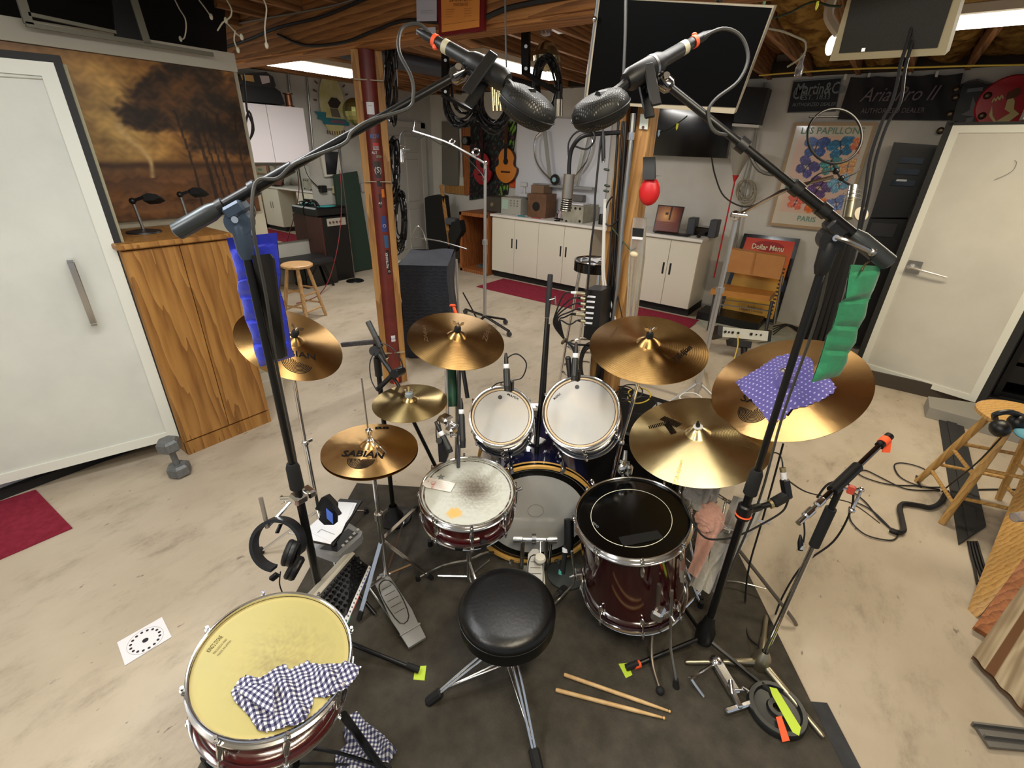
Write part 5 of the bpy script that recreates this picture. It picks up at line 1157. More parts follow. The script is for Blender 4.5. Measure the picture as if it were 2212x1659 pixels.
# ---- tray with papers, small mixer, clip and phone-like receiver
ty = .48
t = T('side_table', 'small black table tray on a stand, left of the hi-hat', 'table', px(700, 1250, z=FZ)); Z0 = .40
cr = [px(x, y, z=Z0) for x, y in ((664, 1152), (748, 1082), (783, 1082), (772, 1128), (735, 1190), (700, 1200))]
part(t, 'tray', B().prism([px(x, y, z=Z0) for x, y in ((655, 1170), (735, 1080), (783, 1084), (722, 1180))], .008, (0, 0, 1)), black)
tc_ = px(715, 1140, z=Z0); part(t, 'pole', B().cyl((tc_.x, tc_.y, .05), (tc_.x, tc_.y, Z0), .012), blackm)
for k in range(3): a = 2.1*k+.6; part(t, 'leg', B().cyl((tc_.x, tc_.y, .15), (tc_.x+math.cos(a)*.2, tc_.y+math.sin(a)*.2, .02), .008), blackm)
one('paper_sheets', B().prism([px(x, y, z=Z0+.009) for x, y in ((655, 1163), (722, 1084), (771, 1087), (760, 1112), (714, 1176))], .002, (0, 0, 1)).prism([px(x, y, z=Z0+.0115) for x, y in ((660, 1145), (725, 1088), (764, 1090), (738, 1150), (716, 1172))], .001, (0, 0, 1)), mat('paper_white', (228, 228, 230), .7), 'loose white paper sheets on the small black tray', 'paper')
al = one('hex_key', B().tube([px(686, 1150, z=Z0+.015), px(694, 1143, z=Z0+.015), px(722, 1154, z=Z0+.015)], .0012, 5, 1), steel, 'small bent hex key lying on the white papers', 'tool')
Zm = .30; mx = [px(x, y, z=Zm) for x, y in ((672, 1185), (752, 1130), (783, 1150), (780, 1160), (733, 1203), (722, 1203))]
t = T('small_mixer', 'small grey mixing unit with a row of square buttons below the tray', 'mixer', mx[0])
part(t, 'case', B().prism([p-V((0, 0, .035)) for p in mx], .04, (0, 0, 1)), mat('mixer_grey', (150, 152, 154), .4))
part(t, 'face', B().prism([px(x, y, z=Zm+.006) for x, y in ((690, 1186), (752, 1142), (774, 1153), (728, 1192))], .001, (0, 0, 1)), mat('mixer_face', (52, 54, 58), .4), flat=True)
for i in range(5): q0 = px(741+i*8, 1178-i*8.5, z=Zm+.008); part(t, 'button', B().box(q0, (.012, .012, .004), bev=.001), mat('button_white', (214, 214, 214), .5))
pc_ = px(715, 1105, D=1.72); t = T('clip_mount', 'black clip mount standing on the papers, its screen lit blue', 'clip', px(710, 1130, z=Z0+.012))
part(t, 'body', B().prism([px(x, y, D=1.70) for x, y in ((694, 1075), (703, 1072), (722, 1092), (721, 1134), (700, 1134), (688, 1122), (694, 1105), (680, 1100))], .04, FW), black); part(t, 'screen', B().prism([px(x, y, D=1.69) for x, y in ((704, 1098), (718, 1110), (719, 1132), (706, 1120))], .003, FW), mat('screen_blue', (70, 96, 170), .2, emit=.6)); part(t, 'clip_arm', B().bar(px(721, 1090, D=1.68), px(735, 1112, D=1.68), .014, .012, bev=.003), black)
# ---- long tilted mixing console between stand and pedal
t = T('patch_console', 'long black console of knobs with a white label strip, behind the yellow-headed snare', 'mixer', px(740, 1330, z=FZ))
A_, B_, C_, D_ = px(668, 1295, D=1.60), px(760, 1195, D=1.80), px(800, 1225, D=1.84), px(748, 1348, D=1.60)
n_ = (B_-A_).cross(C_-A_).normalized(); n_ = n_ if n_.dot(O-A_) > 0 else -n_
part(t, 'panel', B().prism([A_, B_, C_, D_], .05, -n_), black)
q = lambda u, v, h=0: (A_*(1-u)+B_*u)*(1-v)+(D_*(1-u)+C_*u)*v+n_*h
part(t, 'side_cheek', B().prism([q(-.04, -.02, .004), q(1.02, -.02, .004), q(1.02, .10, .004), q(-.04, .10, .004)], .055, -n_), mat('pale_cheek', (182, 176, 160), .5))
part(t, 'label_strip', B().prism([q(-.04, .90, .004), q(1, .90, .004), q(1, 1.0, .004), q(-.04, 1.0, .004)], .004, -n_), mat('strip_white', (216, 216, 216), .5))
for i in range(14): part(t, 'strip_mark', B().prism([q(i/14+.02, .93, .0046), q(i/14+.045, .93, .0046), q(i/14+.045, .97, .0046), q(i/14+.02, .97, .0046)], .0006, n_), mat('mark_grey', (90, 90, 96), .6), flat=True)
for a_, b2, c_ in ((.55, .95, 'blue_tape'), (.34, .48, 'orange_tape'), (.22, .33, 'red_tape'), (.02, .12, 'green_tape')):
    part(t, c_, B().prism([q(a_, 1.01, .003), q(b2, 1.01, .003), q(b2, 1.06, -.01), q(a_, 1.06, -.01)], .003, n_), mat(c_+'_m', {'blue_tape': (72, 96, 190), 'orange_tape': (240, 90, 50), 'red_tape': (206, 60, 40), 'green_tape': (70, 170, 130)}[c_], .5))
rnd = random.Random(5)
for i in range(12):
    for j in range(5):
        c_ = q((i+.5)/12.5, .20+j*.14, 0); part(t, 'knob', B().cyl(c_, c_+n_*.014, .0068, .0055, n=10), gblack)
# ---- centre-left stand with hi-hat microphone
hb_ = px(850, 1105, z=.06); hb_.z = 0
t = T('boom_stand', 'black stand with round base behind the snare, carrying the hi-hat microphone', 'microphone stand', hb_)
tpp = V((hb_.x, hb_.y, vz(hb_, 745))); part(t, 'pole', B().cyl(hb_+V((0, 0, .02)), tpp, .0115), blackm); part(t, 'base', B().lathe([(.0, .012), (.085, .012), (.088, .022), (.05, .034), (.03, .07), (.02, .1)], hb_, n=32), black)
part(t, 'collar', B().cyl(tpp-V((0, 0, .15)), tpp-V((0, 0, .06)), .017), black); Dt = (tpp-O).dot(FW)
part(t, 'swivel', B().cyl(px(808, 758, D=Dt-.02), px(812, 758, D=Dt+.03), .022), black)
part(t, 'cross_bar', B().bar(px(738, 745, D=Dt+.06), px(812, 738, D=Dt), .014, .02, bev=.002), mat('mesh_bar', (60, 54, 56), .6, n=90, col2=(30, 28, 28)))
part(t, 'arm', B().cyl(px(812, 755, D=Dt), px(848, 808, D=Dt-.02), .011).cyl(px(858, 800, D=Dt-.04), px(815, 842, D=Dt), .011).cyl(px(848, 812, D=Dt-.02), px(862, 835, D=Dt-.02), .008), black); part(t, 'knob', B().cyl(px(852, 808, D=Dt-.08), px(868, 800, D=Dt-.02), .020), black)
part(t, 'tightening_screw', B().bar(px(828, 765, D=Dt-.03), px(838, 774, D=Dt-.03), .004, .014), chrome)
t = T('pencil_microphone', 'slim black microphone aimed at the hi-hats on the centre-left stand', 'microphone', px(818, 735, D=Dt-.04))
part(t, 'body', B().cyl(px(816, 737, D=Dt-.04), px(795, 695, D=Dt-.04), .0125), mat('microphone_grey', (44, 46, 46), .45)); part(t, 'clip', B().cyl(px(822, 750, D=Dt-.04), px(812, 728, D=Dt-.04), .014), black); part(t, 'cable_end', B().cyl(px(820, 745, D=Dt-.04), px(832, 775, D=Dt-.04), .007), black)
wire('microphone_cable', [px(832, 775, D=Dt-.05), px(822, 742, D=Dt-.05), px(850, 755, D=Dt-.05), px(870, 790, D=Dt-.04), px(860, 815, D=Dt-.04)], .0028, 'thin cable loop beside the hi-hat microphone')
wire('microphone_cable', [px(808, 762, D=Dt-.02), px(799, 785, D=Dt-.02), px(802, 820, D=Dt-.02), px(815, 845, D=Dt-.02)], .0028, 'cable hanging down the left of the centre-left stand')
one('tripod_leg', B().tube([px(893, 910, z=.42), px(942, 1010, z=.12), px(960, 1046, z=.02)], .011, 8, 1), blackm, 'black stand leg slanting down behind the snare drum to the carpet', 'stand leg')
# ---- snare microphones
def mic(name, label, a, b_, D, r=.0125, tip=.011, m=None, band=True, clip=None, dz=0):
    a, b_ = px(*a, D=D), px(*b_, D=D+dz); L = (b_-a).length
    t = T(name, label, 'microphone', b_)
    part(t, 'body', B().lathe([(0, 0), (r*.8, .001), (r, L*.08), (r, L*.72), (r*1.06, L*.74), (r*1.06, L*.80), (r*.96, L*.81), (tip, L*.99), (0, L)], a, b_-a, 20), m or mat('microphone_dark', (40, 41, 41), .4, .3))
    if band: part(t, 'connector_band', B().lathe([(r*.8, -.004), (r*.86, -.002), (r*.86, .012), (r*.8, .014)], a-(b_-a).normalized()*.012, b_-a, 16, True), mat('band_white', (220, 222, 224), .5))
    part(t, 'connector', B().lathe([(0, -.05), (.0045, -.05), (.0085, -.028), (.009, 0)], a-(b_-a).normalized()*.010, b_-a, 12), black)
    return t
mic('snare_microphone', 'dark bronze-tipped microphone aimed at the snare, left one of two', (955, 940), (974, 978), 1.84, r=.013)
mic('snare_microphone', 'upright black microphone beside the snare, right one of two', (997, 893), (1000, 968), 1.86, r=.0125)
t = T('microphone_clamp', 'chrome microphone clamp on the stand behind the snare', 'clamp', px(965, 930, D=1.9)); cl = lambda x, y, D=1.9: px(x, y, D=D)
part(t, 'clamp_block', B().box(cl(962, 905), (.05, .05, .03), bev=.008).box(cl(975, 928), (.045, .04, .03), bev=.008).cyl(cl(950, 900), cl(985, 918), .007).cyl(cl(960, 912), cl(975, 940), .007), chrome); part(t, 'wing_screw', B().bar(cl(972, 942), cl(988, 941), .005, .014, bev=.002).bar(cl(978, 918), cl(990, 921), .005, .012), chrome)
part(t, 'clip', B().prism([cl(945, 952, 1.84), cl(958, 950, 1.84), (cl(968, 985, 1.84)), cl(962, 1000, 1.86), cl(948, 998, 1.86)], .03, FW), black); part(t, 'knob', B().cyl(cl(948, 952, 1.82), cl(950, 952, 1.86), .012), black)
wire('microphone_cable', [px(953, 928, D=1.85), px(946, 905, D=1.86), px(942, 930, D=1.86), px(944, 955, D=1.87)], .0025, 'thin cable loop at the left snare microphone')
one('green_tube', B().cyl(px(975, 796, D=2.05), px(978, 878, D=2.05), .022, n=20), mat('green_foam', (14, 76, 50), .45, n=9, col2=(6, 44, 30)), 'dark green tube strapped upright among the chrome stands under the left crash', 'tube')
for i, (x0, x1, lab) in enumerate(((965, 966, 'chrome upright left of the dark green tube'), (992, 990, 'dull metal upright right of the dark green tube'))):
    one('stand_pole', B().cyl(px(x0, 790, D=2.04), px(x1, 940, D=2.04), .009), chrome if i == 0 else darkchrome, lab, 'pole')
one('stand_pole', B().cyl(px(991, 960, D=2.0), px(990, 1030, D=2.0), .008), darkchrome, 'short grey pole behind the right snare microphone', 'pole')
# ---- tom microphones
for (a, b_, D, lab) in (((1094, 795), (1096, 845), 1.86, 'black clip microphone over the smaller rack tom'), ((1243, 772), (1240, 823), 1.84, 'black clip microphone over the larger rack tom')):
    t = mic('tom_microphone', lab, a, b_, D, r=.0135, tip=.0125); part(t, 'clip_mount', B().box(px(b_[0]+8, b_[1]-12, D=D+.03), (.02, .02, .05), bev=.004), black)
one('tom_microphone', B().cyl(px(1227, 775, D=1.9), px(1232, 815, D=1.9), .011).sph(px(1227, 775, D=1.9), .012), black, 'second small black microphone just behind the larger tom microphone', 'microphone')
wire('microphone_cable', [px(1094, 790, D=1.86), px(1098, 772, D=1.87), px(1118, 765, D=1.88), px(1137, 785, D=1.9), px(1128, 815, D=1.92), px(1105, 822, D=1.93), px(1075, 828, D=1.95), px(1062, 838, D=1.97)], .0028, 'thin black cable looping beside the smaller tom microphone')
# ---- straight centre stand
c_b = V((1.60, 1.02, 0)); 
ctop = px(1189, 592, D=2.06); cbot = px(1160, 965, D=2.12)
t = T('straight_stand', 'thin black straight microphone stand between the two rack toms', 'microphone stand', V((cbot.x, cbot.y, FZ)))
part(t, 'upper_tube', B().cyl(ctop.lerp(cbot, .25), cbot, .009), blackm); part(t, 'second_tube', B().cyl(px(1183, 700, D=2.1), px(1172, 880, D=2.14), .011), blackm)
part(t, 'grip', B().lathe([(.0, 0), (.011, .002), (.012, .01), (.0125, .10), (.011, .16), (.010, .19)], ctop, cbot-ctop, 16), rubber); part(t, 'wing_screw', B().cyl(px(1186, 648, D=2.06), px(1200, 645, D=2.06), .003).bar(px(1198, 640, D=2.06), px(1200, 658, D=2.06), .004, .012), steel); part(t, 'foot', B().cyl(cbot, V((cbot.x, cbot.y, .35)), .010), blackm)
# ---- kick microphone stand by the floor tom
t = T('kick_microphone', 'long black microphone standing upright between kick pedal and floor tom', 'microphone', px(1222, 1240, z=FZ)); kb = px(1218, 1245, z=.02)
part(t, 'body', B().lathe([(0, 0), (.020, .004), (.021, .10), (.016, .13), (.012, .15)], px(1229, 1120, D=1.95), -UP, 18), black); part(t, 'white_collar', B().cyl(px(1222, 1184, D=1.95), px(1222, 1192, D=1.95), .0145), mat('band_white', (220, 222, 224), .5))
part(t, 'neck', B().cyl(px(1226, 1150, D=1.95), px(1215, 1238, D=1.98), .011), rubber); part(t, 'teal_tape', B().cyl(px(1212, 1232, D=1.98), px(1211, 1240, D=1.98), .010), mat('teal_tape', (70, 160, 150), .5)); part(t, 'round_base', B().lathe([(0, 0), (.085, 0), (.088, .008), (.03, .014), (0, .016)], V((kb.x+.02, kb.y, FZ)), n=36), mat('grey_base', (52, 58, 56), .5))
# ---- tom leg clamp with key rising behind the floor tom
t = T('rod_clamp', 'chrome memory clamp on the cymbal stand behind the floor tom', 'clamp', px(1350, 1010, D=1.95))
part(t, 'clamp_body', B().sph(px(1345, 1010, D=1.95), .028, (1, .8, 1.1)).box(px(1358, 1015, D=1.95), (.03, .03, .05), bev=.008), chrome); part(t, 'rod', B().cyl(px(1351, 973, D=1.95), px(1348, 1000, D=1.95), .008, .012), steel); part(t, 'wing_bolt', B().bar(px(1338, 996, D=1.94), px(1360, 1000, D=1.94), .006, .014, bev=.002), steel)
t = T('floor_stand_rod', 'dull steel forked rod foot in front of the floor tom', 'stand leg', px(1425, 1495, z=FZ))
part(t, 'rod', B().cyl(px(1424, 1262, D=1.62), px(1420, 1320, D=1.66), .0075), mat('dull_rod', (110, 100, 90), .35, .8)); part(t, 'lower_rod', B().tube([px(1412, 1330, z=.16), px(1408, 1420, z=.06), px(1426, 1490, z=.02)], .006, 8, 4), mat('dull_rod', (110, 100, 90), .35, .8)); part(t, 'rubber_foot', B().sph(px(1426, 1492, z=.018), .016), rubber); part(t, 'wing_clamp', B().box(px(1422, 1325, D=1.66), (.05, .04, .045), bev=.008), chrome)
# ---- black amp behind the right tom with clutter
q = px(1345, 850, z=.45); bx0 = V((2.02, .62, 0))
t = T('black_amplifier', 'black amplifier cabinet in the shadow behind the larger rack tom', 'amplifier', (2.25, .75, 0))
part(t, 'cabinet', B().corner((2.05, .42, .02), (2.55, 1.0, .50), bev=.01), black); part(t, 'grille', B().corner((2.035, .45, .06), (2.05, .97, .44)), rubber); part(t, 'trim', B().corner((2.04, .42, .20), (2.048, 1.0, .23)), mat('grey_trim', (70, 66, 60), .6))
one('clutter_tray', B().corner((2.10, .46, .502), (2.45, .72, .52)), mat('clutter_tray', (150, 146, 140), .5), 'pale tray on the black amplifier, seen between the cymbals', 'tray')
for i in range(5):
    a = rnd.uniform(0, 3); p_ = V((rnd.uniform(2.12, 2.5), rnd.uniform(.5, .9), .53+i*.012)); wire('coiled_cable', [p_+V((math.cos(k*.9+a)*.09, math.sin(k*.9+a)*.06, .005*k)) for k in range(9)], .004, ['yellow coiled lead on the amplifier, under the right crash', 'upper black coiled lead on the amplifier', 'black coiled lead at the edge of the amplifier', 'white coiled lead on the amplifier', 'lowest black coiled lead on the amplifier'][i], [mat('yellow_cable', (206, 176, 64), .5), cable_m, cable_m, mat('white_cable', (214, 210, 200), .5), cable_m][i])
# ================================================================ MIDDLE GROUND AND WALLS
# ---- right post: pine timber post with conduit
PX = 2.30; yl, yr = px(1340, 265, X=PX).y, px(1411, 249, X=PX).y
t = T('timber_post', 'pale pine timber post carrying steel conduit, right of the centre', 'post', (PX, (yl+yr)/2, 0))
part(t, 'timber_strip', B().corner((PX-.02, yl-.035, 0), (PX+.07, yl, 2.345), bev=.003), stud); part(t, 'timber_strip', B().corner((PX-.02, yr, 0), (PX+.07, yr+.068, 2.345), bev=.003), stud)
part(t, 'post_core', B().corner((PX+.02, yr+.06, 0), (PX+.06, yl-.03, 2.345)), mat('core_brown', (46, 32, 24), .6))  # dark brown core filling the gap between the strips
def pv(par, name, pts, r, m, X=PX-.05, lab=None, sm=4): return part(par, name, B().tube([px(a, b_, X=X) for a, b_ in pts], r, 8, sm), m, lab)
pv(t, 'conduit', [(1368, 245), (1360, 330), (1345, 470), (1335, 600), (1322, 700)], .0125, steel, PX-.05, 'silver conduit'); part(t, 'conduit_coupling', B().cyl(px(1364, 286, X=PX-.05), px(1362, 302, X=PX-.05), .017), chrome)
for i, (o_, r) in enumerate(((1352, .007), (1336, .006), (1345, .005))):
    pv(t, 'strapped_cable', [(o_, 262), (o_-6, 360), (o_-12, 450), (o_-18, 560), (o_-26, 660), (o_-34, 780)], r, cable_m, PX-.045)
pv(t, 'white_cable', [(1306, 430), (1303, 520), (1302, 600), (1312, 660), (1328, 705)], .006, mat('white_cable', (214, 210, 200), .5)); pv(t, 'white_cable', [(1309, 430), (1306, 520), (1306, 600), (1320, 655), (1332, 700)], .005, mat('white_cable', (214, 210, 200), .5))
pv(t, 'loose_cable', [(1340, 470), (1318, 488), (1304, 475), (1312, 440), (1322, 425)], .004, cable_m); pv(t, 'loose_cable', [(1322, 492), (1345, 520), (1362, 540), (1375, 535)], .003, mat('green_wire', (44, 66, 44), .6)); pv(t, 'loose_cable', [(1318, 500), (1328, 600), (1345, 690)], .003, cable_m)
tg_ = one('hanging_tag', B().prism([px(1384, 246, X=PX-.03), px(1402, 247, X=PX-.03), px(1399, 280, X=PX-.03), px(1381, 278, X=PX-.03)], .002, (-1, 0, 0)), mat('tag_green', (206, 212, 200), .6), 'small pale tag with a dark dot nailed on the timber post', 'tag')
part(tg_, 'dark_dot', B().cyl(px(1389, 275, X=PX-.033), px(1389, 275, X=PX-.036), .006), mat('dot_maroon', (90, 40, 44), .5))
# ear muffs
em = px(1402, 410, X=2.22)
t = T('ear_muffs', 'red ear defenders with black band hung on the timber post', 'ear defenders', px(1402, 440, X=2.22)); part(t, 'ear_cup', B().sph(px(1403, 414, X=2.18), .054, (.5, .9, 1.1)), red, 'red cup'); part(t, 'cushion', B().sph(px(1404, 414, X=2.215), .043, (.5, .92, 1.1)), black)
part(t, 'headband', B().grid(lambda u, v: px(1388+v*26+u*3, 388-49*math.sin(PI*u)**.6, X=2.15+.10*u), 18, 2, .006), mat('band_black', (26, 27, 25), .6)); part(t, 'wire_yoke', B().tube([px(1418, 380, X=2.18), px(1430, 381, X=2.18), px(1428, 415, X=2.18), px(1424, 414, X=2.18)], .0018, 5, 1), steel)
# mallet tube bag
t = T('mallet_bag', 'clear plastic sleeve of long mallets leaning on the timber post', 'bag', px(1352, 690, X=2.18)); Xm = 2.235
clearm = mat('clear_plastic', (230, 228, 220), .15, trans=.85); part(t, 'sleeve', B().prism([px(x, y, X=Xm) for x, y in ((1368, 470), (1392, 472), (1388, 560), (1372, 685), (1352, 688), (1358, 560))], .03, (1, 0, 0)), clearm)
part(t, 'label_card', B().prism([px(x, y, X=Xm-.004) for x, y in ((1367, 492), (1391, 494), (1389, 512), (1366, 510))], .002, (-1, 0, 0)), black); part(t, 'label_base', B().prism([px(x, y, X=Xm-.005) for x, y in ((1366, 511), (1389, 513), (1388, 518), (1365, 516))], .002, (-1, 0, 0)), mat('paper_white', (228, 228, 230), .7))
for dx in (0, 12): part(t, 'mallet_shaft', B().cyl(px(1368+dx, 552, X=Xm+.012), px(1358+dx*.8, 682, X=Xm+.012), .006), mat('pale_wood', (214, 192, 150), .5))
part(t, 'mallet_head', B().sph(px(1371, 549, X=Xm+.01), .017, (1, 1.5, 1)), mat('felt_cream', (222, 206, 168), .8))
# hanging silver side-address mic with gooseneck
t = T('hanging_microphone', 'large silver cylinder microphone hanging from a black gooseneck at the timber post', 'microphone', px(1222, 458, X=2.1)); mt = px(1231, 377, X=2.1)
sil = mat('satin_silver', (168, 160, 146), .3, .9); part(t, 'body', B().cyl(px(1230, 376, X=2.1), px(1225, 428, X=2.1), .026, n=24), sil); part(t, 'head', B().cyl(px(1225, 428, X=2.1), px(1221, 456, X=2.1), .0255, n=24), mat('coil_dark', (60, 58, 52), .4, .7))
for i in range(6): q0 = px(1224.6-i*.6, 431+i*4.6, X=2.1); part(t, 'grille_rib', B().ring(q0, px(1225, 428, X=2.1)-px(1221, 456, X=2.1), .0262, .0022, 20, 5), sil)
part(t, 'gooseneck', B().tube([px(1229, 376, X=2.1), px(1230, 350, X=2.1), px(1235, 322, X=2.1), px(1250, 300, X=2.1), px(1270, 291, X=2.12), px(1310, 288, X=2.2), px(1340, 286, X=2.24)], .0095, 10, 4), black)
wire('coiled_cable', [px(1229, 345, X=2.1), px(1228, 310, X=2.1), px(1245, 286, X=2.1), px(1275, 280, X=2.12), px(1285, 300, X=2.12), px(1268, 322, X=2.12), px(1242, 316, X=2.1)], .004, 'black cable looped round the gooseneck of the hanging silver microphone')
wire('hanging_lead', [px(1300, 292, X=2.1), px(1296, 320, X=2.1), px(1286, 420, X=2.1), px(1284, 470, X=2.1), px(1278, 520, X=2.1), px(1274, 560, X=2.1), px(1268, 640, X=2.1)], .005, 'long black lead hanging straight down left of the timber post')
cn_ = one('cable_connector', B().lathe([(0, 0), (.009, .004), (.010, .09), (.006, .11), (.003, .14)], px(1304, 350, X=2.1), px(1303, 300, X=2.1)-px(1304, 350, X=2.1), 12), black, 'black connector dangling left of the timber post', 'connector'); part(cn_, 'silver_tip', B().cyl(px(1304, 351, X=2.1), px(1304, 343, X=2.1), .0088), steel)
for i, (x, y, dx) in enumerate(((1317, 368, -14), (1318, 403, -12), (1316, 414, -16))): one('string_light_bulb', B().lathe([(0, 0), (.005, .004), (.006, .02), (.004, .03), (0, .031)], px(x, y, X=2.2), px(x+dx, y-3, X=2.2)-px(x, y, X=2.2), 8), mat('dark_bulb', (40, 50, 36), .4), ['topmost small dark bulb sticking out left of the timber post', 'middle small dark bulb sticking out left of the timber post', 'lowest small dark bulb sticking out left of the timber post'][i], 'string light')
# ---- stage box with its leads
t = T('stage_box', 'black stage box with six white labels on the left of the timber post', 'stage box', px(1285, 700, X=2.12)); Xs = 2.12
part(t, 'case', B().prism([px(x, y, X=Xs) for x, y in ((1262, 625), (1300, 628), (1294, 708), (1262, 702))], .12, (1, 0, 0)), black); part(t, 'bracket', B().prism([px(x, y, X=Xs) for x, y in ((1262, 704), (1292, 706), (1280, 738), (1260, 728))], .08, (1, 0, 0)), blackm)
lw_ = mat('label_white', (226, 226, 230), .5)
for i, y in enumerate((641, 652, 664, 676.5, 687, 698)): part(t, 'label', B().prism([px(a, b_, X=Xs-.003) for a, b_ in ((1269-i*1.0, y-3), (1287-i*1.4, y-1.5), (1286-i*1.4, y+2.5), (1268-i*1.0, y+1))], .001, (-1, 0, 0)), lw_)
for i, y in enumerate((634, 645, 657, 669, 680, 694)):
    pl_ = T('cable_plug', ['topmost', 'second', 'third', 'fourth', 'fifth', 'lowest'][i]+' silver cable plug in the labelled stage box', 'connector', px(1255, y, X=Xs)); part(pl_, 'barrel', B().cyl(px(1266, y+1, X=Xs), px(1246 if i in (0, 4) else 1256, y-1, X=Xs), .0095), mat('plug_nickel', (200, 190, 160), .3, .9)); part(pl_, 'boot', B().cyl(px(1246 if i in (0, 4) else 1256, y-1, X=Xs), px(1234 if i in (0, 4) else 1248, y-2, X=Xs), .009, .006), lw_ if i == 0 else black)
    e = 1246 if i not in (0, 4) else 1234
    wire('stage_lead', [px(e, y-2, X=Xs), px(e-16, y+2+i, X=Xs-.02), px(1202+i*2, 672+i*4, X=Xs-.04), px(1196+i*3, 700, X=Xs-.04), px(1212+i, 725, X=Xs-.02), px(1224, 738, X=Xs-.02), px(1236+i, 752, X=Xs-.05), px(1241, 770, X=Xs-.1)], .0042, ['topmost', 'second', 'third', 'fourth', 'fifth', 'lowest'][i]+' black lead curving out of the stage box into the cable loom')
wire('stage_lead', [px(1222, 738, X=Xs), px(1245, 744, X=Xs), px(1275, 746, X=Xs+.1)], .006, 'black cable loom running right under the stage box'); one('cable_wrap', B().ring(px(1218, 737, X=Xs-.02), px(1235, 750, X=Xs)-px(1205, 725, X=Xs), .016, .006, 16, 6), mat('wrap_brown', (96, 80, 60), .8), 'brown hook-and-loop strap round the stage box leads', 'strap')
for i in range(7): wire('coiled_cable', [px(1275+math.cos(k*.8+i)*(18+i), 790+math.sin(k*.8+i)*(38+i*2), X=2.2+.01*i) for k in range(9)], .004, 'black cable coiled on the floor in the bundle beneath the stage box', group='cables bundled beneath the stage box')
# ---- bar stool with chrome frame behind the stage box
q0 = px(1283, 735, z=0); sx_ = 3.0; sc = px(1285, 562, X=sx_); 
t = T('bar_stool', 'chrome bar stool with a black seat bearing a white star, behind the timber post', 'stool', (sc.x, sc.y, 0))
part(t, 'seat', B().lathe([(0, .0), (.13, .0), (.14, -.012), (.14, -.07), (.12, -.075), (0, -.075)], sc, n=36), gblack); part(t, 'rim', B().ring(sc, (0, 0, 1), .135, .006, 36, 6), chrome)
part(t, 'star', B().prism([sc+V(((.10 if i % 2 == 0 else .04)*math.cos(i*PI/5), (.10 if i % 2 == 0 else .04)*math.sin(i*PI/5), .002)) for i in range(10)], .001, (0, 0, 1)), mat('paper_white', (228, 228, 230), .7))
for i in range(4): a = PI/4+i*PI/2; part(t, 'leg', B().cyl(sc+V((math.cos(a)*.10, math.sin(a)*.10, -.07)), V((sc.x+math.cos(a)*.2, sc.y+math.sin(a)*.2, 0)), .011), chrome)
for z_ in (.3, .5): part(t, 'foot_ring', B().ring((sc.x, sc.y, z_), (0, 0, 1), .165-.03*(z_ > .4), .009, 36, 6), chrome)
# ---- white base cabinets
FX = 5.85; lam = offwhite; kick = mat('black_kick', (16, 15, 16), .6)
def cabinet(y0, y1, nd, label, h=.90):
    """y0>y1, doors face -X"""
    t = T('base_cabinet', label, 'cabinet', (FX+.3, (y0+y1)/2, 0)); part(t, 'carcass', B().corner((FX+.018, y1, .10), (WX-.004, y0, h)), lam); part(t, 'kick_board', B().corner((FX+.05, y1, 0), (WX-.004, y0, .10)), kick)
    w_ = (y0-y1)/nd
    for i in range(nd):
        a, b_ = y0-w_*i-.003, y0-w_*(i+1)+.003; d_ = part(t, 'door', B().corner((FX, b_, .10), (FX+.018, a, h-.01), bev=.001), lam)
        hy = (b_+.04) if i % 2 == 0 else (a-.04); part(d_, 'recessed_pull', B().corner((FX-.002, hy-.012, h-.42), (FX+.004, hy+.012, h-.28), bev=.0015), kick)
    return t
yA, yB = 4.68, 2.98; ym = (yA+yB)/2
cabinet(yA, ym, 2, 'white two-door base cabinet at the left of the counter, beside the open wooden box'); cabinet(ym, yB, 2, 'white two-door base cabinet at the middle of the counter, under the grey metal chassis')
cabinet(2.27, 1.57, 2, 'white two-door base cabinet at the right, under the propped record sleeve')
top_w = mat('white_worktop', (226, 222, 214), .35)
one('worktop', B().corner((FX-.03, 1.55, .905), (WX, yA+.02, .94), bev=.003), top_w, 'long white worktop running over the white base cabinets', 'worktop'); one('knee_panel', B().corner((6.2, 2.28, 0), (6.25, 2.97, .9)), mat('beige_panel', (150, 142, 120), .6), 'beige back panel in the knee gap between the cabinets', 'panel')
# open wooden box at the left of the counter
t = T('wooden_box', 'open orange-wood box cabinet standing left of the white cabinets', 'cabinet', (6.0, 5.0, 0)); a_ = px(1003, 590, z=0); yb0, yb1 = 5.30, 4.72
for c1_, c2_ in (((FX-.06, yb0-.05, 0), (WX, yb0, .92)), ((FX-.06, yb1, 0), (WX, yb1+.05, .92)), ((FX-.06, yb1, .87), (WX, yb0, .92)), ((FX-.06, yb1, 0), (WX, yb0, .05))): part(t, 'side_board', B().corner(c1_, c2_, bev=.003), boxwood)
part(t, 'back_board', B().corner((WX-.02, yb1, 0), (WX-.005, yb0, .9)), mat('dark_inside', (70, 30, 16), .7)); one('metal_parts', B().corner((6.0, 4.85, .052), (6.2, 5.1, .09)).corner((6.02, 4.9, .09), (6.12, 5.0, .13)), mat('teal_metal', (96, 110, 108), .5, .4), 'grey metal parts lying inside the orange wooden box', 'metal parts')
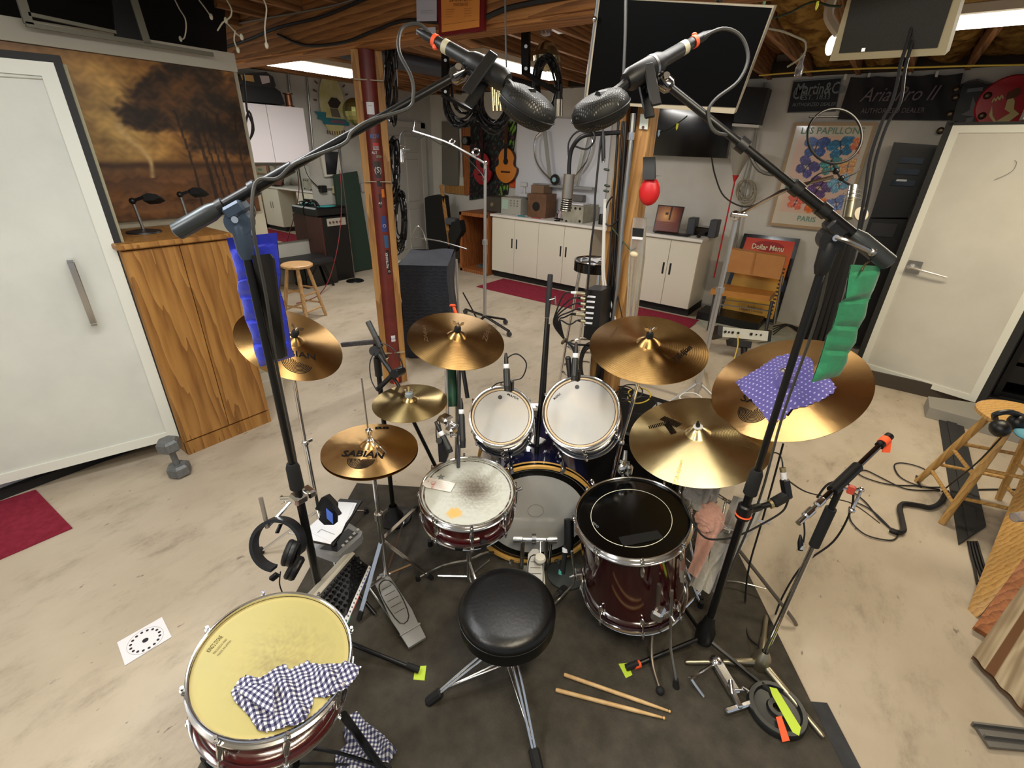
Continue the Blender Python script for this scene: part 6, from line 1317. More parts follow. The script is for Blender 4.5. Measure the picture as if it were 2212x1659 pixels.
# ---- things on the counter
CZ = .94
def on(x, y, z=CZ): p = px(x, y, z=z); p.x = max(p.x, 5.9); return p
t = T('metal_chassis', 'grey perforated metal chassis box on the worktop', 'electronic chassis', (6.0, 3.2, CZ))
gm = mat('aged_aluminium', (176, 172, 156), .5, .3, n=8, col2=(150, 146, 130)); q = [px(1210, 486, X=5.92), px(1258, 490, X=5.92)]; yc0, yc1 = px(1212, 480, X=5.92).y, px(1258, 480, X=5.92).y; zc1 = px(1235, 444, X=5.92).z
part(t, 'case', B().corner((5.92, yc1, CZ), (6.36, yc0, zc1), bev=.004), gm)
for i, (x, y) in enumerate(((1233, 449), (1243, 450), (1253, 451), (1223, 478), (1233, 479), (1242, 480), (1252, 478))): c_ = px(x, y, X=5.918); part(t, 'hole', B().cyl(c_, c_-V((.003, 0, 0)), .017, n=16), black if i in (0, 1, 2, 3, 6) else mat('hole_grey', (140, 138, 126), .5))
part(t, 'paper_on_top', B().box((6.1, (yc0+yc1)/2, zc1+.012), (.2, .22, .016)), mat('paper_white', (228, 228, 230), .7))
t = T('wooden_speaker', 'brown wooden box speaker with a round black driver, on the worktop', 'speaker', (6.05, 3.9, CZ)); ya, yb = px(1139, 460, X=5.98).y, px(1178, 460, X=5.98).y; zt = px(1150, 418, X=5.98).z
part(t, 'case', B().corner((5.98, yb, CZ), (6.26, ya, zt), bev=.004), mat('walnut', (116, 82, 56), .5, n=8, col2=(96, 66, 44))); c_ = px(1158, 446, X=5.978); part(t, 'driver', B().lathe([(.045, 0), (.062, -.006), (.062, .004)], c_, (-1, 0, 0), 28, True), black)
t = T('oscilloscope', 'beige oscilloscope with a pale green screen, left on the worktop', 'oscilloscope', (6.0, 4.4, CZ)); ya, yb = px(1082, 455, X=5.98).y, px(1124, 455, X=5.98).y; zt = px(1100, 427, X=5.98).z
part(t, 'case', B().corner((5.98, yb, CZ), (6.36, ya, zt), bev=.006), mat('scope_beige', (168, 166, 156), .5)); part(t, 'screen', B().corner((5.974, px(1098, 440, X=5.98).y, px(1090, 452, X=5.97).z), (5.98, ya-.02, zt-.03)), mat('scope_screen', (170, 196, 176), .3))
for i in range(3):
    for j in range(3): c_ = V((5.98, px(1104+i*7, 440, X=5.98).y, zt-.035-.035*j)); part(t, 'knob', B().cyl(c_, c_-V((.012, 0, 0)), .009, n=10), steel)
ya = px(1055, 445, X=6.0).y; t = T('bench_amplifier', 'dark piece of bench gear at the left end of the worktop', 'electronics', (6.1, 4.75, CZ)); part(t, 'case', B().corner((6.0, 4.56, .942), (6.3, 4.95, 1.16), bev=.01), mat('olive_case', (66, 62, 54), .5)); part(t, 'dial', B().cyl((6.0, 4.8, 1.05), (5.985, 4.8, 1.05), .03), mat('dial_brown', (130, 110, 84), .5))
one('small_microscope', B().corner((6.05, 4.2, 1.20), (6.2, 4.36, 1.24)).cyl((6.1, 4.28, 1.24), (6.1, 4.28, 1.36), .02).box((6.08, 4.28, 1.36), (.05, .12, .06), bev=.01), mat('bright_grey', (190, 190, 192), .4), 'small grey bench instrument on top of the oscilloscope', 'instrument')
one('brown_box', B().corner((6.15, 3.98, zt), (6.38, 4.2, 1.36), bev=.003), mat('carton', (132, 104, 78), .7), 'brown cardboard box behind the wooden speaker', 'box')
one('webcam_stand', B().lathe([(.04, 0), (.04, .01), (.008, .014), (.008, .10)], on(1158, 485), n=16, cap=True).ring(on(1158, 485)+V((0, 0, .12)), (1, 0, 0), .025, .004, 20, 6), gblack, 'tiny black ring stand in front of the wooden speaker', 'stand')
one('soldering_tools', B().bar(on(1165, 486)+V((0, 0, .012)), on(1192, 480)+V((0, 0, .012)), .03, .02, bev=.006).bar(on(1185, 484)+V((0, 0, .03)), on(1198, 476)+V((0, 0, .03)), .02, .015), black, 'black tool lying on the worktop before the wooden speaker', 'tool')
one('screwdriver', B().bar(on(1098, 470)+V((0, 0, .01)), on(1112, 472)+V((0, 0, .01)), .02, .015), mat('teal_grip', (40, 130, 140), .5), 'teal-handled tool on the worktop before the oscilloscope', 'tool'); one('pen', B().bar(on(1125, 474)+V((0, 0, .008)), on(1142, 477)+V((0, 0, .008)), .014, .01), mat('red_grip', (160, 60, 60), .5), 'red tool on the worktop left of the wooden speaker', 'tool')
one('small_lamp', B().lathe([(.05, 0), (.05, .01), (.012, .02), (.012, .12), (.05, .13), (.03, .28), (0, .28)], V((6.3, 3.72, CZ)), n=20), mat('lamp_white', (220, 218, 212), .5), 'small white desk lamp behind the wooden speaker', 'lamp'); one('pill_jar', B().lathe([(0, 0), (.035, 0), (.035, .09), (.028, .1), (.028, .12), (0, .12)], V((6.05, 3.62, CZ)), n=20), mat('jar_pink', (210, 190, 196), .3), 'small pinkish jar between speaker and metal chassis', 'jar')
one('black_tin', B().lathe([(0, 0), (.05, 0), (.05, .11), (.04, .13), (0, .13)], V((6.1, 2.98, CZ)), n=20), black, 'black canister right of the metal chassis', 'tin')
# record sleeve, docked speakers, keyboard, mouse
t = T('record_sleeve', 'record sleeve with a glowing orange hall print, propped on the right cabinet', 'record sleeve', (6.1, 2.05, CZ)); R_ = [px(1422, 442, X=6.12), px(1479, 447, X=6.16), px(1464, 505, X=6.0), px(1410, 499, X=5.98)]
rs = lambda u, v: (R_[3]*(1-u)+R_[2]*u)*(1-v)+(R_[0]*(1-u)+R_[1]*u)*v; rn = (R_[1]-R_[0]).cross(R_[0]-R_[3]).normalized(); rn = rn if rn.x < 0 else -rn
part(t, 'sleeve', B().prism(R_, .02, -rn), mat('sleeve_black', (24, 16, 14), .4))
def rp(u, v):
    g = max(0, 1-math.hypot((u-.38)*1.6, (v-.62)*1.5)); c = lerp3((84, 26, 18), (236, 178, 104), g)
    if v < .38: c = lerp3(c, (110, 40, 24), .4+.5*(int(v*26) % 2))
    if .5 < u < .58 and v > .45: c = (60, 24, 16)
    if abs(u-.4) < .07 and abs(v-.72) < .05: c = (70, 34, 18)
    return lin(c)
def printed(par, name, rs, n_, fn, nu=40, nv=40, off=.0015, rough=.45, coat=0, key=None):
    b = B(); b.grid(lambda u, v: V((u, v, 0)), nu, nv); bm = b.bm; ly = bm.loops.layers.float_color.new('print')
    for f in bm.faces:
        c = f.calc_center_median()
        for l in f.loops: l[ly] = fn(l.vert.co.x, l.vert.co.y)
    for v in bm.verts: v.co = rs(v.co.x, v.co.y)+n_*off
    inv = par_world(par).inverted(); bm.transform(inv); me = bpy.data.meshes.new(name); bm.to_mesh(me); bm.free(); me.materials.append(paintmat('print_paint_%g_%g' % (rough, coat), rough, coat)); o = bpy.data.objects.new(name, me); C.objects.link(o); o.parent = par; return o
printed(t, 'cover_print', lambda u, v: rs(.04+u*.92, .04+v*.92), rn, rp)
t = T('docking_speaker', 'black desktop dock with two upright speakers, on the right cabinet', 'speaker', (6.1, 1.8, CZ)); sp_ = mat('speaker_grey', (62, 64, 70), .5)
for x_ in (1488, 1536): c_ = px(x_, 511, X=6.05); part(t, 'speaker', B().corner((6.05, c_.y-.045, CZ), (6.2, c_.y+.045, CZ+.20), bev=.008), sp_)
c0_ = px(1512, 511, X=6.1); part(t, 'dock', B().corner((6.1, c0_.y-.13, CZ), (6.3, c0_.y+.13, CZ+.10), bev=.008), gblack)
one('computer_keyboard', B().bar(on(1404, 506)+V((.05, 0, .011)), on(1480, 514)+V((.05, 0, .011)), .13, .02, bev=.004), black, 'black computer keyboard on the right cabinet before the record sleeve', 'keyboard'); one('computer_mouse', B().sph(on(1497, 518)+V((.04, 0, .016)), .035, (1, .7, .5)), black, 'black computer mouse on the right cabinet', 'mouse')
# ---- back wall: panel with chrome loops, guitars, poster cloth
def wallquad(name, label, cat, pts, X, th, m, group=None): return one(name, B().prism([px(x, y, X=X) for x, y in pts], th, (1, 0, 0)), m, label, cat, group)
wallquad('wall_board', 'white board on the back wall behind the chrome loops', 'board', [(1118, 250), (1322, 262), (1302, 480), (1112, 462)], WX-.03, .025, mat('board_white', (226, 228, 234), .5))
t = T('chrome_cart_frame', 'folded chrome tube frame with small black wheels hung on the white board', 'cart frame', px(1200, 400, X=WX-.12)); wx = WX-.14
part(t, 'tube_loop', B().tube([px(x, y, X=wx) for x, y in ((1170, 285), (1157, 300), (1156, 335), (1165, 360), (1186, 384), (1196, 390))], .016, 8, 4), chrome); part(t, 'tube_loop', B().tube([px(x, y, X=wx) for x, y in ((1268, 285), (1280, 305), (1270, 345), (1252, 370), (1240, 385))], .016, 8, 4), chrome)
part(t, 'flat_rail', B().bar(px(1176, 280, X=wx), px(1188, 385, X=wx), .05, .02, (1, 0, 0)), steel); part(t, 'flat_rail', B().bar(px(1268, 290, X=wx), px(1243, 400, X=wx), .05, .02, (1, 0, 0)), steel)
wq_ = px(1199, 388, X=wx-.03); part(t, 'wheel', B().lathe([(.03, -.02), (.07, -.018), (.075, 0), (.07, .018), (.03, .02)], wq_, (1, 0, 0), 28, True), gblack); part(t, 'wheel_hub', B().cyl(wq_-V((.03, 0, 0)), wq_, .032), mat('hub_blue', (150, 190, 200), .4))
one('wall_ledge', B().bar(px(1155, 398, X=WX-.10), px(1282, 408, X=WX-.10), .10, .035, (0, 0, 1)), mat('ledge_grey', (150, 150, 150), .5), 'grey ledge fixed under the chrome frame on the back wall', 'shelf'); one('radio', B().corner((6.3, px(1258, 430, X=6.3).y, 1.18), (6.4, px(1228, 430, X=6.3).y, 1.26), bev=.005), mat('radio_grey', (110, 106, 102), .5), 'small grey radio behind the metal chassis', 'radio')
def guitar(c, h, label, m, dark, R=None):
    t = T('guitar', label, 'guitar', c); x = WX-.03; s = h
    def outline(k, n=48):
        o_ = []
        for i in range(n):
            a = 2*PI*i/n; yv = math.sin(a); r = 1
            wdt = .42*(1-.18*math.exp(-((yv-.15)/.22)**2)*1.2)*(1.0 if yv < 0 else .80); o_.append(V((x, c.y+math.cos(a)*wdt*s*.47*k*1.05, c.z+.23*s*1.06*yv*k)))
        return o_
    part(t, 'body', B().prism(outline(1), .07, (-1, 0, 0)), m); part(t, 'binding', B().prism(outline(1.03), .05, (-1, 0, 0)), dark)
    part(t, 'neck', B().corner((x-.085, c.y-.025, c.z+.20*s), (x-.06, c.y+.025, c.z+.62*s)), dark); part(t, 'fingerboard', B().corner((x-.088, c.y-.022, c.z+.09*s), (x-.07, c.y+.022, c.z+.3*s)), black); part(t, 'headstock', B().corner((x-.085, c.y-.035, c.z+.62*s), (x-.065, c.y+.035, c.z+.76*s), bev=.004), dark)
    part(t, 'sound_hole', B().cyl((x-.0705, c.y, c.z+.06*s), (x-.073, c.y, c.z+.06*s), .046*s, n=24), black); part(t, 'bridge', B().corner((x-.08, c.y-.085*s, c.z-.10*s), (x-.07, c.y+.085*s, c.z-.075*s)), dark); return t
gc = px(1088, 358, X=WX-.15); guitar(gc, 1.0, 'orange-topped classical guitar hanging on the back wall', mat('guitar_orange', (216, 130, 42), .25, coat=.6), mat('guitar_brown', (70, 36, 20), .35))
gc = px(1040, 365, X=WX-.12); guitar(gc, .95, 'red guitar hanging at the far corner, left of the orange guitar', mat('guitar_red', (150, 22, 32), .25, coat=.6), mat('guitar_dark', (48, 14, 16), .35))
def tapp(u, v):
    s = nz(u*9, v*9, 3.1)+nz(u*23+2, v*19, 2.3); c = (22, 20, 22)
    if s > .9: c = (52, 74, 66)
    if s < -1.0: c = (96, 56, 70)
    if u > .75 and nz(u*20, v*14+3, 2) > .35: c = (120, 170, 60)
    return lin(c)
t = T('wall_tapestry', 'dark floral tapestry hung behind the guitars', 'tapestry', (WX-.02, 5.2, 1.2)); TQ = [px(1017, 262, X=WX-.03), px(1117, 262, X=WX-.03), px(1096, 420, X=WX-.03), px(1014, 432, X=WX-.03)]
part(t, 'fabric', B().prism(TQ, .02, (1, 0, 0)), mat('fabric_dark', (24, 22, 24), .9)); printed(t, 'floral_print', lambda u, v: (TQ[3]*(1-u)+TQ[2]*u)*(1-v)+(TQ[0]*(1-u)+TQ[1]*u)*v, V((-1, 0, 0)), tapp, 60, 70)
wallquad('breaker_panel', 'grey electrical panel at the far corner', 'electrical panel', [(954, 262), (992, 264), (988, 402), (955, 398)], WX-.05, .05, mat('panel_grey', (112, 108, 98), .5)); wallquad('panel_backer', 'wooden board under the grey electrical panel', 'board', [(960, 400), (1012, 402), (1010, 422), (960, 416)], WX-.03, .03, stud)
one('conduit_pipe', B().cyl(px(994, 266, X=WX-.06), px(998, 380, X=WX-.06), .02), mat('conduit_pale', (180, 178, 170), .4), 'pale vertical pipe right of the electrical panel', 'pipe'); one('backing_board', B().prism([px(x, y, X=WX-.035) for x, y in ((994, 262), (1016, 262), (1014, 420), (1003, 420))], .03, (1, 0, 0)), boxwood, 'brown vertical board right of the electrical panel', 'board')
lt = T('stage_light', 'hexagonal stage light with a honeycomb face, near the red guitar', 'stage light', px(1004, 304, X=6.2)); c_ = px(1004, 304, X=6.2); part(lt, 'housing', B().cyl(c_, c_+V((.08, 0, 0)), .072, n=6), black); part(lt, 'lens', B().cyl(c_-V((.004, 0, 0)), c_, .052, n=6), mat('honeycomb', (120, 118, 116), .4, n=90, col2=(70, 70, 70)))
wallquad('small_poster', 'small red and orange poster below the orange guitar', 'poster', [(1098, 366), (1134, 368), (1131, 408), (1094, 404)], WX-.02, .01, mat('poster_red', (188, 52, 28), .6, n=14, col2=(216, 96, 30)))
# guitar case, hanging mandolin-like case and clutter in the corner
one('guitar_case', B().prism([px(x, y, X=5.9) for x, y in ((917, 428), (924, 424), (946, 420), (956, 424), (972, 572), (932, 578), (921, 500))], .14, (1, 0, 0)), mat('case_black', (18, 18, 19), .5), 'black guitar case standing in the far corner by the grey door', 'guitar case')
one('timber_offcut', B().bar(px(953, 400, X=5.95), px(972, 530, X=5.85), .05, .03), stud, 'pale timber length leaning in the far corner', 'timber'); one('black_gig_bag', B().prism([px(x, y, X=5.7) for x, y in ((975, 480), (992, 476), (996, 500), (985, 520), (980, 545), (972, 540), (968, 505))], .12, (1, 0, 0)), mat('bag_black', (18, 18, 18), .7), 'black soft bag hanging beside the open wooden box', 'bag')
one('grey_crate', B().box(px(978, 478, X=5.9), (.15, .2, .1), bev=.01), mat('crate_grey', (86, 90, 94), .5), 'small grey box in the far corner clutter', 'box')
# ---- amp covered in quilt, small interface on it, boom stand beside
Q0 = px(872, 775, z=0); Q0 = V((Q0.x+.02, Q0.y, 0)); hq = vz(Q0, 575); dQ = V((.62, -.78, 0)); dq = V((.78, .62, 0)); wq2 = .50; dpq = .75
quilt = mat('quilted_navy', (40, 44, 54), .8, n=30, col2=(30, 33, 42), b=(40, .4))
f = lambda a, b2, z: Q0+dQ*a+dq*b2+V((0, 0, z))
t = T('covered_amplifier', 'tall amplifier under a dark navy quilted cover, behind the left crash', 'amplifier', Q0)
wq2 = (px(965, 700, z=.2)-px(872, 700, z=.2)).length
b = B()
def qf(u, v):
    # four sides wrapped
    k = u*4; i = int(min(k, 3.999)); q = k-i; cs = [(0, 0), (1, 0), (1, 1), (0, 1), (0, 0)]; a = cs[i][0]+(cs[i+1][0]-cs[i][0])*q; b3 = cs[i][1]+(cs[i+1][1]-cs[i][1])*q
    bulge = .012*math.sin(u*40)*(1-v)+.01*math.sin(v*9+u*11)
    return f(a*wq2+(a-.5)*bulge*2, b3*dpq+(b3-.5)*bulge*2, .01+v*hq)
b.grid(qf, 64, 20); b.grid(lambda u, v: f(u*wq2, v*dpq, .01+hq+.012*math.sin(u*6)*math.sin(v*5)), 10, 10); part(t, 'quilted_cover', b, quilt)
b = B()
for i in range(26): 
    z_ = .03+i*hq/27; b.tube([f(j/12*wq2, -.014, z_+.012*(j % 2)) for j in range(13)], .0018, 4, 0)
o = part(t, 'stitching', b, mat('stitch_navy', (56, 60, 72), .8)); o['kind'] = 'stuff'
part(t, 'castor', B().box(f(.03, .02, .01), (.03, .03, .02)), white)
Zq = hq+.02; ic = f(.02, .2, Zq); t = T('audio_interface', 'small white audio interface on the quilted amplifier cover', 'audio interface', ic); part(t, 'case', B().prism([px(x, y, D=(ic-O).dot(FW)) for x, y in ((860, 562), (886, 566), (884, 582), (860, 578))], .10, FW), mat('interface_white', (206, 202, 186), .5))
for i in range(3): c_ = px(864+i*7, 574, D=(ic-O).dot(FW)); part(t, 'knob', B().cyl(c_, c_-FW*.01, .008), black)
# silver wheeled boom stand (centre-left)
bs = px(1047, 690, z=.08); bs.z = 0; tb = V((bs.x, bs.y, vz(bs, 352))); Db = (tb-O).dot(FW); alu = mat('pale_aluminium', (196, 196, 196), .35, .8)
t = T('studio_boom_stand', 'tall pale aluminium studio boom stand on castors, centre-left', 'microphone stand', bs); md = V((bs.x, bs.y, vz(bs, 522)))
part(t, 'lower_tube', B().cyl(bs+V((0, 0, .10)), md, .019), alu); part(t, 'upper_tube', B().cyl(md, tb, .015), alu); part(t, 'collar', B().cyl(md-V((0, 0, .03)), md+V((0, 0, .02)), .028), alu)
part(t, 'boom_arm', B().tube([px(893, 283, D=Db+.5), px(960, 305, D=Db+.25), px(1000, 325, D=Db+.1), px(1046, 352, D=Db)], .011, 8, 3), alu); part(t, 'boom_clutch', B().ring(px(977, 305, D=Db+.2), FW, .022, .008, 20, 6), chrome); part(t, 'boom_clutch', B().ring(px(1028, 328, D=Db), FW, .032, .010, 20, 6), chrome); part(t, 'boom_joint', B().sph(tb, .024), chrome); part(t, 'boom_end', B().cyl(px(898, 262, D=Db+.5), px(895, 283, D=Db+.5), .013), chrome)
for x_, y_ in ((1092, 690), (1100, 716), (1005, 668), (1010, 722)):
    e_ = px(x_, y_, z=.06); lg = part(t, 'leg', B().bar(bs+V((0, 0, .12)), e_, .028, .02, bev=.003), blackm); part(lg, 'castor', B().cyl((e_.x-.012, e_.y, .03), (e_.x+.012, e_.y, .03), .028), mat('castor_grey', (60, 62, 66), .4))
dk_ = (px(880, 330, D=Db+.5)); t = T('condenser_microphone', 'silver condenser microphone in a wire cradle hanging from the aluminium boom', 'microphone', px(868, 360, D=Db+.5)); part(t, 'body', B().cyl(px(868, 325, D=Db+.5), px(869, 352, D=Db+.5), .022), steel)
for i in range(3): part(t, 'cradle_wire', B().ring(px(868, 318+i*10, D=Db+.5), UP, .036, .0025, 20, 5), chrome)
part(t, 'cradle_strap', B().tube([px(860, 312, D=Db+.5), px(866, 338, D=Db+.5), px(876, 312, D=Db+.5)], .002, 5, 1).tube([px(850, 325, D=Db+.5), px(885, 322, D=Db+.5)], .002, 5, 1), chrome)
wire('microphone_cable', [px(864, 310, D=Db+.5), px(866, 290, D=Db+.5), px(880, 283, D=Db+.5), px(900, 300, D=Db+.45), px(920, 292, D=Db+.4), px(935, 302, D=Db+.35), px(965, 318, D=Db+.25), px(985, 318, D=Db+.2), px(1040, 375, D=Db), px(1042, 390, D=Db), px(1048, 365, D=Db)], .005, 'thin black cable twisted along the aluminium boom')
wire('boom_pole', [px(896, 514, X=3.6), px(945, 520, X=3.4), px(1008, 538, X=3.2)], .007, 'thin metal boom lying over the quilted amplifier', steel, 'pole'); wire('stand_pole', [px(986, 560, X=3.1), px(988, 620, X=3.1), px(992, 700, X=3.1)], .011, 'thin pale stand pole at the right of the quilted amplifier', alu, 'pole')
wire('music_stand_wire', [px(892, 545, X=3.4), px(888, 520, X=3.4), px(900, 490, X=3.4), px(912, 497, X=3.4), px(920, 520, X=3.4)], .005, 'bent wire stand rising behind the quilted amplifier', steel, 'stand'); wire('support_rod', [px(1000, 632, z=.25), px(1018, 665, z=.1), px(1032, 692, z=.02)], .009, 'black stand leg slanting down right of the quilted amplifier', blackm, 'stand rod')
one('orange_tipped_stand', B().cyl(px(978, 660, D=2.6), px(1010, 860, D=2.6), .012), black, 'black stand end with orange tape peeking over the left crash', 'stand'); one('orange_tape', B().ring(px(978, 660, D=2.58), UP, .013, .006, 16, 6).bar(px(979, 660, D=2.58), px(987, 682, D=2.58), .012, .01), orange_t, 'orange tape on the stand end above the left crash', 'tape')
# ---- cables hung on the right side of the red post
def coil(name, label, c, R, aspect, n, r, X, tw=.3, group=None, seed=1):
    rr = random.Random(seed); b = B()
    for i in range(n):
        k = 1-.35*rr.random(); dx, dy = rr.uniform(-.1, .1)*R, rr.uniform(-.08, .12)*R; ph_ = rr.uniform(-.08, .08)
        pts = [px(c[0]+dx+math.cos(a)*R*k*aspect+math.sin(a)*R*ph_, c[1]+dy+math.sin(a)*R*k*1.1-(1-k)*R*.6, X=X+rr.uniform(-.04, .04)) for a in [2*PI*j/20 for j in range(20)]]
        b.tube(pts, r, 5, 1, closed=True)
    return one(name, b, cable_m, label, 'cable', group)
coil('hanging_coil', 'top black cable coil hung on the right of the red post', (842, 190), 85, .12, 7, .006, 2.45, seed=2); coil('hanging_coil', 'middle black cable coil hung on the right of the red post', (850, 360), 62, .16, 8, .006, 2.45, seed=3); coil('hanging_coil', 'lowest black cable coil hung on the right of the red post', (864, 480), 62, .22, 9, .006, 2.45, seed=4)
# ---- hanger brackets below the beam with big cable coils
for i, (x0, y0, x1, y1) in enumerate(((962, 100, 962, 210), (1136, 70, 1136, 160))):
    t = T('cable_hanger', ['left', 'right'][i]+' black steel hanger below the beam carrying cable coils', 'hanger', px(x1, y1, X=2.6)); part(t, 'strap', B().bar(px(x0, y0-30, X=2.6), px(x1, y1, X=2.6), .05, .02, (1, 0, 0)), blackm)
    part(t, 'arm', B().bar(px(x1-4, y1-4, X=2.6), px(x1+72 if i else x1+60, y1+(42 if i else 30), X=2.55), .035, .02, (0, 0, 1)), blackm); part(t, 'bolt', B().cyl(px(x0, y0+30, X=2.585), px(x0, y0+30, X=2.57), .009).cyl(px(x0, y1-12, X=2.585), px(x0, y1-12, X=2.57), .009), steel)
coil('hanging_coil', 'left black cable coil hanging from the steel hanger', (1000, 205), 62, .62, 12, .007, 2.65, seed=6); coil('hanging_coil', 'middle large cable coil hanging beside the gold connectors', (1068, 215), 66, .62, 14, .007, 2.65, seed=7); coil('hanging_coil', 'right cable coil hanging behind the left overhead microphone', (1180, 190), 66, .42, 12, .007, 2.65, seed=8)
for i in range(6): one('cable_connector', B().cyl(px(1064+i*4, 188+(i % 3)*6, X=2.55), px(1066+i*4, 240-(i % 2)*12, X=2.55), .010), mat('gold_plug', (206, 188, 140), .25, .9), 'gold cable plug hanging in the cluster left of the overhead microphone capsule', 'connector', 'gold plugs on the middle coil')
cc_ = one('hanging_connector', B().cyl(px(1207, 215, X=2.4), px(1206, 252, X=2.4), .022, n=16), mat('nickel_plug', (120, 114, 104), .3, .8), 'big nickel connector hanging between the two overhead capsules', 'connector'); part(cc_, 'boot', B().cyl(px(1208, 198, X=2.4), px(1207, 215, X=2.4), .012, .022), black)
# disco ball and wine glass hanging
db_ = px(1180, 122, X=3.1); t = T('mirror_ball', 'small mirror ball hanging under the joists behind the cables', 'mirror ball', db_); part(t, 'ball', B().sph(db_, .085, n=20), mat('mirror_gold', (170, 160, 130), .2, .9), flat=True); part(t, 'loop', B().ring(px(1186, 106, X=3.1), (1, 0, 0), .02, .003, 16, 5), steel)
wire('curved_wire', [px(1180, 108, X=3.1), px(1192, 102, X=3.1), px(1205, 116, X=3.1), px(1212, 150, X=3.1), px(1210, 200, X=3.1)], .006, 'bright bent wire beside the mirror ball', chrome); one('glass_ornament', B().lathe([(0, 0), (.03, .01), (.035, .05), (.02, .09), (0, .09)], px(1178, 80, X=2.7), n=16), mat('glass_clear', (220, 220, 226), .05, trans=.8), 'clear glass knob hanging under the joists', 'glass ornament')
bf = px(815, 230, X=5.2); t = T('mirror_ball', 'gilded mirror ball partly hidden by the red post', 'mirror ball', px(770, 245, X=4.4)); part(t, 'ball', B().sph(px(768, 242, X=4.4), .16, n=20), mat('mirror_gold2', (150, 150, 96), .25, .9), flat=True)
# ---- certificate and papers on the beam
t = T('framed_certificate', 'maroon framed orange certificate hung on the main beam', 'certificate', px(992, 68, X=2.2)); X_ = 2.205
part(t, 'frame', B().prism([px(x, y, X=X_) for x, y in ((944, -40), (1046, -50), (1045, 66), (948, 78))], .02, (1, 0, 0)), mat('frame_maroon', (112, 22, 22), .35)); part(t, 'certificate', B().prism([px(x, y, X=X_-.002) for x, y in ((953, -40), (1037, -48), (1036, 58), (955, 70))], .003, (-1, 0, 0)), mat('certificate_orange', (224, 142, 62), .6))
co_ = lambda x, y: px(x, y, X=X_-.0065); ux = co_(1030, 0)-co_(960, 3); uz = V((0, 0, 1)); brn = mat('ink_brown', (120, 70, 28), .6)
text(t, 'ZONING PERMIT', brn, co_(995, 3), ux, uz, .05, fit=.15); text(t, 'TOWNSHIP ZONING OFFICE', brn, co_(995, 13), ux, uz, .018, fit=.10)
for i, y in enumerate((20, 25, 30, 36)): part(t, 'printed_line', B().bar(co_(963, y+1), co_(982-i*2, y), .0012, .0005), brn, flat=True); part(t, 'printed_line', B().bar(co_(1002, y-1), co_(1018, y-2), .0012, .0005), brn, flat=True)
part(t, 'printed_border', B().bar(co_(956, 54), co_(1032, 43), .0015, .0005), brn, flat=True)
wallp_ = one('paper_notice', B().prism([px(x, y, X=2.215) for x, y in ((899, -20), (943, -20), (943, 45), (900, 46))], .004, (1, 0, 0)).prism([px(x, y, X=2.217) for x, y in ((899, 62), (940, 58), (941, 72), (899, 75))], .003, (1, 0, 0)), mat('notice_white', (196, 196, 206), .6), 'white paper notice on the beam left of the certificate', 'notice')
for i in range(3): part(wallp_, 'printed_line', B().bar(px(908, 24+i*3, X=2.21), px(936, 23+i*3, X=2.21), .0012, .0005), mat('grey_line', (150, 148, 150), .6), flat=True)
# ---- wall screen hung in front of the beam
def quadplane(c4, X0): pass
Pa, Pb, Pc = px(1291, -6, X=2.08), px(1673, 12, X=2.12), px(1262, 222, X=2.16); nn_ = (Pb-Pa).cross(Pc-Pa).normalized(); nn_ = nn_ if nn_.x < 0 else -nn_
Pd = hit(1585, 246, Pa, nn_); t = T('hanging_screen', 'black flat screen hung from the ceiling, tilted down over the drum kit', 'screen', (Pa+Pd)/2)
part(t, 'casing', B().prism([Pa, Pb, Pd, Pc], .04, -nn_), mat('casing_pale', (176, 164, 140), .4)); hp_ = lambda x, y: hit(x, y, Pa, nn_)
part(t, 'display', B().prism([hp_(1297, -4), hp_(1668, 17), hp_(1590, 232), hp_(1269, 218)], .003, nn_), mat('screen_black', (3, 3, 3), .35, spec=.12)); part(t, 'chrome_edge', B().cyl(Pa, Pc, .006).sph(px(1284, 41, X=2.07), .010), chrome)
part(t, 'ceiling_bracket', B().bar(Pa.lerp(Pb, .3)-nn_*.04, Pa.lerp(Pb, .3)+V((.05, 0, .25)), .05, .01).bar(Pa.lerp(Pb, .7)-nn_*.04, Pa.lerp(Pb, .7)+V((.05, 0, .25)), .05, .01), blackm)
# framed dark panel top right
Pa, Pb, Pc = px(1835, -20, X=2.55), px(2075, -30, X=2.45), px(1792, 131, X=2.7); nn_ = (Pb-Pa).cross(Pc-Pa).normalized(); nn_ = nn_ if nn_.x < 0 else -nn_; hp_ = lambda x, y: hit(x, y, Pa, nn_)
t = T('acoustic_panel', 'dark grey panel with a cream frame hung at the upper right', 'acoustic panel', hp_(1930, 60)); part(t, 'frame', B().prism([hp_(1838, -25), hp_(2085, -30), hp_(2041, 119), hp_(1791, 132)], .03, -nn_), mat('cream_frame', (196, 186, 152), .5)); part(t, 'panel_face', B().prism([hp_(1846, -25), hp_(2068, -30), hp_(2025, 102), hp_(1813, 114)], .004, nn_), mat('panel_charcoal', (52, 52, 50), .7, n=200, col2=(60, 60, 58)))
part(t, 'clip', B().box(hp_(1867, 106)+nn_*.006, (.008, .012, .012)), steel)
wire('twin_cable', [px(x, y, X=2.55) for x, y in ((1992, -20), (1962, 85), (1945, 140), (1938, 180), (1925, 225), (1906, 262), (1880, 340), (1868, 420), (1850, 520))], .006, 'black cable pair hanging in front of the framed panel down past the banner, left strand'); wire('twin_cable', [px(x, y, X=2.57) for x, y in ((1972, 85), (1955, 150), (1945, 220), (1918, 266), (1893, 340), (1873, 440), (1832, 600))], .006, 'black cable hanging past the banner, right strand')
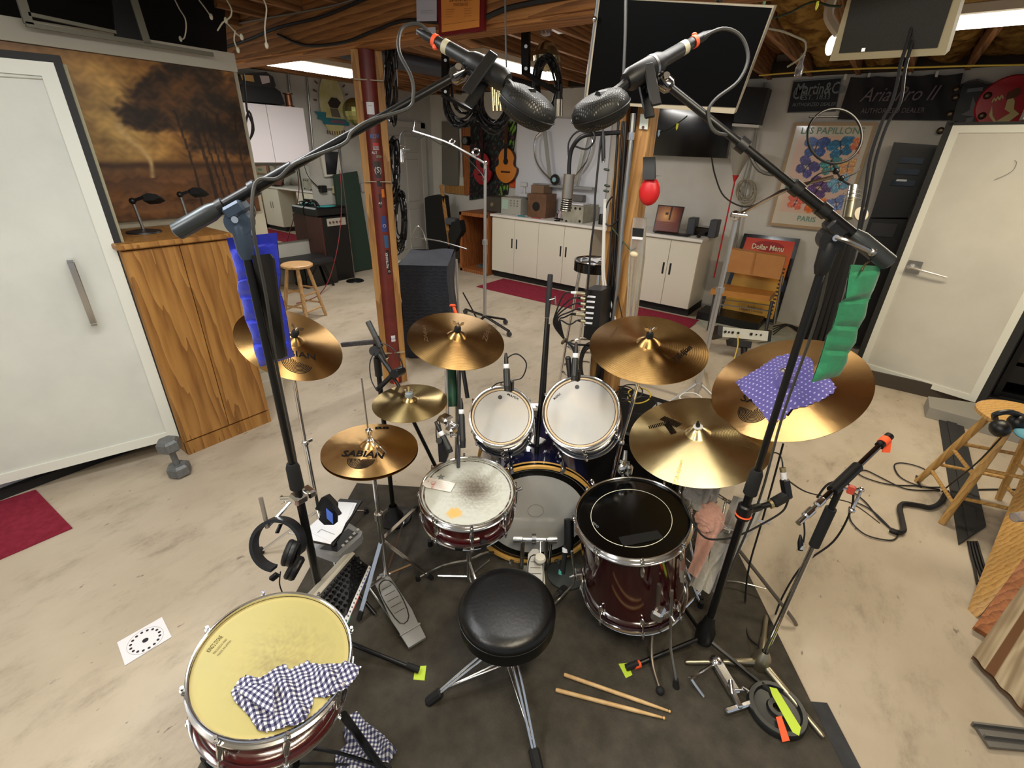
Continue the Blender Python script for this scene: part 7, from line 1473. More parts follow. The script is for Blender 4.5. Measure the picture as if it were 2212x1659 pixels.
# white pole things beside the framed panel
wire('white_bracket', [px(1800, -10, X=2.9), px(1790, 35, X=2.9), px(1812, 72, X=2.9)], .02, 'white bent bracket left of the framed panel', mat('bracket_white', (206, 198, 180), .5), 'bracket'); one('small_bulb', B().sph(px(1795, 98, X=2.95), .026, (.8, .8, 1.5)), mat('bulb_lit', (250, 246, 240), .3, emit=3), 'small lit white bulb left of the framed panel', 'lamp')
one('hanging_bulb', B().lathe([(0, 0), (.02, .008), (.022, .05), (.012, .07), (.012, .12)], px(1722, 168, X=3.6), n=14), mat('glass_clear', (220, 220, 226), .05, trans=.8), 'clear glass bulb hanging from the joists above the guitar maker sign', 'lamp')
# ---- back-wall screen and boxes
wallquad('wall_television', 'black television on the back wall, behind the timber post', 'television', [(1390, 225), (1588, 235), (1568, 342), (1380, 334)], WX-.22, .08, gblack); wallquad('black_speaker_panel', 'small black panel box right of the hanging screen', 'speaker', [(1596, 186), (1660, 190), (1638, 268), (1584, 264)], WX-.22, .2, black)
wallquad('panel_shelf', 'thin pale shelf under the small black panel box', 'shelf', [(1578, 266), (1640, 270), (1638, 276), (1578, 272)], WX-.22, .2, white)
for i, (x, y, c) in enumerate(((1422, 296, (150, 170, 190)), (1461, 282, (200, 196, 60)), (1648, 20, (120, 160, 110)), (1762, 24, (200, 196, 60)))): one('string_light_bulb', B().lathe([(0, 0), (.005, .01), (.006, .03), (0, .032)], px(x, y, X=2.6), n=8), mat('bulb%d' % i, c, .3, emit=.4), ['bluish', 'yellow', 'greenish', 'second yellow'][i]+' small string bulb '+['low before the wall television', 'before the wall television', 'by the corner of the hanging screen', 'left of the framed panel'][i], 'string light')
wire('string_light_wire', [px(x, y, X=2.6) for x, y in ((1400, 290), (1440, 282), (1470, 262), (1485, 250))], .003, 'thin dark wire with small bulbs before the wall television', mat('green_wire', (44, 66, 44), .6)); wire('string_light_wire', [px(x, y, X=2.6) for x, y in ((1664, 40), (1700, 30), (1735, 12), (1760, 4), (1790, 12), (1818, 14))], .004, 'dark green light string left of the framed panel', mat('green_wire', (44, 66, 44), .6)); wire('string_light_wire', [px(x, y, X=2.6) for x, y in ((1660, 62), (1690, 68), (1720, 80), (1740, 92), (1735, 120), (1700, 145))], .004, 'tangled light string under the insulation right of the hanging screen', mat('pale_wire', (150, 146, 124), .6))
wire('wall_conduit', [px(1655, 178, X=WX-.05), px(1640, 240, X=WX-.05), px(1628, 330, X=WX-.05), px(1598, 470, X=WX-.05), px(1565, 690, X=WX-.05)], .012, 'grey vertical conduit on the back wall left of the butterfly poster', mat('conduit_grey', (150, 148, 140), .5), sm=1); wire('wall_conduit', [px(1650, 178, X=WX-.04), px(1622, 330, X=WX-.04), px(1602, 400, X=WX-.04)], .007, 'thinner grey conduit beside the main conduit on the back wall', mat('conduit_grey', (150, 148, 140), .5), sm=1)
# ---- signs
def sign(name, label, cat, pts, X, th, m, border=None):
    t = T(name, label, cat, px(*pts[-1], X=X)); part(t, 'board', B().prism([px(x, y, X=X) for x, y in pts], th, (1, 0, 0)), m)
    if border: part(t, 'border', B().tube([px(x, y, X=X-.004) for x, y in pts], .006, 5, 0, closed=True), border)
    return t
silv = mat('silver_ink', (170, 172, 176), .4); sblk = mat('sign_black', (18, 18, 20), .45)
X_ = WX-.03; t = sign('dealer_sign', 'black rectangular guitar maker sign with silver lettering on the back wall', 'sign', [(1714, 176), (1818, 168), (1805, 240), (1701, 243)], X_, .02, sblk, silv)
wl = lambda x, y, X=X_-.006: px(x, y, X=X); yd = V((0, -1, 0)); 
text(t, 'CF', silv, wl(1723, 214), yd, V((0, 0, 1)), .17, fit=.11); text(t, 'Martin&Co', silv, wl(1769, 203), yd, V((0, 0, 1)), .145, fit=.44, off=.01); text(t, 'EST. 1833', silv, wl(1760, 215), yd, V((0, 0, 1)), .065, fit=.26); text(t, 'AUTHORIZED DEALER', silv, wl(1757, 229), yd, V((0, 0, 1)), .045, fit=.40)
bn = mat('banner_black', (28, 26, 30), .7, b=(5, .4)); t = T('dealer_banner', 'wide black cloth banner with grey script hung on the back wall', 'banner', wl(1940, 258)); bl = [(1838, 166), (2080, 158), (2056, 260), (1809, 258)]; BQ = [px(x, y, X=WX-.05) for x, y in bl]
bqf = lambda u, v: (BQ[3]*(1-u)+BQ[2]*u)*(1-v)+(BQ[0]*(1-u)+BQ[1]*u)*v+V((-.012*math.sin(u*14)*v-.008*math.sin(u*30+v*5), 0, -.012*abs(math.sin(u*PI*4))*v)); part(t, 'cloth', B().grid(bqf, 50, 12, .004), bn)
bs_ = mat('banner_script', (112, 100, 106), .6); wb = lambda x, y: px(x, y, X=WX-.085); text(t, 'Aria Pro II', bs_, wb(1934, 218), yd, V((0, 0, 1)), .17, fit=.60, shear=.35); text(t, 'AUTHORIZED DEALER', bs_, wb(1925, 244), yd, V((0, 0, 1)), .06, fit=.50)
for i, (x, y) in enumerate(((1877, 164), (1964, 162), (2024, 160), (1826, 166))): part(t, 'white_clip', B().box(wl(x, y), (.02, .025, .05), bev=.004), white)
t = sign('shaped_sign', 'black shield-shaped sign with a pale emblem right of the banner', 'sign', [(2078, 182), (2092, 176), (2112, 172), (2132, 180), (2148, 180), (2110, 268), (2054, 268)], X_, .02, sblk, mat('shield_edge', (96, 90, 82), .5)); part(t, 'emblem', B().prism([wl(x, y) for x, y in ((2102, 208), (2112, 240), (2122, 246), (2106, 252), (2076, 248), (2094, 238))], .004, (-1, 0, 0)).prism([wl(x, y) for x, y in ((2088, 256), (2104, 252), (2098, 268), (2084, 268))], .004, (-1, 0, 0)), mat('emblem_grey', (110, 112, 116), .5)); part(t, 'small_banner', B().prism([wl(x, y) for x, y in ((2090, 192), (2124, 188), (2122, 196), (2088, 200))], .004, (-1, 0, 0)), mat('emblem_grey', (110, 112, 116), .5))
for i, (x, y) in enumerate(((2064, 210), (2066, 192), (2052, 246), (2134, 206), (2122, 250), (2032, 282))): one('sign_knob', B().lathe([(0, 0), (.018, .004), (.03, .02), (.03, .035)], px(x, y, X=X_-.05), (1, 0, 0), 16), mat('knob_bronze', (90, 76, 60), .3, .7), 'bronze round knob at the edge of the shield-shaped sign', 'knob', 'round knobs around the shield-shaped sign')
rc = px(2176, 222, X=WX-.04); t = T('round_sign', 'round red sign with a pale figure in a hat, above the right door', 'sign', rc); part(t, 'disc', B().lathe([(0, .02), (.20, .02), (.21, .01), (.21, 0), (0, 0)], rc, (-1, 0, 0), 48), mat('sign_red', (196, 24, 34), .35)); wr = lambda x, y: px(x, y, X=WX-.064); skin = mat('sign_cream', (232, 214, 150), .5)
part(t, 'figure', B().prism([wr(x, y) for x, y in ((2143, 228), (2136, 250), (2148, 266), (2180, 262), (2202, 246), (2190, 236), (2192, 218), (2186, 205), (2176, 216), (2170, 236), (2182, 244), (2152, 262), (2144, 250))], .003, (-1, 0, 0)), skin); part(t, 'hat', B().prism([wr(x, y) for x, y in ((2172, 216), (2176, 200), (2200, 188), (2206, 198), (2196, 210))], .004, (-1, 0, 0)), mat('hat_brown', (110, 56, 30), .5))
for i in range(3): part(t, 'script_stroke', B().tube([wr(2143+i*8, 222-i*3), wr(2148+i*8, 212-i*3), wr(2151+i*8, 219-i*3)], .006, 5, 3), skin)
# butterfly poster
X_ = WX-.03; t = T('framed_poster', 'framed butterfly poster with French lettering on the back wall', 'poster', px(1780, 490, X=X_)); PQ = [px(1717, 265, X=X_), px(1895, 268, X=X_), px(1848, 500, X=X_), px(1662, 486, X=X_)]; PQ[2] = V((X_, PQ[1].y, PQ[3].z)); PQ[3].y = PQ[0].y; PQ[1].z = PQ[0].z
part(t, 'frame', B().prism(PQ, .025, (-1, 0, 0)), mat('frame_tan', (176, 150, 116), .5)); pq = lambda u, v: (PQ[3]*(1-u)+PQ[2]*u)*(1-v)+(PQ[0]*(1-u)+PQ[1]*u)*v
WG = [(.35, .80, .16, (44, 74, 140)), (.68, .80, .16, (40, 110, 150)), (.30, .60, .15, (74, 66, 120)), (.62, .62, .13, (70, 140, 140)), (.85, .62, .12, (232, 160, 90)), (.55, .40, .16, (96, 70, 120)), (.80, .45, .13, (110, 160, 190)), (.28, .24, .12, (228, 100, 70)), (.58, .22, .16, (226, 110, 50)), (.85, .25, .13, (110, 130, 180)), (.90, .82, .10, (226, 120, 80)), (.15, .42, .10, (60, 130, 130))]
def pp(u, v):
    c = (224, 190, 168) if .13 < v < .90 and .06 < u < .94 else (214, 204, 184)
    if .13 < v < .90 and .06 < u < .94:
        for i, (cx, cy, r, k) in enumerate(WG):
            dx, dy = (u-cx)*1.0, (v-cy)*1.35; a = .5*math.sin(i*2.3); dx, dy = dx*math.cos(a)+dy*math.sin(a), -dx*math.sin(a)+dy*math.cos(a)
            for sx in (-1, 1):
                for (ox, oy, rx, ry) in ((.55, .38, .58, .42), (.45, -.40, .45, .40)):
                    ex, ey = (dx*sx-ox*r)/(rx*r), (dy-oy*r)/(ry*r)
                    if ex*ex+ey*ey < 1:
                        c = k if (ex*ex+ey*ey < .8) else tuple(x*.75 for x in k)
                        if nz(u*60, v*60, 1.6) > .6: c = tuple(min(255, x*1.35+14) for x in k)
            if abs(dx) < .06*r and abs(dy) < .6*r: c = tuple(x*.4 for x in k)
    return lin(c)
printed(t, 'poster_print', lambda u, v: pq(.04+u*.92, .03+v*.94), V((-1, 0, 0)), pp, 90, 120, .0255, .15, .6)
tk = mat('ink_sage', (110, 150, 134), .5); text(t, 'LES PAPILLONS', tk, pq(.5, .90)+V((-.028, 0, 0)), yd, V((0, 0, 1)), .085, fit=.56, off=.01); text(t, 'PARIS', tk, pq(.5, .075)+V((-.028, 0, 0)), yd, V((0, 0, 1)), .075, fit=.18, off=.015)
# ---- menu board leaning on the wall
X_ = 6.34; MQ = [px(1608, 504, X=WX-.06), px(1729, 516, X=WX-.06), px(1676, 698, X=6.2), px(1548, 676, X=6.2)]; mn_ = (MQ[1]-MQ[0]).cross(MQ[0]-MQ[3]).normalized(); mn_ = mn_ if mn_.x < 0 else -mn_
t = T('menu_board', 'orange menu board in a black frame leaning behind the chair', 'sign', MQ[2]); mq = lambda u, v: (MQ[3]*(1-u)+MQ[2]*u)*(1-v)+(MQ[0]*(1-u)+MQ[1]*u)*v
part(t, 'frame', B().prism(MQ, .03, -mn_), gblack); printed(t, 'menu_print', lambda u, v: mq(.07+u*.86, .04+v*.92), mn_, lambda u, v: lin(lerp3((222, 168, 60), (206, 56, 34), max(0, (v-.45)*1.9))), 8, 30)
part(t, 'menu_oval', B().lathe([(0, 0), (.17, 0)], mq(.5, .875)+mn_*.003, mn_, 30, sx=1, sy=.36, xd=V((0, -1, 0))), mat('oval_red', (160, 30, 26), .5), flat=True); mu = MQ[1]-MQ[0]; mv = MQ[0]-MQ[3]; cw = mat('ink_cream', (236, 224, 190), .5); dkk = mat('ink_dark', (60, 40, 24), .5)
text(t, 'Dollar Menu', cw, mq(.5, .835)+mn_*.005, mu, mv, .085, fit=.34, off=.015)
for v_, s_, u0 in ((.34, 'Bakery', .36), (.13, 'Additional', .6), (.09, 'Dessert Choices', .55)): text(t, s_, dkk, mq(u0, v_)+mn_*.004, mu, mv, .04)
for i in range(13): part(t, 'price_mark', B().bar(mq(.85, .10+i*.045)+mn_*.003, mq(.90, .10+i*.045)+mn_*.003, .02, .001, mn_), dkk, flat=True)
# ---- tan chair
tan = mat('tan_vinyl', (188, 128, 60), .4, n=5, col2=(176, 116, 52)); Xc = 5.75
t = T('tan_chair', 'tan vinyl waiting-room chair on a steel frame before the menu board', 'chair', px(1600, 700, z=0)); cq = lambda x, y, X=Xc: px(x, y, X=X)
part(t, 'backrest', B().prism([cq(1578, 538, 6.02), cq(1697, 556, 6.02), cq(1684, 604, 5.98), cq(1566, 586, 5.98)], .06, (1, 0, .2)), tan); part(t, 'seat', B().prism([cq(1560, 612, 5.98), cq(1676, 630, 5.98), cq(1664, 640, 5.55), cq(1536, 624, 5.55)], .06, (0, 0, -1)), tan); part(t, 'back_seam', B().cyl(cq(1632, 546, 6.01), cq(1622, 592, 5.97), .004), tan)
for a in ([(1534, 640, 5.6), (1558, 720, 5.5)], [(1664, 652, 5.6), (1655, 728, 5.5)]): pass
for side, pts in ((0, ((1545, 632, 5.6), (1528, 722, 5.5))), (1, ((1668, 650, 5.6), (1650, 735, 5.5)))):
    part(t, 'leg', B().cyl(cq(*pts[0]), cq(*pts[1]), .016), mat('leg_grey', (72, 74, 76), .4, .6))
part(t, 'leg', B().cyl(cq(1690, 596, 6.0), cq(1672, 700, 6.0), .014), steel); part(t, 'leg', B().cyl(cq(1566, 590, 6.0), cq(1552, 690, 6.0), .014), steel); part(t, 'rail', B().tube([cq(1544, 656, 5.6), cq(1662, 672, 5.6)], .009, 6, 0).tube([cq(1540, 645, 5.6), cq(1665, 660, 5.6)], .006, 6, 0), steel)
# ---- table-top recorder on a low stand
t = T('digital_recorder', 'white rear panel of a recorder box standing on a low black stand', 'recorder', px(1605, 735, z=.3)); rq = lambda x, y, D=4.6: px(x, y, D=D)
part(t, 'case', B().prism([rq(1560, 706), rq(1664, 716), rq(1660, 737), rq(1557, 727)], .22, FW), mat('recorder_white', (206, 206, 196), .5)); part(t, 'end_cap', B().prism([rq(1552, 702, 4.59), rq(1562, 704, 4.59), rq(1560, 730, 4.59), rq(1550, 722, 4.59)], .22, FW).prism([rq(1662, 712, 4.59), rq(1668, 714, 4.59), rq(1665, 738, 4.59), rq(1659, 737, 4.59)], .22, FW), black)
for i, (x, s) in enumerate(((1567, .02), (1575, .016), (1583, .02), (1595, .02), (1623, .022), (1634, .014), (1644, .014))): c_ = rq(x, 716+(x-1560)*.09, 4.59); part(t, 'socket', B().box(c_, (s, s, s), bev=.003), black)
one('recorder_stand', B().cyl(px(1607, 745, D=4.65), px(1607, 790, D=4.65), .03).prism([rq(1578, 732), rq(1625, 738), rq(1622, 752), rq(1580, 745)], .1, FW), black, 'low black stand under the white recorder box', 'stand'); wire('yellow_cable', [rq(1593, 722, 4.55), rq(1594, 745, 4.5), rq(1586, 775, 4.5)], .006, 'yellow cable hanging from the white recorder box', mat('yellow_cable', (206, 176, 64), .5))
for i in range(4): wire('floor_cable', [px(x, y+i*3, z=.012) for x, y in ((1670, 705+i*3), (1700, 700-i*2), (1725, 708), (1760, 712+i*2), (1790, 718))], .006, ['nearest', 'second nearest', 'third nearest', 'farthest'][3-i]+' cable of the bundle on the floor right of the recorder box')
wallm = mat('marbled_tile', (150, 158, 142), .5, n=6, col2=(186, 180, 160)); one('marbled_slab', B().prism([px(x, y, z=.001) for x, y in ((1490, 692), (1560, 686), (1700, 712), (1760, 735), (1660, 750), (1540, 720))], .006, (0, 0, 1)), wallm, 'pale green marbled floor piece under the recorder stand', 'floor slab'); one('black_case', B().corner((5.85, .75, 0), (6.2, 1.45, .10)), black, 'flat black case lying under the tan chair', 'case')
# ---- light stand with boom arm and ring, right of centre
lb_ = px(1505, 845, z=.08); lb_.z = 0; lt_ = V((lb_.x, lb_.y, vz(lb_, 462))); Dl = (lt_-O).dot(FW)
t = T('light_stand', 'tall pale aluminium stand with a side arm, right of the timber post', 'microphone stand', lb_); part(t, 'lower_tube', B().cyl(lb_+V((0, 0, .05)), V((lb_.x, lb_.y, vz(lb_, 625))), .021), alu); part(t, 'upper_tube', B().cyl(V((lb_.x, lb_.y, vz(lb_, 640))), lt_, .017), alu); part(t, 'collar', B().cyl(V((lb_.x, lb_.y, vz(lb_, 632))), V((lb_.x, lb_.y, vz(lb_, 620))), .03).cyl(V((lb_.x, lb_.y, .10)), V((lb_.x, lb_.y, .16)), .032), alu)
for x_, y_ in ((1445, 870), (1560, 875), (1520, 800)): part(t, 'leg', B().cyl(V((lb_.x, lb_.y, .16)), px(x_, y_, z=.02), .012), alu)
part(t, 'head_clamp', B().sph(px(1588, 466, D=Dl), .035).cyl(px(1580, 462, D=Dl-.04), px(1612, 466, D=Dl-.02), .012), chrome); ar_ = [px(1600, 462, D=Dl), px(1700, 410, D=Dl-.1), px(1800, 382, D=Dl-.2)]; part(t, 'side_arm', B().tube(ar_, .011, 8, 3), chrome)
rg_ = px(1803, 294, D=Dl-.2); t = T('ring_filter', 'large thin black ring pop filter in front of the butterfly poster', 'pop filter', px(1795, 350, D=Dl-.2)); Rr = 59/F*(Dl-.2); part(t, 'ring', B().ring(rg_, FW, Rr, .008, 48, 8), black); part(t, 'cross_rod', B().cyl(px(1748, 253, D=Dl-.2), px(1810, 252, D=Dl-.2), .006), black)
t = T('condenser_microphone', 'silver condenser microphone in a spider cradle before the black speaker column', 'microphone', px(1835, 480, D=Dl-.2)); cm_ = lambda x, y: px(x, y, D=Dl-.2)
part(t, 'body', B().cyl(cm_(1838, 430), cm_(1830, 472), .030, n=20), mat('mic_champagne', (120, 116, 100), .35, .7)); part(t, 'head', B().cyl(cm_(1843, 402), cm_(1838, 432), .028), steel); part(t, 'pop_disc', B().cyl(cm_(1861, 462), cm_(1861, 462)+FW*.012, .045, n=28), mat('disc_beige', (158, 150, 132), .6))
for k in range(3): part(t, 'cradle_wire', B().ring(cm_(1840, 415+k*9), UP, .045, .002, 24, 5), chrome)
part(t, 'joint', B().sph(cm_(1806, 370), .02).sph(cm_(1818, 385), .018).tube([cm_(1796, 345), cm_(1806, 368), cm_(1820, 390), cm_(1842, 402)], .006, 6, 3).tube([cm_(1820, 385), cm_(1845, 375), cm_(1857, 365)], .005, 6, 3), blackm); wire('microphone_cable', [px(1537, 340, D=Dl), px(1545, 380, D=Dl), px(1565, 425, D=Dl), px(1610, 447, D=Dl), px(1655, 430, D=Dl), px(1690, 410, D=Dl-.1), px(1740, 400, D=Dl-.15), px(1770, 375, D=Dl-.2), px(1805, 368, D=Dl-.2)], .005, 'black cable swagging to the side arm in front of the butterfly poster')
# red floor lamp, wall coil
t = T('floor_lamp', 'thin red floor lamp with a glass uplighter against the back wall', 'lamp', px(1546, 670, X=6.1)); part(t, 'pole', B().cyl(px(1587, 392, X=6.15), px(1542, 600, X=6.15), .008), red); part(t, 'cone', B().lathe([(.006, 0), (.035, .07), (.035, .075), (.008, .072)], px(1586, 394, X=6.15), n=18, cap=True), red); part(t, 'glass_shade', B().lathe([(.03, .07), (.10, .26), (.115, .34), (.112, .34), (.09, .25), (.026, .07)], px(1586, 394, X=6.15), n=28), mat('glass_shade', (216, 212, 200), .2, trans=.6))
coil('wall_coil', 'beige cable coil hanging on the back wall under the conduit', (1612, 415), 25, .85, 7, .006, WX-.06, seed=12).data.materials[0] = mat('beige_cable', (176, 168, 150), .5)
# ---- black loudspeaker columns behind the right door
t = T('loudspeaker', 'upper black loudspeaker of the tall stack left of the right door', 'loudspeaker', (6.1, -.1, 1.1)); sk = lambda x, y, X=5.95: px(x, y, X=X); part(t, 'cabinet', B().prism([sk(1931, 307), sk(2030, 314), sk(1960, 470), sk(1880, 470)], .4, (1, 0, 0)), black)
for i in range(3): part(t, 'louvre', B().prism([sk(1946-i*9, 340+i*24), sk(1998-i*9, 342+i*24), sk(1993-i*9, 354+i*24), sk(1940-i*9, 352+i*24)], .02, (-1, 0, 0)), gblack)
part(t, 'badge', B().prism([sk(1938, 387, 5.93), sk(1960, 388, 5.93), sk(1958, 392, 5.93), sk(1935, 391, 5.93)], .004, (-1, 0, 0)), steel)
t = T('loudspeaker', 'lower black loudspeaker of the tall stack left of the right door', 'loudspeaker', (6.1, -.1, 0)); part(t, 'cabinet', B().prism([sk(1878, 472), sk(1962, 474), sk(1865, 745), sk(1790, 740)], .4, (1, 0, 0)), black); part(t, 'louvre', B().prism([sk(1885, 480), sk(1940, 484), sk(1928, 512), sk(1872, 508)], .02, (-1, 0, 0)), mat('louvre_grey', (44, 44, 46), .4))
t = T('stand_bundle', 'bundle of black folded stands leaning behind the green weight bag', 'stands', (5.2, .5, 0))
for i in range(5): part(t, 'folded_tube', B().cyl(px(1848-i*9, 500+i*10, X=5.0), px(1770-i*13, 800-i*6, z=.03), .028), black if i % 2 else rubber)
# ---- oak cabinet
cx0, cx1, cy = .80, 1.345, 3.09; hz = 1.31
t = T('oak_cabinet', 'tall oak two-door cabinet behind the left white door', 'cabinet', (1.07, 3.35, 0)); part(t, 'carcass', B().corner((cx0, cy+.02, 0), (cx1, 3.63, hz-.03)), oak); part(t, 'top_board', B().corner((cx0-.02, cy-.025, hz-.03), (cx1+.015, 3.64, hz), bev=.006), oak); part(t, 'plinth', B().corner((cx0, cy+.005, 0), (cx1, cy+.03, .09)), oak)
sm_ = cx0+.27
for a, b_ in ((cx0+.003, sm_-.002), (sm_+.002, cx1-.003)):
    d_ = part(t, 'door', B().corner((a, cy, .10), (b_, cy+.02, hz-.04), bev=.002), oak); hx = b_-.03 if a < sm_-.1 else a+.03; part(d_, 'finger_pull', B().lathe([(0, -.004), (.012, -.003), (.016, 0)], (hx, cy+.001, .74), (0, -1, 0), 16, sx=1, sy=3.0, xd=V((1, 0, 0))), mat('oak_light', (200, 154, 84), .4))
def desk_stand(x, y, lab):
    b0 = px(x, y, z=hz+.005); b0 = V((b0.x, b0.y, hz)); t = T('desk_stand', lab, 'microphone stand', b0); tp_ = V((b0.x-.01, b0.y, vz(b0, y-66))); part(t, 'base', B().lathe([(0, .02), (.03, .018), (.085, .008), (.088, 0), (0, 0)], b0, n=32), mat('base_black', (30, 30, 31), .45)); part(t, 'stem', B().cyl(b0+V((0, 0, .015)), tp_, .008), steel); part(t, 'clip_joint', B().sph(tp_, .018).bar(tp_, tp_+RT*.06+UP*.02, .02, .016), black); part(t, 'cradle', B().prism([tp_+RT*a+UP*b2 for a, b2 in ((.05, .03), (.08, .045), (.13, .04), (.15, .02), (.12, .005), (.06, .0))], .05, FW), rubber); return t
desk_stand(311, 500, 'left black desk microphone stand on top of the oak cabinet'); desk_stand(410, 486, 'right black desk microphone stand on top of the oak cabinet')
one('floor_crate', B().corner((1.40, 3.46, 0), (1.66, 3.62, .14), bev=.004), mat('crate_white', (206, 202, 186), .6), 'white box on the floor right of the oak cabinet', 'box')
# ---- landscape painting on the partition
def paint(u, v):
    n = nz(u*5, v*5, 2.7)*.5+nz(u*13+1, v*11, 3.3)*.3+nz(u*31, v*29+2, 3.1)*.2; sky = lerp3((150, 100, 46), (226, 182, 104), math.exp(-((u-.50)/.16)**2)*math.exp(-((v-.62)/.4)**2)*1.0+.15*n); sky = lerp3(sky, (176, 132, 66), max(0, .5-abs(u-.25))*.8) if u < .4 else sky
    c = sky
    g_ = max(0, min(1, (.36-v)*14)); c = lerp3(c, lerp3(lerp3((156, 104, 54), (104, 66, 36), u), (70, 40, 22), .3*max(0, math.sin(v*60+n*5))), g_)
    c = lerp3(c, (58, 34, 18), (.8+.2*n)*math.exp(-((v-.355-.01*n)/.028)**2))
    for (cx, cy, r) in ((.74, .74, .17), (.92, .62, .20), (.62, .66, .08), (.84, .9, .14), (1.0, .8, .16)):
        d = math.hypot((u-cx)/1.0, (v-cy)*.9)/r+.35*n; c = lerp3(c, lerp3((52, 36, 20), (104, 68, 34), .5+n), max(0, min(1, (1.25-d)*2.2)))
    for tx in (.735, .80, .86, .90, .97, .83):
        w_ = .006+.002*math.sin(tx*50); x = tx+.012*math.sin(v*5+tx*9)
        if abs(u-x) < w_ and v < .72: c = lerp3(c, (46, 28, 16), .8)
    x = .56+.04*math.sin(v*6+.4)+.015*math.sin(v*19)
    if .28 < v < .62: c = lerp3(c, (226, 190, 128), max(0, 1-abs(u-x)/(.012+.03*max(0, v-.35)))*.9)
    return lin(tuple(x*(.92+.25*n) for x in c))
t = T('landscape_painting', 'large brown and gold autumn tree painting on the cream partition', 'painting', (1.15, 3.6, 1.33)); TL = px(500, 157, Y=3.63); x1 = TL.x; z1 = TL.z; x0 = .35; z0 = px(371, 469, Y=3.63).z
part(t, 'canvas', B().corner((x0, 3.605, z0), (x1, 3.64, z1)), mat('canvas_edge', (120, 66, 34), .7)); printed(t, 'painted_scene', lambda u, v: V((x0+(x1-x0)*u, 3.604, z0+(z1-z0)*v)), V((0, -1, 0)), paint, 220, 150, .0006, .35)
# ---- steel window frames stored above the partition, dangling icicle lights
fm = mat('frame_pale', (130, 128, 112), .5, .4)
t = T('stored_frame', 'grey metal window frame stored in the rafters above the partition', 'metal frame', (1.0, 3.5, 2.3)); f3 = lambda x, y: px(x, y, Y=3.5)
for a, b_, w_ in (((40, -20), (62, 52), .035), ((282, -20), (318, 95), .035), ((55, 52), (460, 118), .02), ((60, 30), (250, 70), .015)): part(t, 'frame_bar', B().bar(f3(*a), f3(*b_), w_, .02, (0, 1, 0)), fm)
part(t, 'dark_screen', B().prism([f3(240, -30), f3(290, -30), f3(320, 92), f3(250, 80)], .02, (0, 1, 0)), black)
one('rafter_void_sheet', B().prism([px(x, y, Y=3.95) for x, y in ((-80, -90), (480, -80), (492, 130), (-80, 52))], .02, (0, 1, 0)), mat('void_dark', (22, 17, 14), .9), 'dark brown sheet standing in for the dark void above the partition', 'sheet')  # near-black sheet paints the darkness of the void behind the frames
wl_ = mat('icicle_white', (206, 200, 176), .5)
for i, pts in enumerate((((378, 0), (388, 20), (400, 40), (402, 62), (398, 82), (390, 84)), ((430, 0), (445, 20), (456, 36)), ((490, 0), (500, 20), (498, 36), (488, 46), (500, 60), (512, 74), (522, 80)), ((470, 66), (480, 50), (488, 44)), ((508, 66), (506, 88), (514, 108)), ((570, 0), (576, 20), (572, 60), (576, 98)))):
    tt_ = one('icicle_light', B().tube([px(x, y, X=1.5) for x, y in pts], .0035, 5, 3), wl_, ['white icicle light strand above the painting, curling left at its end', 'short straight white icicle strand above the painting', 'long white icicle strand above the painting with a kinked middle', 'tiny white icicle strand hooked beside the long kinked one', 'white icicle strand hanging lowest near the partition end', 'white icicle strand dangling before the beam'][i], 'string light'); e_ = px(*pts[-1], X=1.5); part(tt_, 'bulb', B().sph(e_, .009, (1, 1, 1.6), n=8), wl_)
# ---- far left alcove
one('speaker_cable_bundle', B().tube([px(x, y, Y=3.8) for x, y in ((526, 160), (530, 200), (534, 240), (545, 270), (540, 300), (530, 280), (538, 240), (548, 280), (536, 306))], .007, 6, 4), cable_m, 'black cables hanging at the end of the partition over the wall cabinet', 'cable')
t = T('wall_cabinet', 'white two-door wall cabinet in the far left alcove', 'cabinet', (3.5, 6.3, 1.57)); wc0, wc1 = 3.0, px(656, 240, Y=6.17).x; zz0, zz1 = px(600, 351, Y=6.17).z, px(640, 232, Y=6.17).z; lamw = mat('gloss_white_laminate', (226, 220, 224), .3)
part(t, 'carcass', B().corner((wc0, 6.19, zz0), (wc1, WY, zz1)), lamw); xm = px(585, 290, Y=6.17).x
for a, b_ in ((wc0, xm-.003), (xm+.003, wc1)): part(t, 'door', B().corner((a, 6.17, zz0), (b_, 6.188, zz1), bev=.001), lamw)
gcz = lambda x, y: px(x, y, Y=6.25)
t = T('hard_case', 'black rounded case with two stickers on the wall cabinet, topmost', 'case', gcz(560, 190)); part(t, 'shell', B().prism([gcz(x, y) for x, y in ((515, 183), (518, 160), (575, 155), (590, 166), (596, 185), (592, 192), (560, 186))], .2, (0, 1, 0)), mat('case_charcoal', (44, 44, 46), .5)); part(t, 'sticker', B().prism([gcz(x, y)-V((0, .004, 0)) for x, y in ((519, 161), (546, 163), (549, 177), (523, 173))], .002, (0, -1, 0)), mat('sticker_tan', (196, 160, 96), .6)); part(t, 'sticker', B().prism([gcz(x, y)-V((0, .004, 0)) for x, y in ((560, 163), (580, 164), (583, 178), (566, 182))], .002, (0, -1, 0)), mat('sticker_pale', (196, 186, 190), .6))
one('hard_case', B().prism([gcz(x, y) for x, y in ((520, 182), (595, 190), (606, 198), (616, 226), (524, 218))], .25, (0, 1, 0)), mat('case_black2', (20, 20, 22), .5), 'black guitar case lying on the wall cabinet under the stickered case', 'case')
one('wire_spool', B().lathe([(.06, 0), (.06, .012), (.04, .02), (.04, .13), (.06, .14), (.06, .15)], V((gcz(625, 226).x, 6.25, zz1)), n=20, cap=True), mat('copper_spool', (126, 84, 60), .35, .7), 'copper wire spool on the right end of the wall cabinet', 'spool')
wy = lambda x, y, Y=WY-.03: px(x, y, Y=Y)
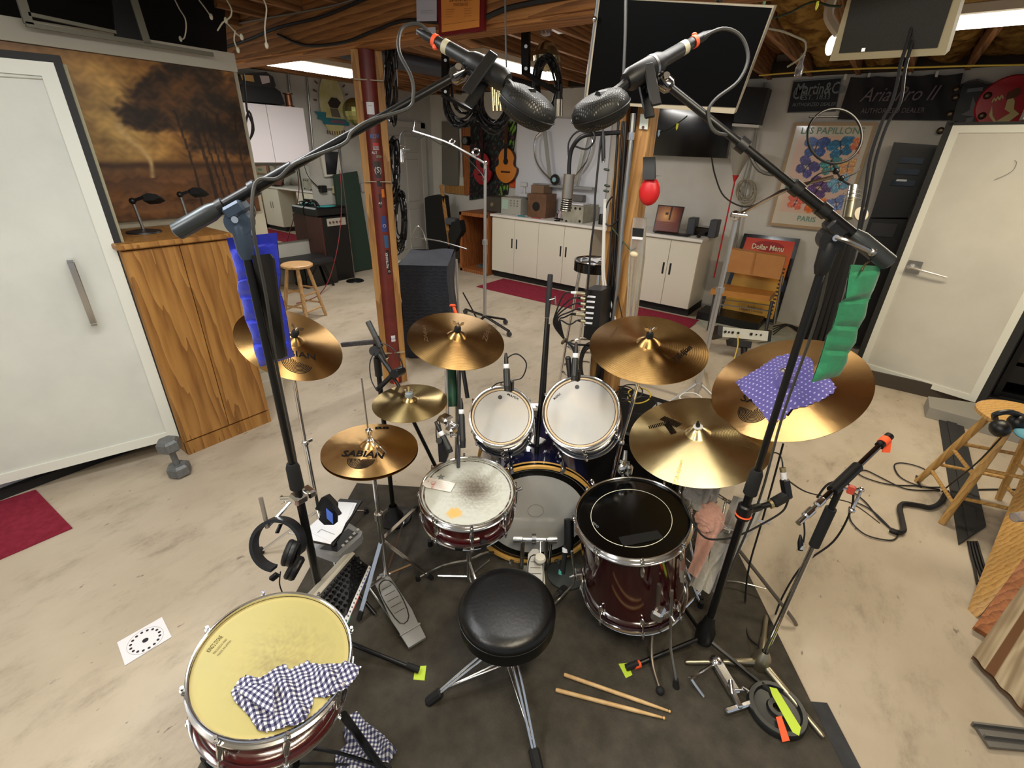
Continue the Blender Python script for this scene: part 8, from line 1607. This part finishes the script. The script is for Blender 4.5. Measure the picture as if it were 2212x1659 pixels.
for i, (x0, x1) in enumerate(((621, 627), (661, 677))): one('wall_pipe', B().cyl(wy(x0, 150), wy(x1, 330 if i else 205), .012), steel, ['short metal pipe above the wire spool', 'metal pipe on the far left wall right of the wall cabinet'][i], 'pipe')
# mural sign
t = T('mural_sign', 'yellow oval mural with a teal ribbon on the far left wall', 'sign', wy(718, 285)); c_ = wy(718, 228); yel = mat('mural_yellow', (176, 168, 100), .7, n=6, col2=(196, 190, 150)); part(t, 'oval', B().lathe([(0, 0), (.32, 0)], c_-V((0, .006, 0)), (0, -1, 0), 40, sx=.62, sy=1.15, xd=V((1, 0, 0))), yel, flat=True)
rb_ = [(678, 240), (703, 243), (702, 254), (753, 259), (753, 272), (698, 268), (694, 258), (683, 256), (686, 250)]; part(t, 'teal_ribbon', B().prism([wy(x, y)-V((0, .012, 0)) for x, y in rb_], .006, (0, -1, 0)), mat('ribbon_teal', (40, 110, 122), .6)); part(t, 'ribbon_script', B().prism([wy(x, y)-V((0, .02, 0)) for x, y in ((713, 258), (742, 261), (742, 268), (712, 265))], .002, (0, -1, 0)), mat('ribbon_mauve', (110, 84, 100), .6))
part(t, 'lantern_top', B().prism([wy(x, y)-V((0, .012, 0)) for x, y in ((707, 222), (714, 211), (726, 212), (735, 222), (728, 234), (712, 232))], .006, (0, -1, 0)), mat('mural_dark', (44, 36, 34), .6)); part(t, 'lantern_base', B().prism([wy(x, y)-V((0, .012, 0)) for x, y in ((712, 234), (728, 235), (735, 254), (716, 252))], .005, (0, -1, 0)), mat('mural_grey', (100, 92, 84), .6))
for i in range(12):
    a = PI*(.02+i/11*.96); q0 = c_+V((-math.cos(a)*.26, -.008, math.sin(a)*.40+.02)); part(t, 'painted_letter', B().box(q0, (.022, .003, .05), Matrix.Rotation(a-PI/2, 4, 'Y')), mat('letter_brown', (96, 70, 56), .6), flat=True)
for i in range(8): part(t, 'painted_letter', B().box(wy(707+i*5.2, 285+2.5*math.sin(i/7*PI))-V((0, .008, 0)), (.018, .003, .045)), mat('letter_brown', (96, 70, 56), .6), flat=True)
# mirror
mq_ = [wy(545, 357), wy(652, 357), wy(693, 520), wy(580, 512)]; t = T('wall_mirror', 'large mirror under the wall cabinet reflecting the room', 'mirror', wy(620, 520)); ml, mr = 3.2, px(690, 515, Y=WY-.03).x; mz0, mz1 = px(640, 520, Y=WY-.03).z, px(600, 357, Y=WY-.03).z
part(t, 'backing', B().corner((ml, WY-.03, mz0), (mr, WY, mz1)), mat('mirror_edge', (150, 150, 146), .4)); part(t, 'glass', B().corner((ml+.005, WY-.034, mz0+.005), (mr-.005, WY-.03, mz1-.005)), mat('mirror_glass', (214, 220, 216), .015, 1))
t = T('wall_frame', 'white frame with a black insert on the far left wall', 'picture frame', wy(715, 380)); part(t, 'frame', B().prism([wy(x, y)-V((0, .02, 0)) for x, y in ((689, 325), (734, 328), (740, 378), (701, 382))], .03, (0, 1, 0)), mat('frame_cream', (206, 202, 190), .5)); part(t, 'insert', B().prism([wy(x, y)-V((0, .022, 0)) for x, y in ((698, 326), (729, 328), (724, 376), (704, 377))], .003, (0, -1, 0)), gblack)
one('outlet_box', B().box(wy(722, 410), (.06, .04, .10), bev=.004), mat('box_cream', (206, 192, 150), .5), 'cream outlet box on the far left wall', 'outlet'); one('outlet_box', B().box(wy(783, 405), (.06, .04, .12), bev=.004), mat('switch_grey', (170, 170, 168), .5), 'grey switch box left of the red post on the far wall', 'outlet'); one('power_adapter', B().box(wy(697, 408), (.10, .08, .09), bev=.008), black, 'black power adapter plugged in beside the cream outlet box', 'adapter')
wire('wall_cable', [wy(655, 350), wy(665, 380), wy(685, 402), wy(695, 408), wy(720, 408)], .007, 'black cable curving from the mirror to the power adapter')
t = T('microphone_on_stand', 'vocal microphone on a round-base stand beside the black cabinet', 'microphone stand', px(765, 605, z=0)); ub = px(767, 607, z=0); tt_ = V((ub.x, ub.y, vz(ub, 345))); part(t, 'base', B().lathe([(0, .02), (.12, .012), (.13, 0), (0, 0)], ub, n=32), black); part(t, 'pole', B().cyl(ub, tt_, .010), darkchrome); part(t, 'microphone', B().cyl(tt_-V((0, 0, .02)), tt_+V((0, 0, .12)), .012, .018).sph(tt_+V((0, 0, .15)), .028), mat('mic_grey', (70, 70, 70), .5))
wire('red_cable', [V((ub.x-.03, ub.y, 1.5)), px(738, 420, Y=ub.y), px(736, 480, Y=ub.y-.05), px(728, 540, Y=ub.y-.1), px(712, 600, Y=ub.y-.1), px(690, 636, z=.012), px(660, 650, z=.012), px(640, 655, z=.012)], .006, 'dark red cable falling from the vocal microphone to the floor', mat('cable_red', (130, 40, 44), .5))
one('green_shutter', B().prism([px(x, y, Y=6.38) for x, y in ((722, 378), (772, 370), (806, 580), (746, 590))], .04, (0, 1, 0)), mat('shutter_green', (36, 58, 46), .6, b=(20, .2)), 'dark green shutter leaning on the far left wall', 'shutter')
for i in range(3): pass
t = T('organ_speaker', 'black cabinet with a dark wood top and a row of control knobs, in the alcove', 'cabinet', px(735, 605, z=0)); k0 = px(714, 610, z=0); k1_ = px(775, 603, z=0); h_ = vz(k0, 470)
part(t, 'case', B().corner((k0.x, k0.y-.02, 0), (k1_.x+.02, k0.y+.35, h_), bev=.006), black); part(t, 'wood_side', B().corner((k0.x-.03, k0.y-.01, 0), (k0.x, k0.y+.35, h_), bev=.003), mat('cabinet_maroon', (70, 34, 28), .5)); part(t, 'control_panel', B().prism([V((k0.x+.06, k0.y-.024, h_-.12)), V((k1_.x-.03, k0.y-.024, h_-.12)), V((k1_.x-.03, k0.y-.024, h_-.02)), V((k0.x+.06, k0.y-.024, h_-.02))], .006, (0, -1, 0)), mat('control_pale', (170, 164, 150), .5))
for i in range(4): c_ = V((k0.x+.10+i*.055, k0.y-.032, h_-.07)); part(t, 'knob', B().cyl(c_, c_-V((0, .015, 0)), .013), mat('knob_maroon', (90, 60, 56), .5))
part(t, 'top_gear', B().corner((k0.x-.05, k0.y+.02, h_), (k1_.x+.06, k0.y+.33, h_+.12), bev=.02), black); one('teal_cloth', B().sph(V((k0.x+.18, k0.y+.12, h_+.125)), .12, (1.2, .8, .12)), mat('cloth_teal', (56, 150, 150), .8), 'teal cloth on top of the black organ cabinet', 'cloth')
coil('hanging_coil', 'black cable coil standing on edge left of the organ cabinet', (672, 458), 26, .8, 6, .008, 4.0, seed=21)
t = T('padded_bench', 'long dark padded bench under the mirror', 'bench', px(640, 600, z=0)); by = 6.0; bq = lambda x, y: px(x, y, Y=by); zt = bq(700, 556).z; part(t, 'seat_pad', B().corner((3.2, 5.95, zt-.10), (bq(722, 570).x, 6.4, zt), bev=.035), mat('bench_black', (30, 30, 31), .5)); part(t, 'leg', B().cyl((bq(705, 580).x-.04, 6.0, zt-.1), (bq(715, 600).x, 5.96, 0), .018), blackm); part(t, 'leg', B().cyl((3.4, 6.0, zt-.1), (3.36, 5.96, 0), .018), blackm)
one('black_bin', B().corner((3.5, 6.05, 0), (4.0, 6.35, .30), bev=.01), gblack, 'black box on the floor under the padded bench', 'box')
# ---- stools
def stool(c, h, rs_, label, m, rot=0, tilt=0, sp=.16, th=.035, dark=None):
    t = T('wooden_stool', label, 'stool', (c.x, c.y, 0)); part(t, 'seat', B().lathe([(0, h), (rs_-.012, h), (rs_, h-.010), (rs_, h-th+.008), (rs_-.012, h-th), (0, h-th)], (c.x, c.y, 0), n=44), m)
    L = []
    for i in range(4):
        a = rot+PI/4+i*PI/2; tp_ = V((c.x+math.cos(a)*rs_*.62, c.y+math.sin(a)*rs_*.62, h-th)); bt_ = V((c.x+math.cos(a)*(rs_+sp*.35), c.y+math.sin(a)*(rs_+sp*.35), 0)); L.append((tp_, bt_)); part(t, 'leg', B().lathe([(.014, 0), (.019, .1), (.020, (bt_-tp_).length*.5), (.0165, (bt_-tp_).length)], tp_, bt_-tp_, 14, True), m)
    for i in range(4):
        (t0, b0), (t1, b1) = L[i], L[(i+1) % 4]
        for k in ((.42, .72) if i % 2 else (.50, .80)): part(t, 'rung', B().cyl(t0.lerp(b0, k), t1.lerp(b1, k), .010, n=10), m)
    return t
sc_ = px(641, 575, z=0); g1, g2 = px(620, 655, z=0), px(693, 683, z=0); ctr = px(655, 660, z=0)
sb_ = V((2.80, 4.98, 0)); stool(sb_, .62, .165, 'small pine stool near the padded bench in the alcove', pine, .3)
sr = px(2140, 910, z=.62); sr0 = V((sr.x, sr.y, 0))
st_R = stool(V((3.33, -.92, 0)), .635, .20, 'pale wooden bar stool at the right edge with black headphones on it', honey, .25, sp=.25)
sc2 = V((3.30, -.96, .64)); t = T('headphones', 'black headphones lying on the right wooden stool', 'headphones', sc2); hd = lambda x, y, z: px(x, y, z=z)
part(t, 'ear_cup', B().sph(hd(2160, 925, .70), .05, (1, .8, .8)), black); part(t, 'ear_cup', B().sph(hd(2196, 912, .70), .045, (1, .8, .9)), black); part(t, 'headband', B().tube([hd(2150, 905, .70), hd(2150, 895, .74), hd(2180, 890, .76), hd(2210, 900, .72)], .013, 8, 4), mat('band_vinyl', (22, 23, 27), .45)); one('blue_cloth', B().sph(hd(2214, 938, .68), .05, (1.2, .8, .3)), mat('cloth_blue', (90, 150, 170), .8), 'bit of pale blue cloth beside the headphones on the right stool', 'cloth')
wire('headphone_cable', [hd(2170, 935, .67), px(2158, 950, z=.62), px(2110, 1000, z=.45), px(2060, 1040, z=.2), px(2035, 1062, z=.02)], .004, 'black cable hanging from the right stool seat to the floor')
# ---- floor cables at the right
fc = lambda l, z=.008: [px(x, y, z=z) for x, y in l]
wire('floor_cable', fc([(2030, 1058), (1985, 1050), (1935, 1048), (1900, 1042), (1865, 1030), (1853, 1020), (1870, 1016), (1900, 1030), (1940, 1050), (1970, 1058), (2030, 1060)]), .004, 'thin black cable forming a long flat loop on the floor at right'); wire('floor_cable', fc([(2026, 1032), (1990, 1010), (1950, 1000), (1932, 1005), (1942, 1028), (1970, 1044), (2000, 1052), (2040, 1052)]), .004, 'black cable in a rounded double loop on the floor near the right stool')
wire('floor_cable', fc([(1980, 1028), (1982, 1040), (1990, 1052)]), .006, 'short cable end lying inside the looped cable at right'); wire('floor_cable', fc([(1835, 1095), (1838, 1125), (1870, 1155), (1920, 1167), (1938, 1160), (1938, 1148)]), .004, 'thin cable curving over the floor under the thick black sleeve')
wire('cable_sleeve', fc([(1922, 1144), (1940, 1150), (1952, 1145), (1948, 1120), (1944, 1098), (1952, 1088), (1985, 1092), (2010, 1096), (2032, 1085), (2045, 1062)], .018), .014, 'thick black braided cable sleeve snaking on the floor to the right stool'); wire('floor_cable', fc([(1846, 1065), (1870, 1085), (1895, 1115), (1925, 1143)]), .004, 'thin cable running from the chrome stand into the black sleeve'); wire('floor_cable', fc([(1850, 1085), (1880, 1100), (1905, 1122), (1930, 1148)]), .004, 'second thin cable running into the black sleeve')
wire('floor_cable', fc([(2100, 1058), (2150, 1057), (2212, 1058), (2260, 1060)]), .005, 'straight black cable across the floor under the right stool')
rb = mat('cable_cover', (42, 42, 42), .7, b=(20, .15)); cq0 = [px(x, y, z=.0) for x, y in ((2022, 876), (2072, 888), (2128, 1140), (2070, 1178))]
t = T('cable_cover_strip', 'wide black rubber cable cover laid across the floor at right', 'cable cover', cq0[0]); a0_, a1_, b0_, b1_ = cq0[0], cq0[1], cq0[3], cq0[2]
part(t, 'strip', B().prism([p+V((0, 0, .001)) for p in cq0], .014, (0, 0, 1)), rb); part(t, 'ridge', B().prism([p+V((0, 0, .015)) for p in (a0_.lerp(a1_, .3), a0_.lerp(a1_, .7), b0_.lerp(b1_, .7), b0_.lerp(b1_, .3))], .008, (0, 0, 1)), rb)
for i in range(4): wire('floor_cable', fc([(2092+i*6, 1170), (2098+i*7, 1200), (2104+i*9, 1222+i*5), (2112+i*10, 1262-i*10)], .01), .006, ['leftmost', 'second from left', 'second from right', 'rightmost'][i]+' of the four black cables leaving the rubber cable cover')
one('speaker_monitor', B().corner((2.55, -1.35, 0), (2.95, -1.06, .35), bev=.01), mat('monitor_grey', (50, 50, 54), .6), 'dark grey box on the floor behind the right wooden stool', 'box')
# ---- wooden leg and folded blanket panel at lower right edge
bq0 = [px(2088, 1318, z=.02), px(2110, 1338, z=.02), px(2230, 1150, z=.30), px(2230, 1020, z=.36)]
t = T('wooden_easel', 'wide flat wooden leg of a bench at the lower right edge', 'bench', bq0[0]); part(t, 'flat_leg', B().prism([px(x, y, z=z) for x, y, z in ((2090, 1316, .0), (2108, 1335, .0), (2235, 1170, .25), (2235, 985, .32), (2205, 1030, .30))], .03, (.3, -.3, .6)), honey); part(t, 'brown_rail', B().bar(px(2118, 1365, z=.02), px(2240, 1195, z=.22), .05, .03), boxwood)
glass_m = mat('glass_clear', (220, 220, 226), .05, trans=.8); one('glass_tumbler', B().lathe([(.0, 0), (.020, .0), (.024, .05), (.022, .05), (.018, .004), (0, .004)], px(2190, 1118, z=.40), RT+UP*.1, 20), glass_m, 'small clear glass lying at the right edge above the wooden bench leg', 'glass')
def blk(u, v):
    s = math.sin(v*30+nz(u*3, v*7, 2)*1.6)+.4*math.sin(v*83+u*6); c = lerp3((176, 160, 132), (136, 118, 92), .5+.5*s)
    if abs(math.sin(v*6.2)) > .93: c = (104, 70, 40)
    return lin(c)
BK = [px(2100, 1418, z=.03), px(2245, 1215, z=.20), px(2330, 1420, z=.26), px(2260, 1590, z=.03)]; t = T('striped_blanket', 'beige and brown striped blanket draped at the lower right edge', 'blanket', BK[0])
bkf = lambda u, v: (BK[0]*(1-u)+BK[1]*u)*(1-v)+(BK[3]*(1-u)+BK[2]*u)*v+V((0, 0, .004*math.sin(v*26)))
part(t, 'fabric_body', B().grid(lambda u, v: bkf(u, v)-V((0, 0, .012)), 20, 60), mat('blanket_edge', (90, 66, 44), .9)); printed(t, 'woven_stripes', bkf, (BK[3]-BK[0]).cross(BK[1]-BK[0]).normalized()*(1 if (BK[3]-BK[0]).cross(BK[1]-BK[0]).z > 0 else -1), blk, 30, 90, .008, .9)
gs = [px(x, y, z=.005) for x, y in ((2098, 1562), (2260, 1582), (2260, 1628), (2134, 1617))]; t = T('metal_channel', 'grey metal channel piece lying on the floor at the lower right', 'metal channel', gs[0]); zm_ = mat('zinc', (118, 116, 112), .45, .6)
part(t, 'channel_base', B().prism(gs, .012, (0, 0, 1)), zm_); part(t, 'channel_lip', B().bar(px(2125, 1590, z=.02), px(2260, 1606, z=.02), .006, .02), zm_); part(t, 'channel_lip', B().bar(px(2100, 1564, z=.02), px(2260, 1584, z=.02), .006, .02), zm_)
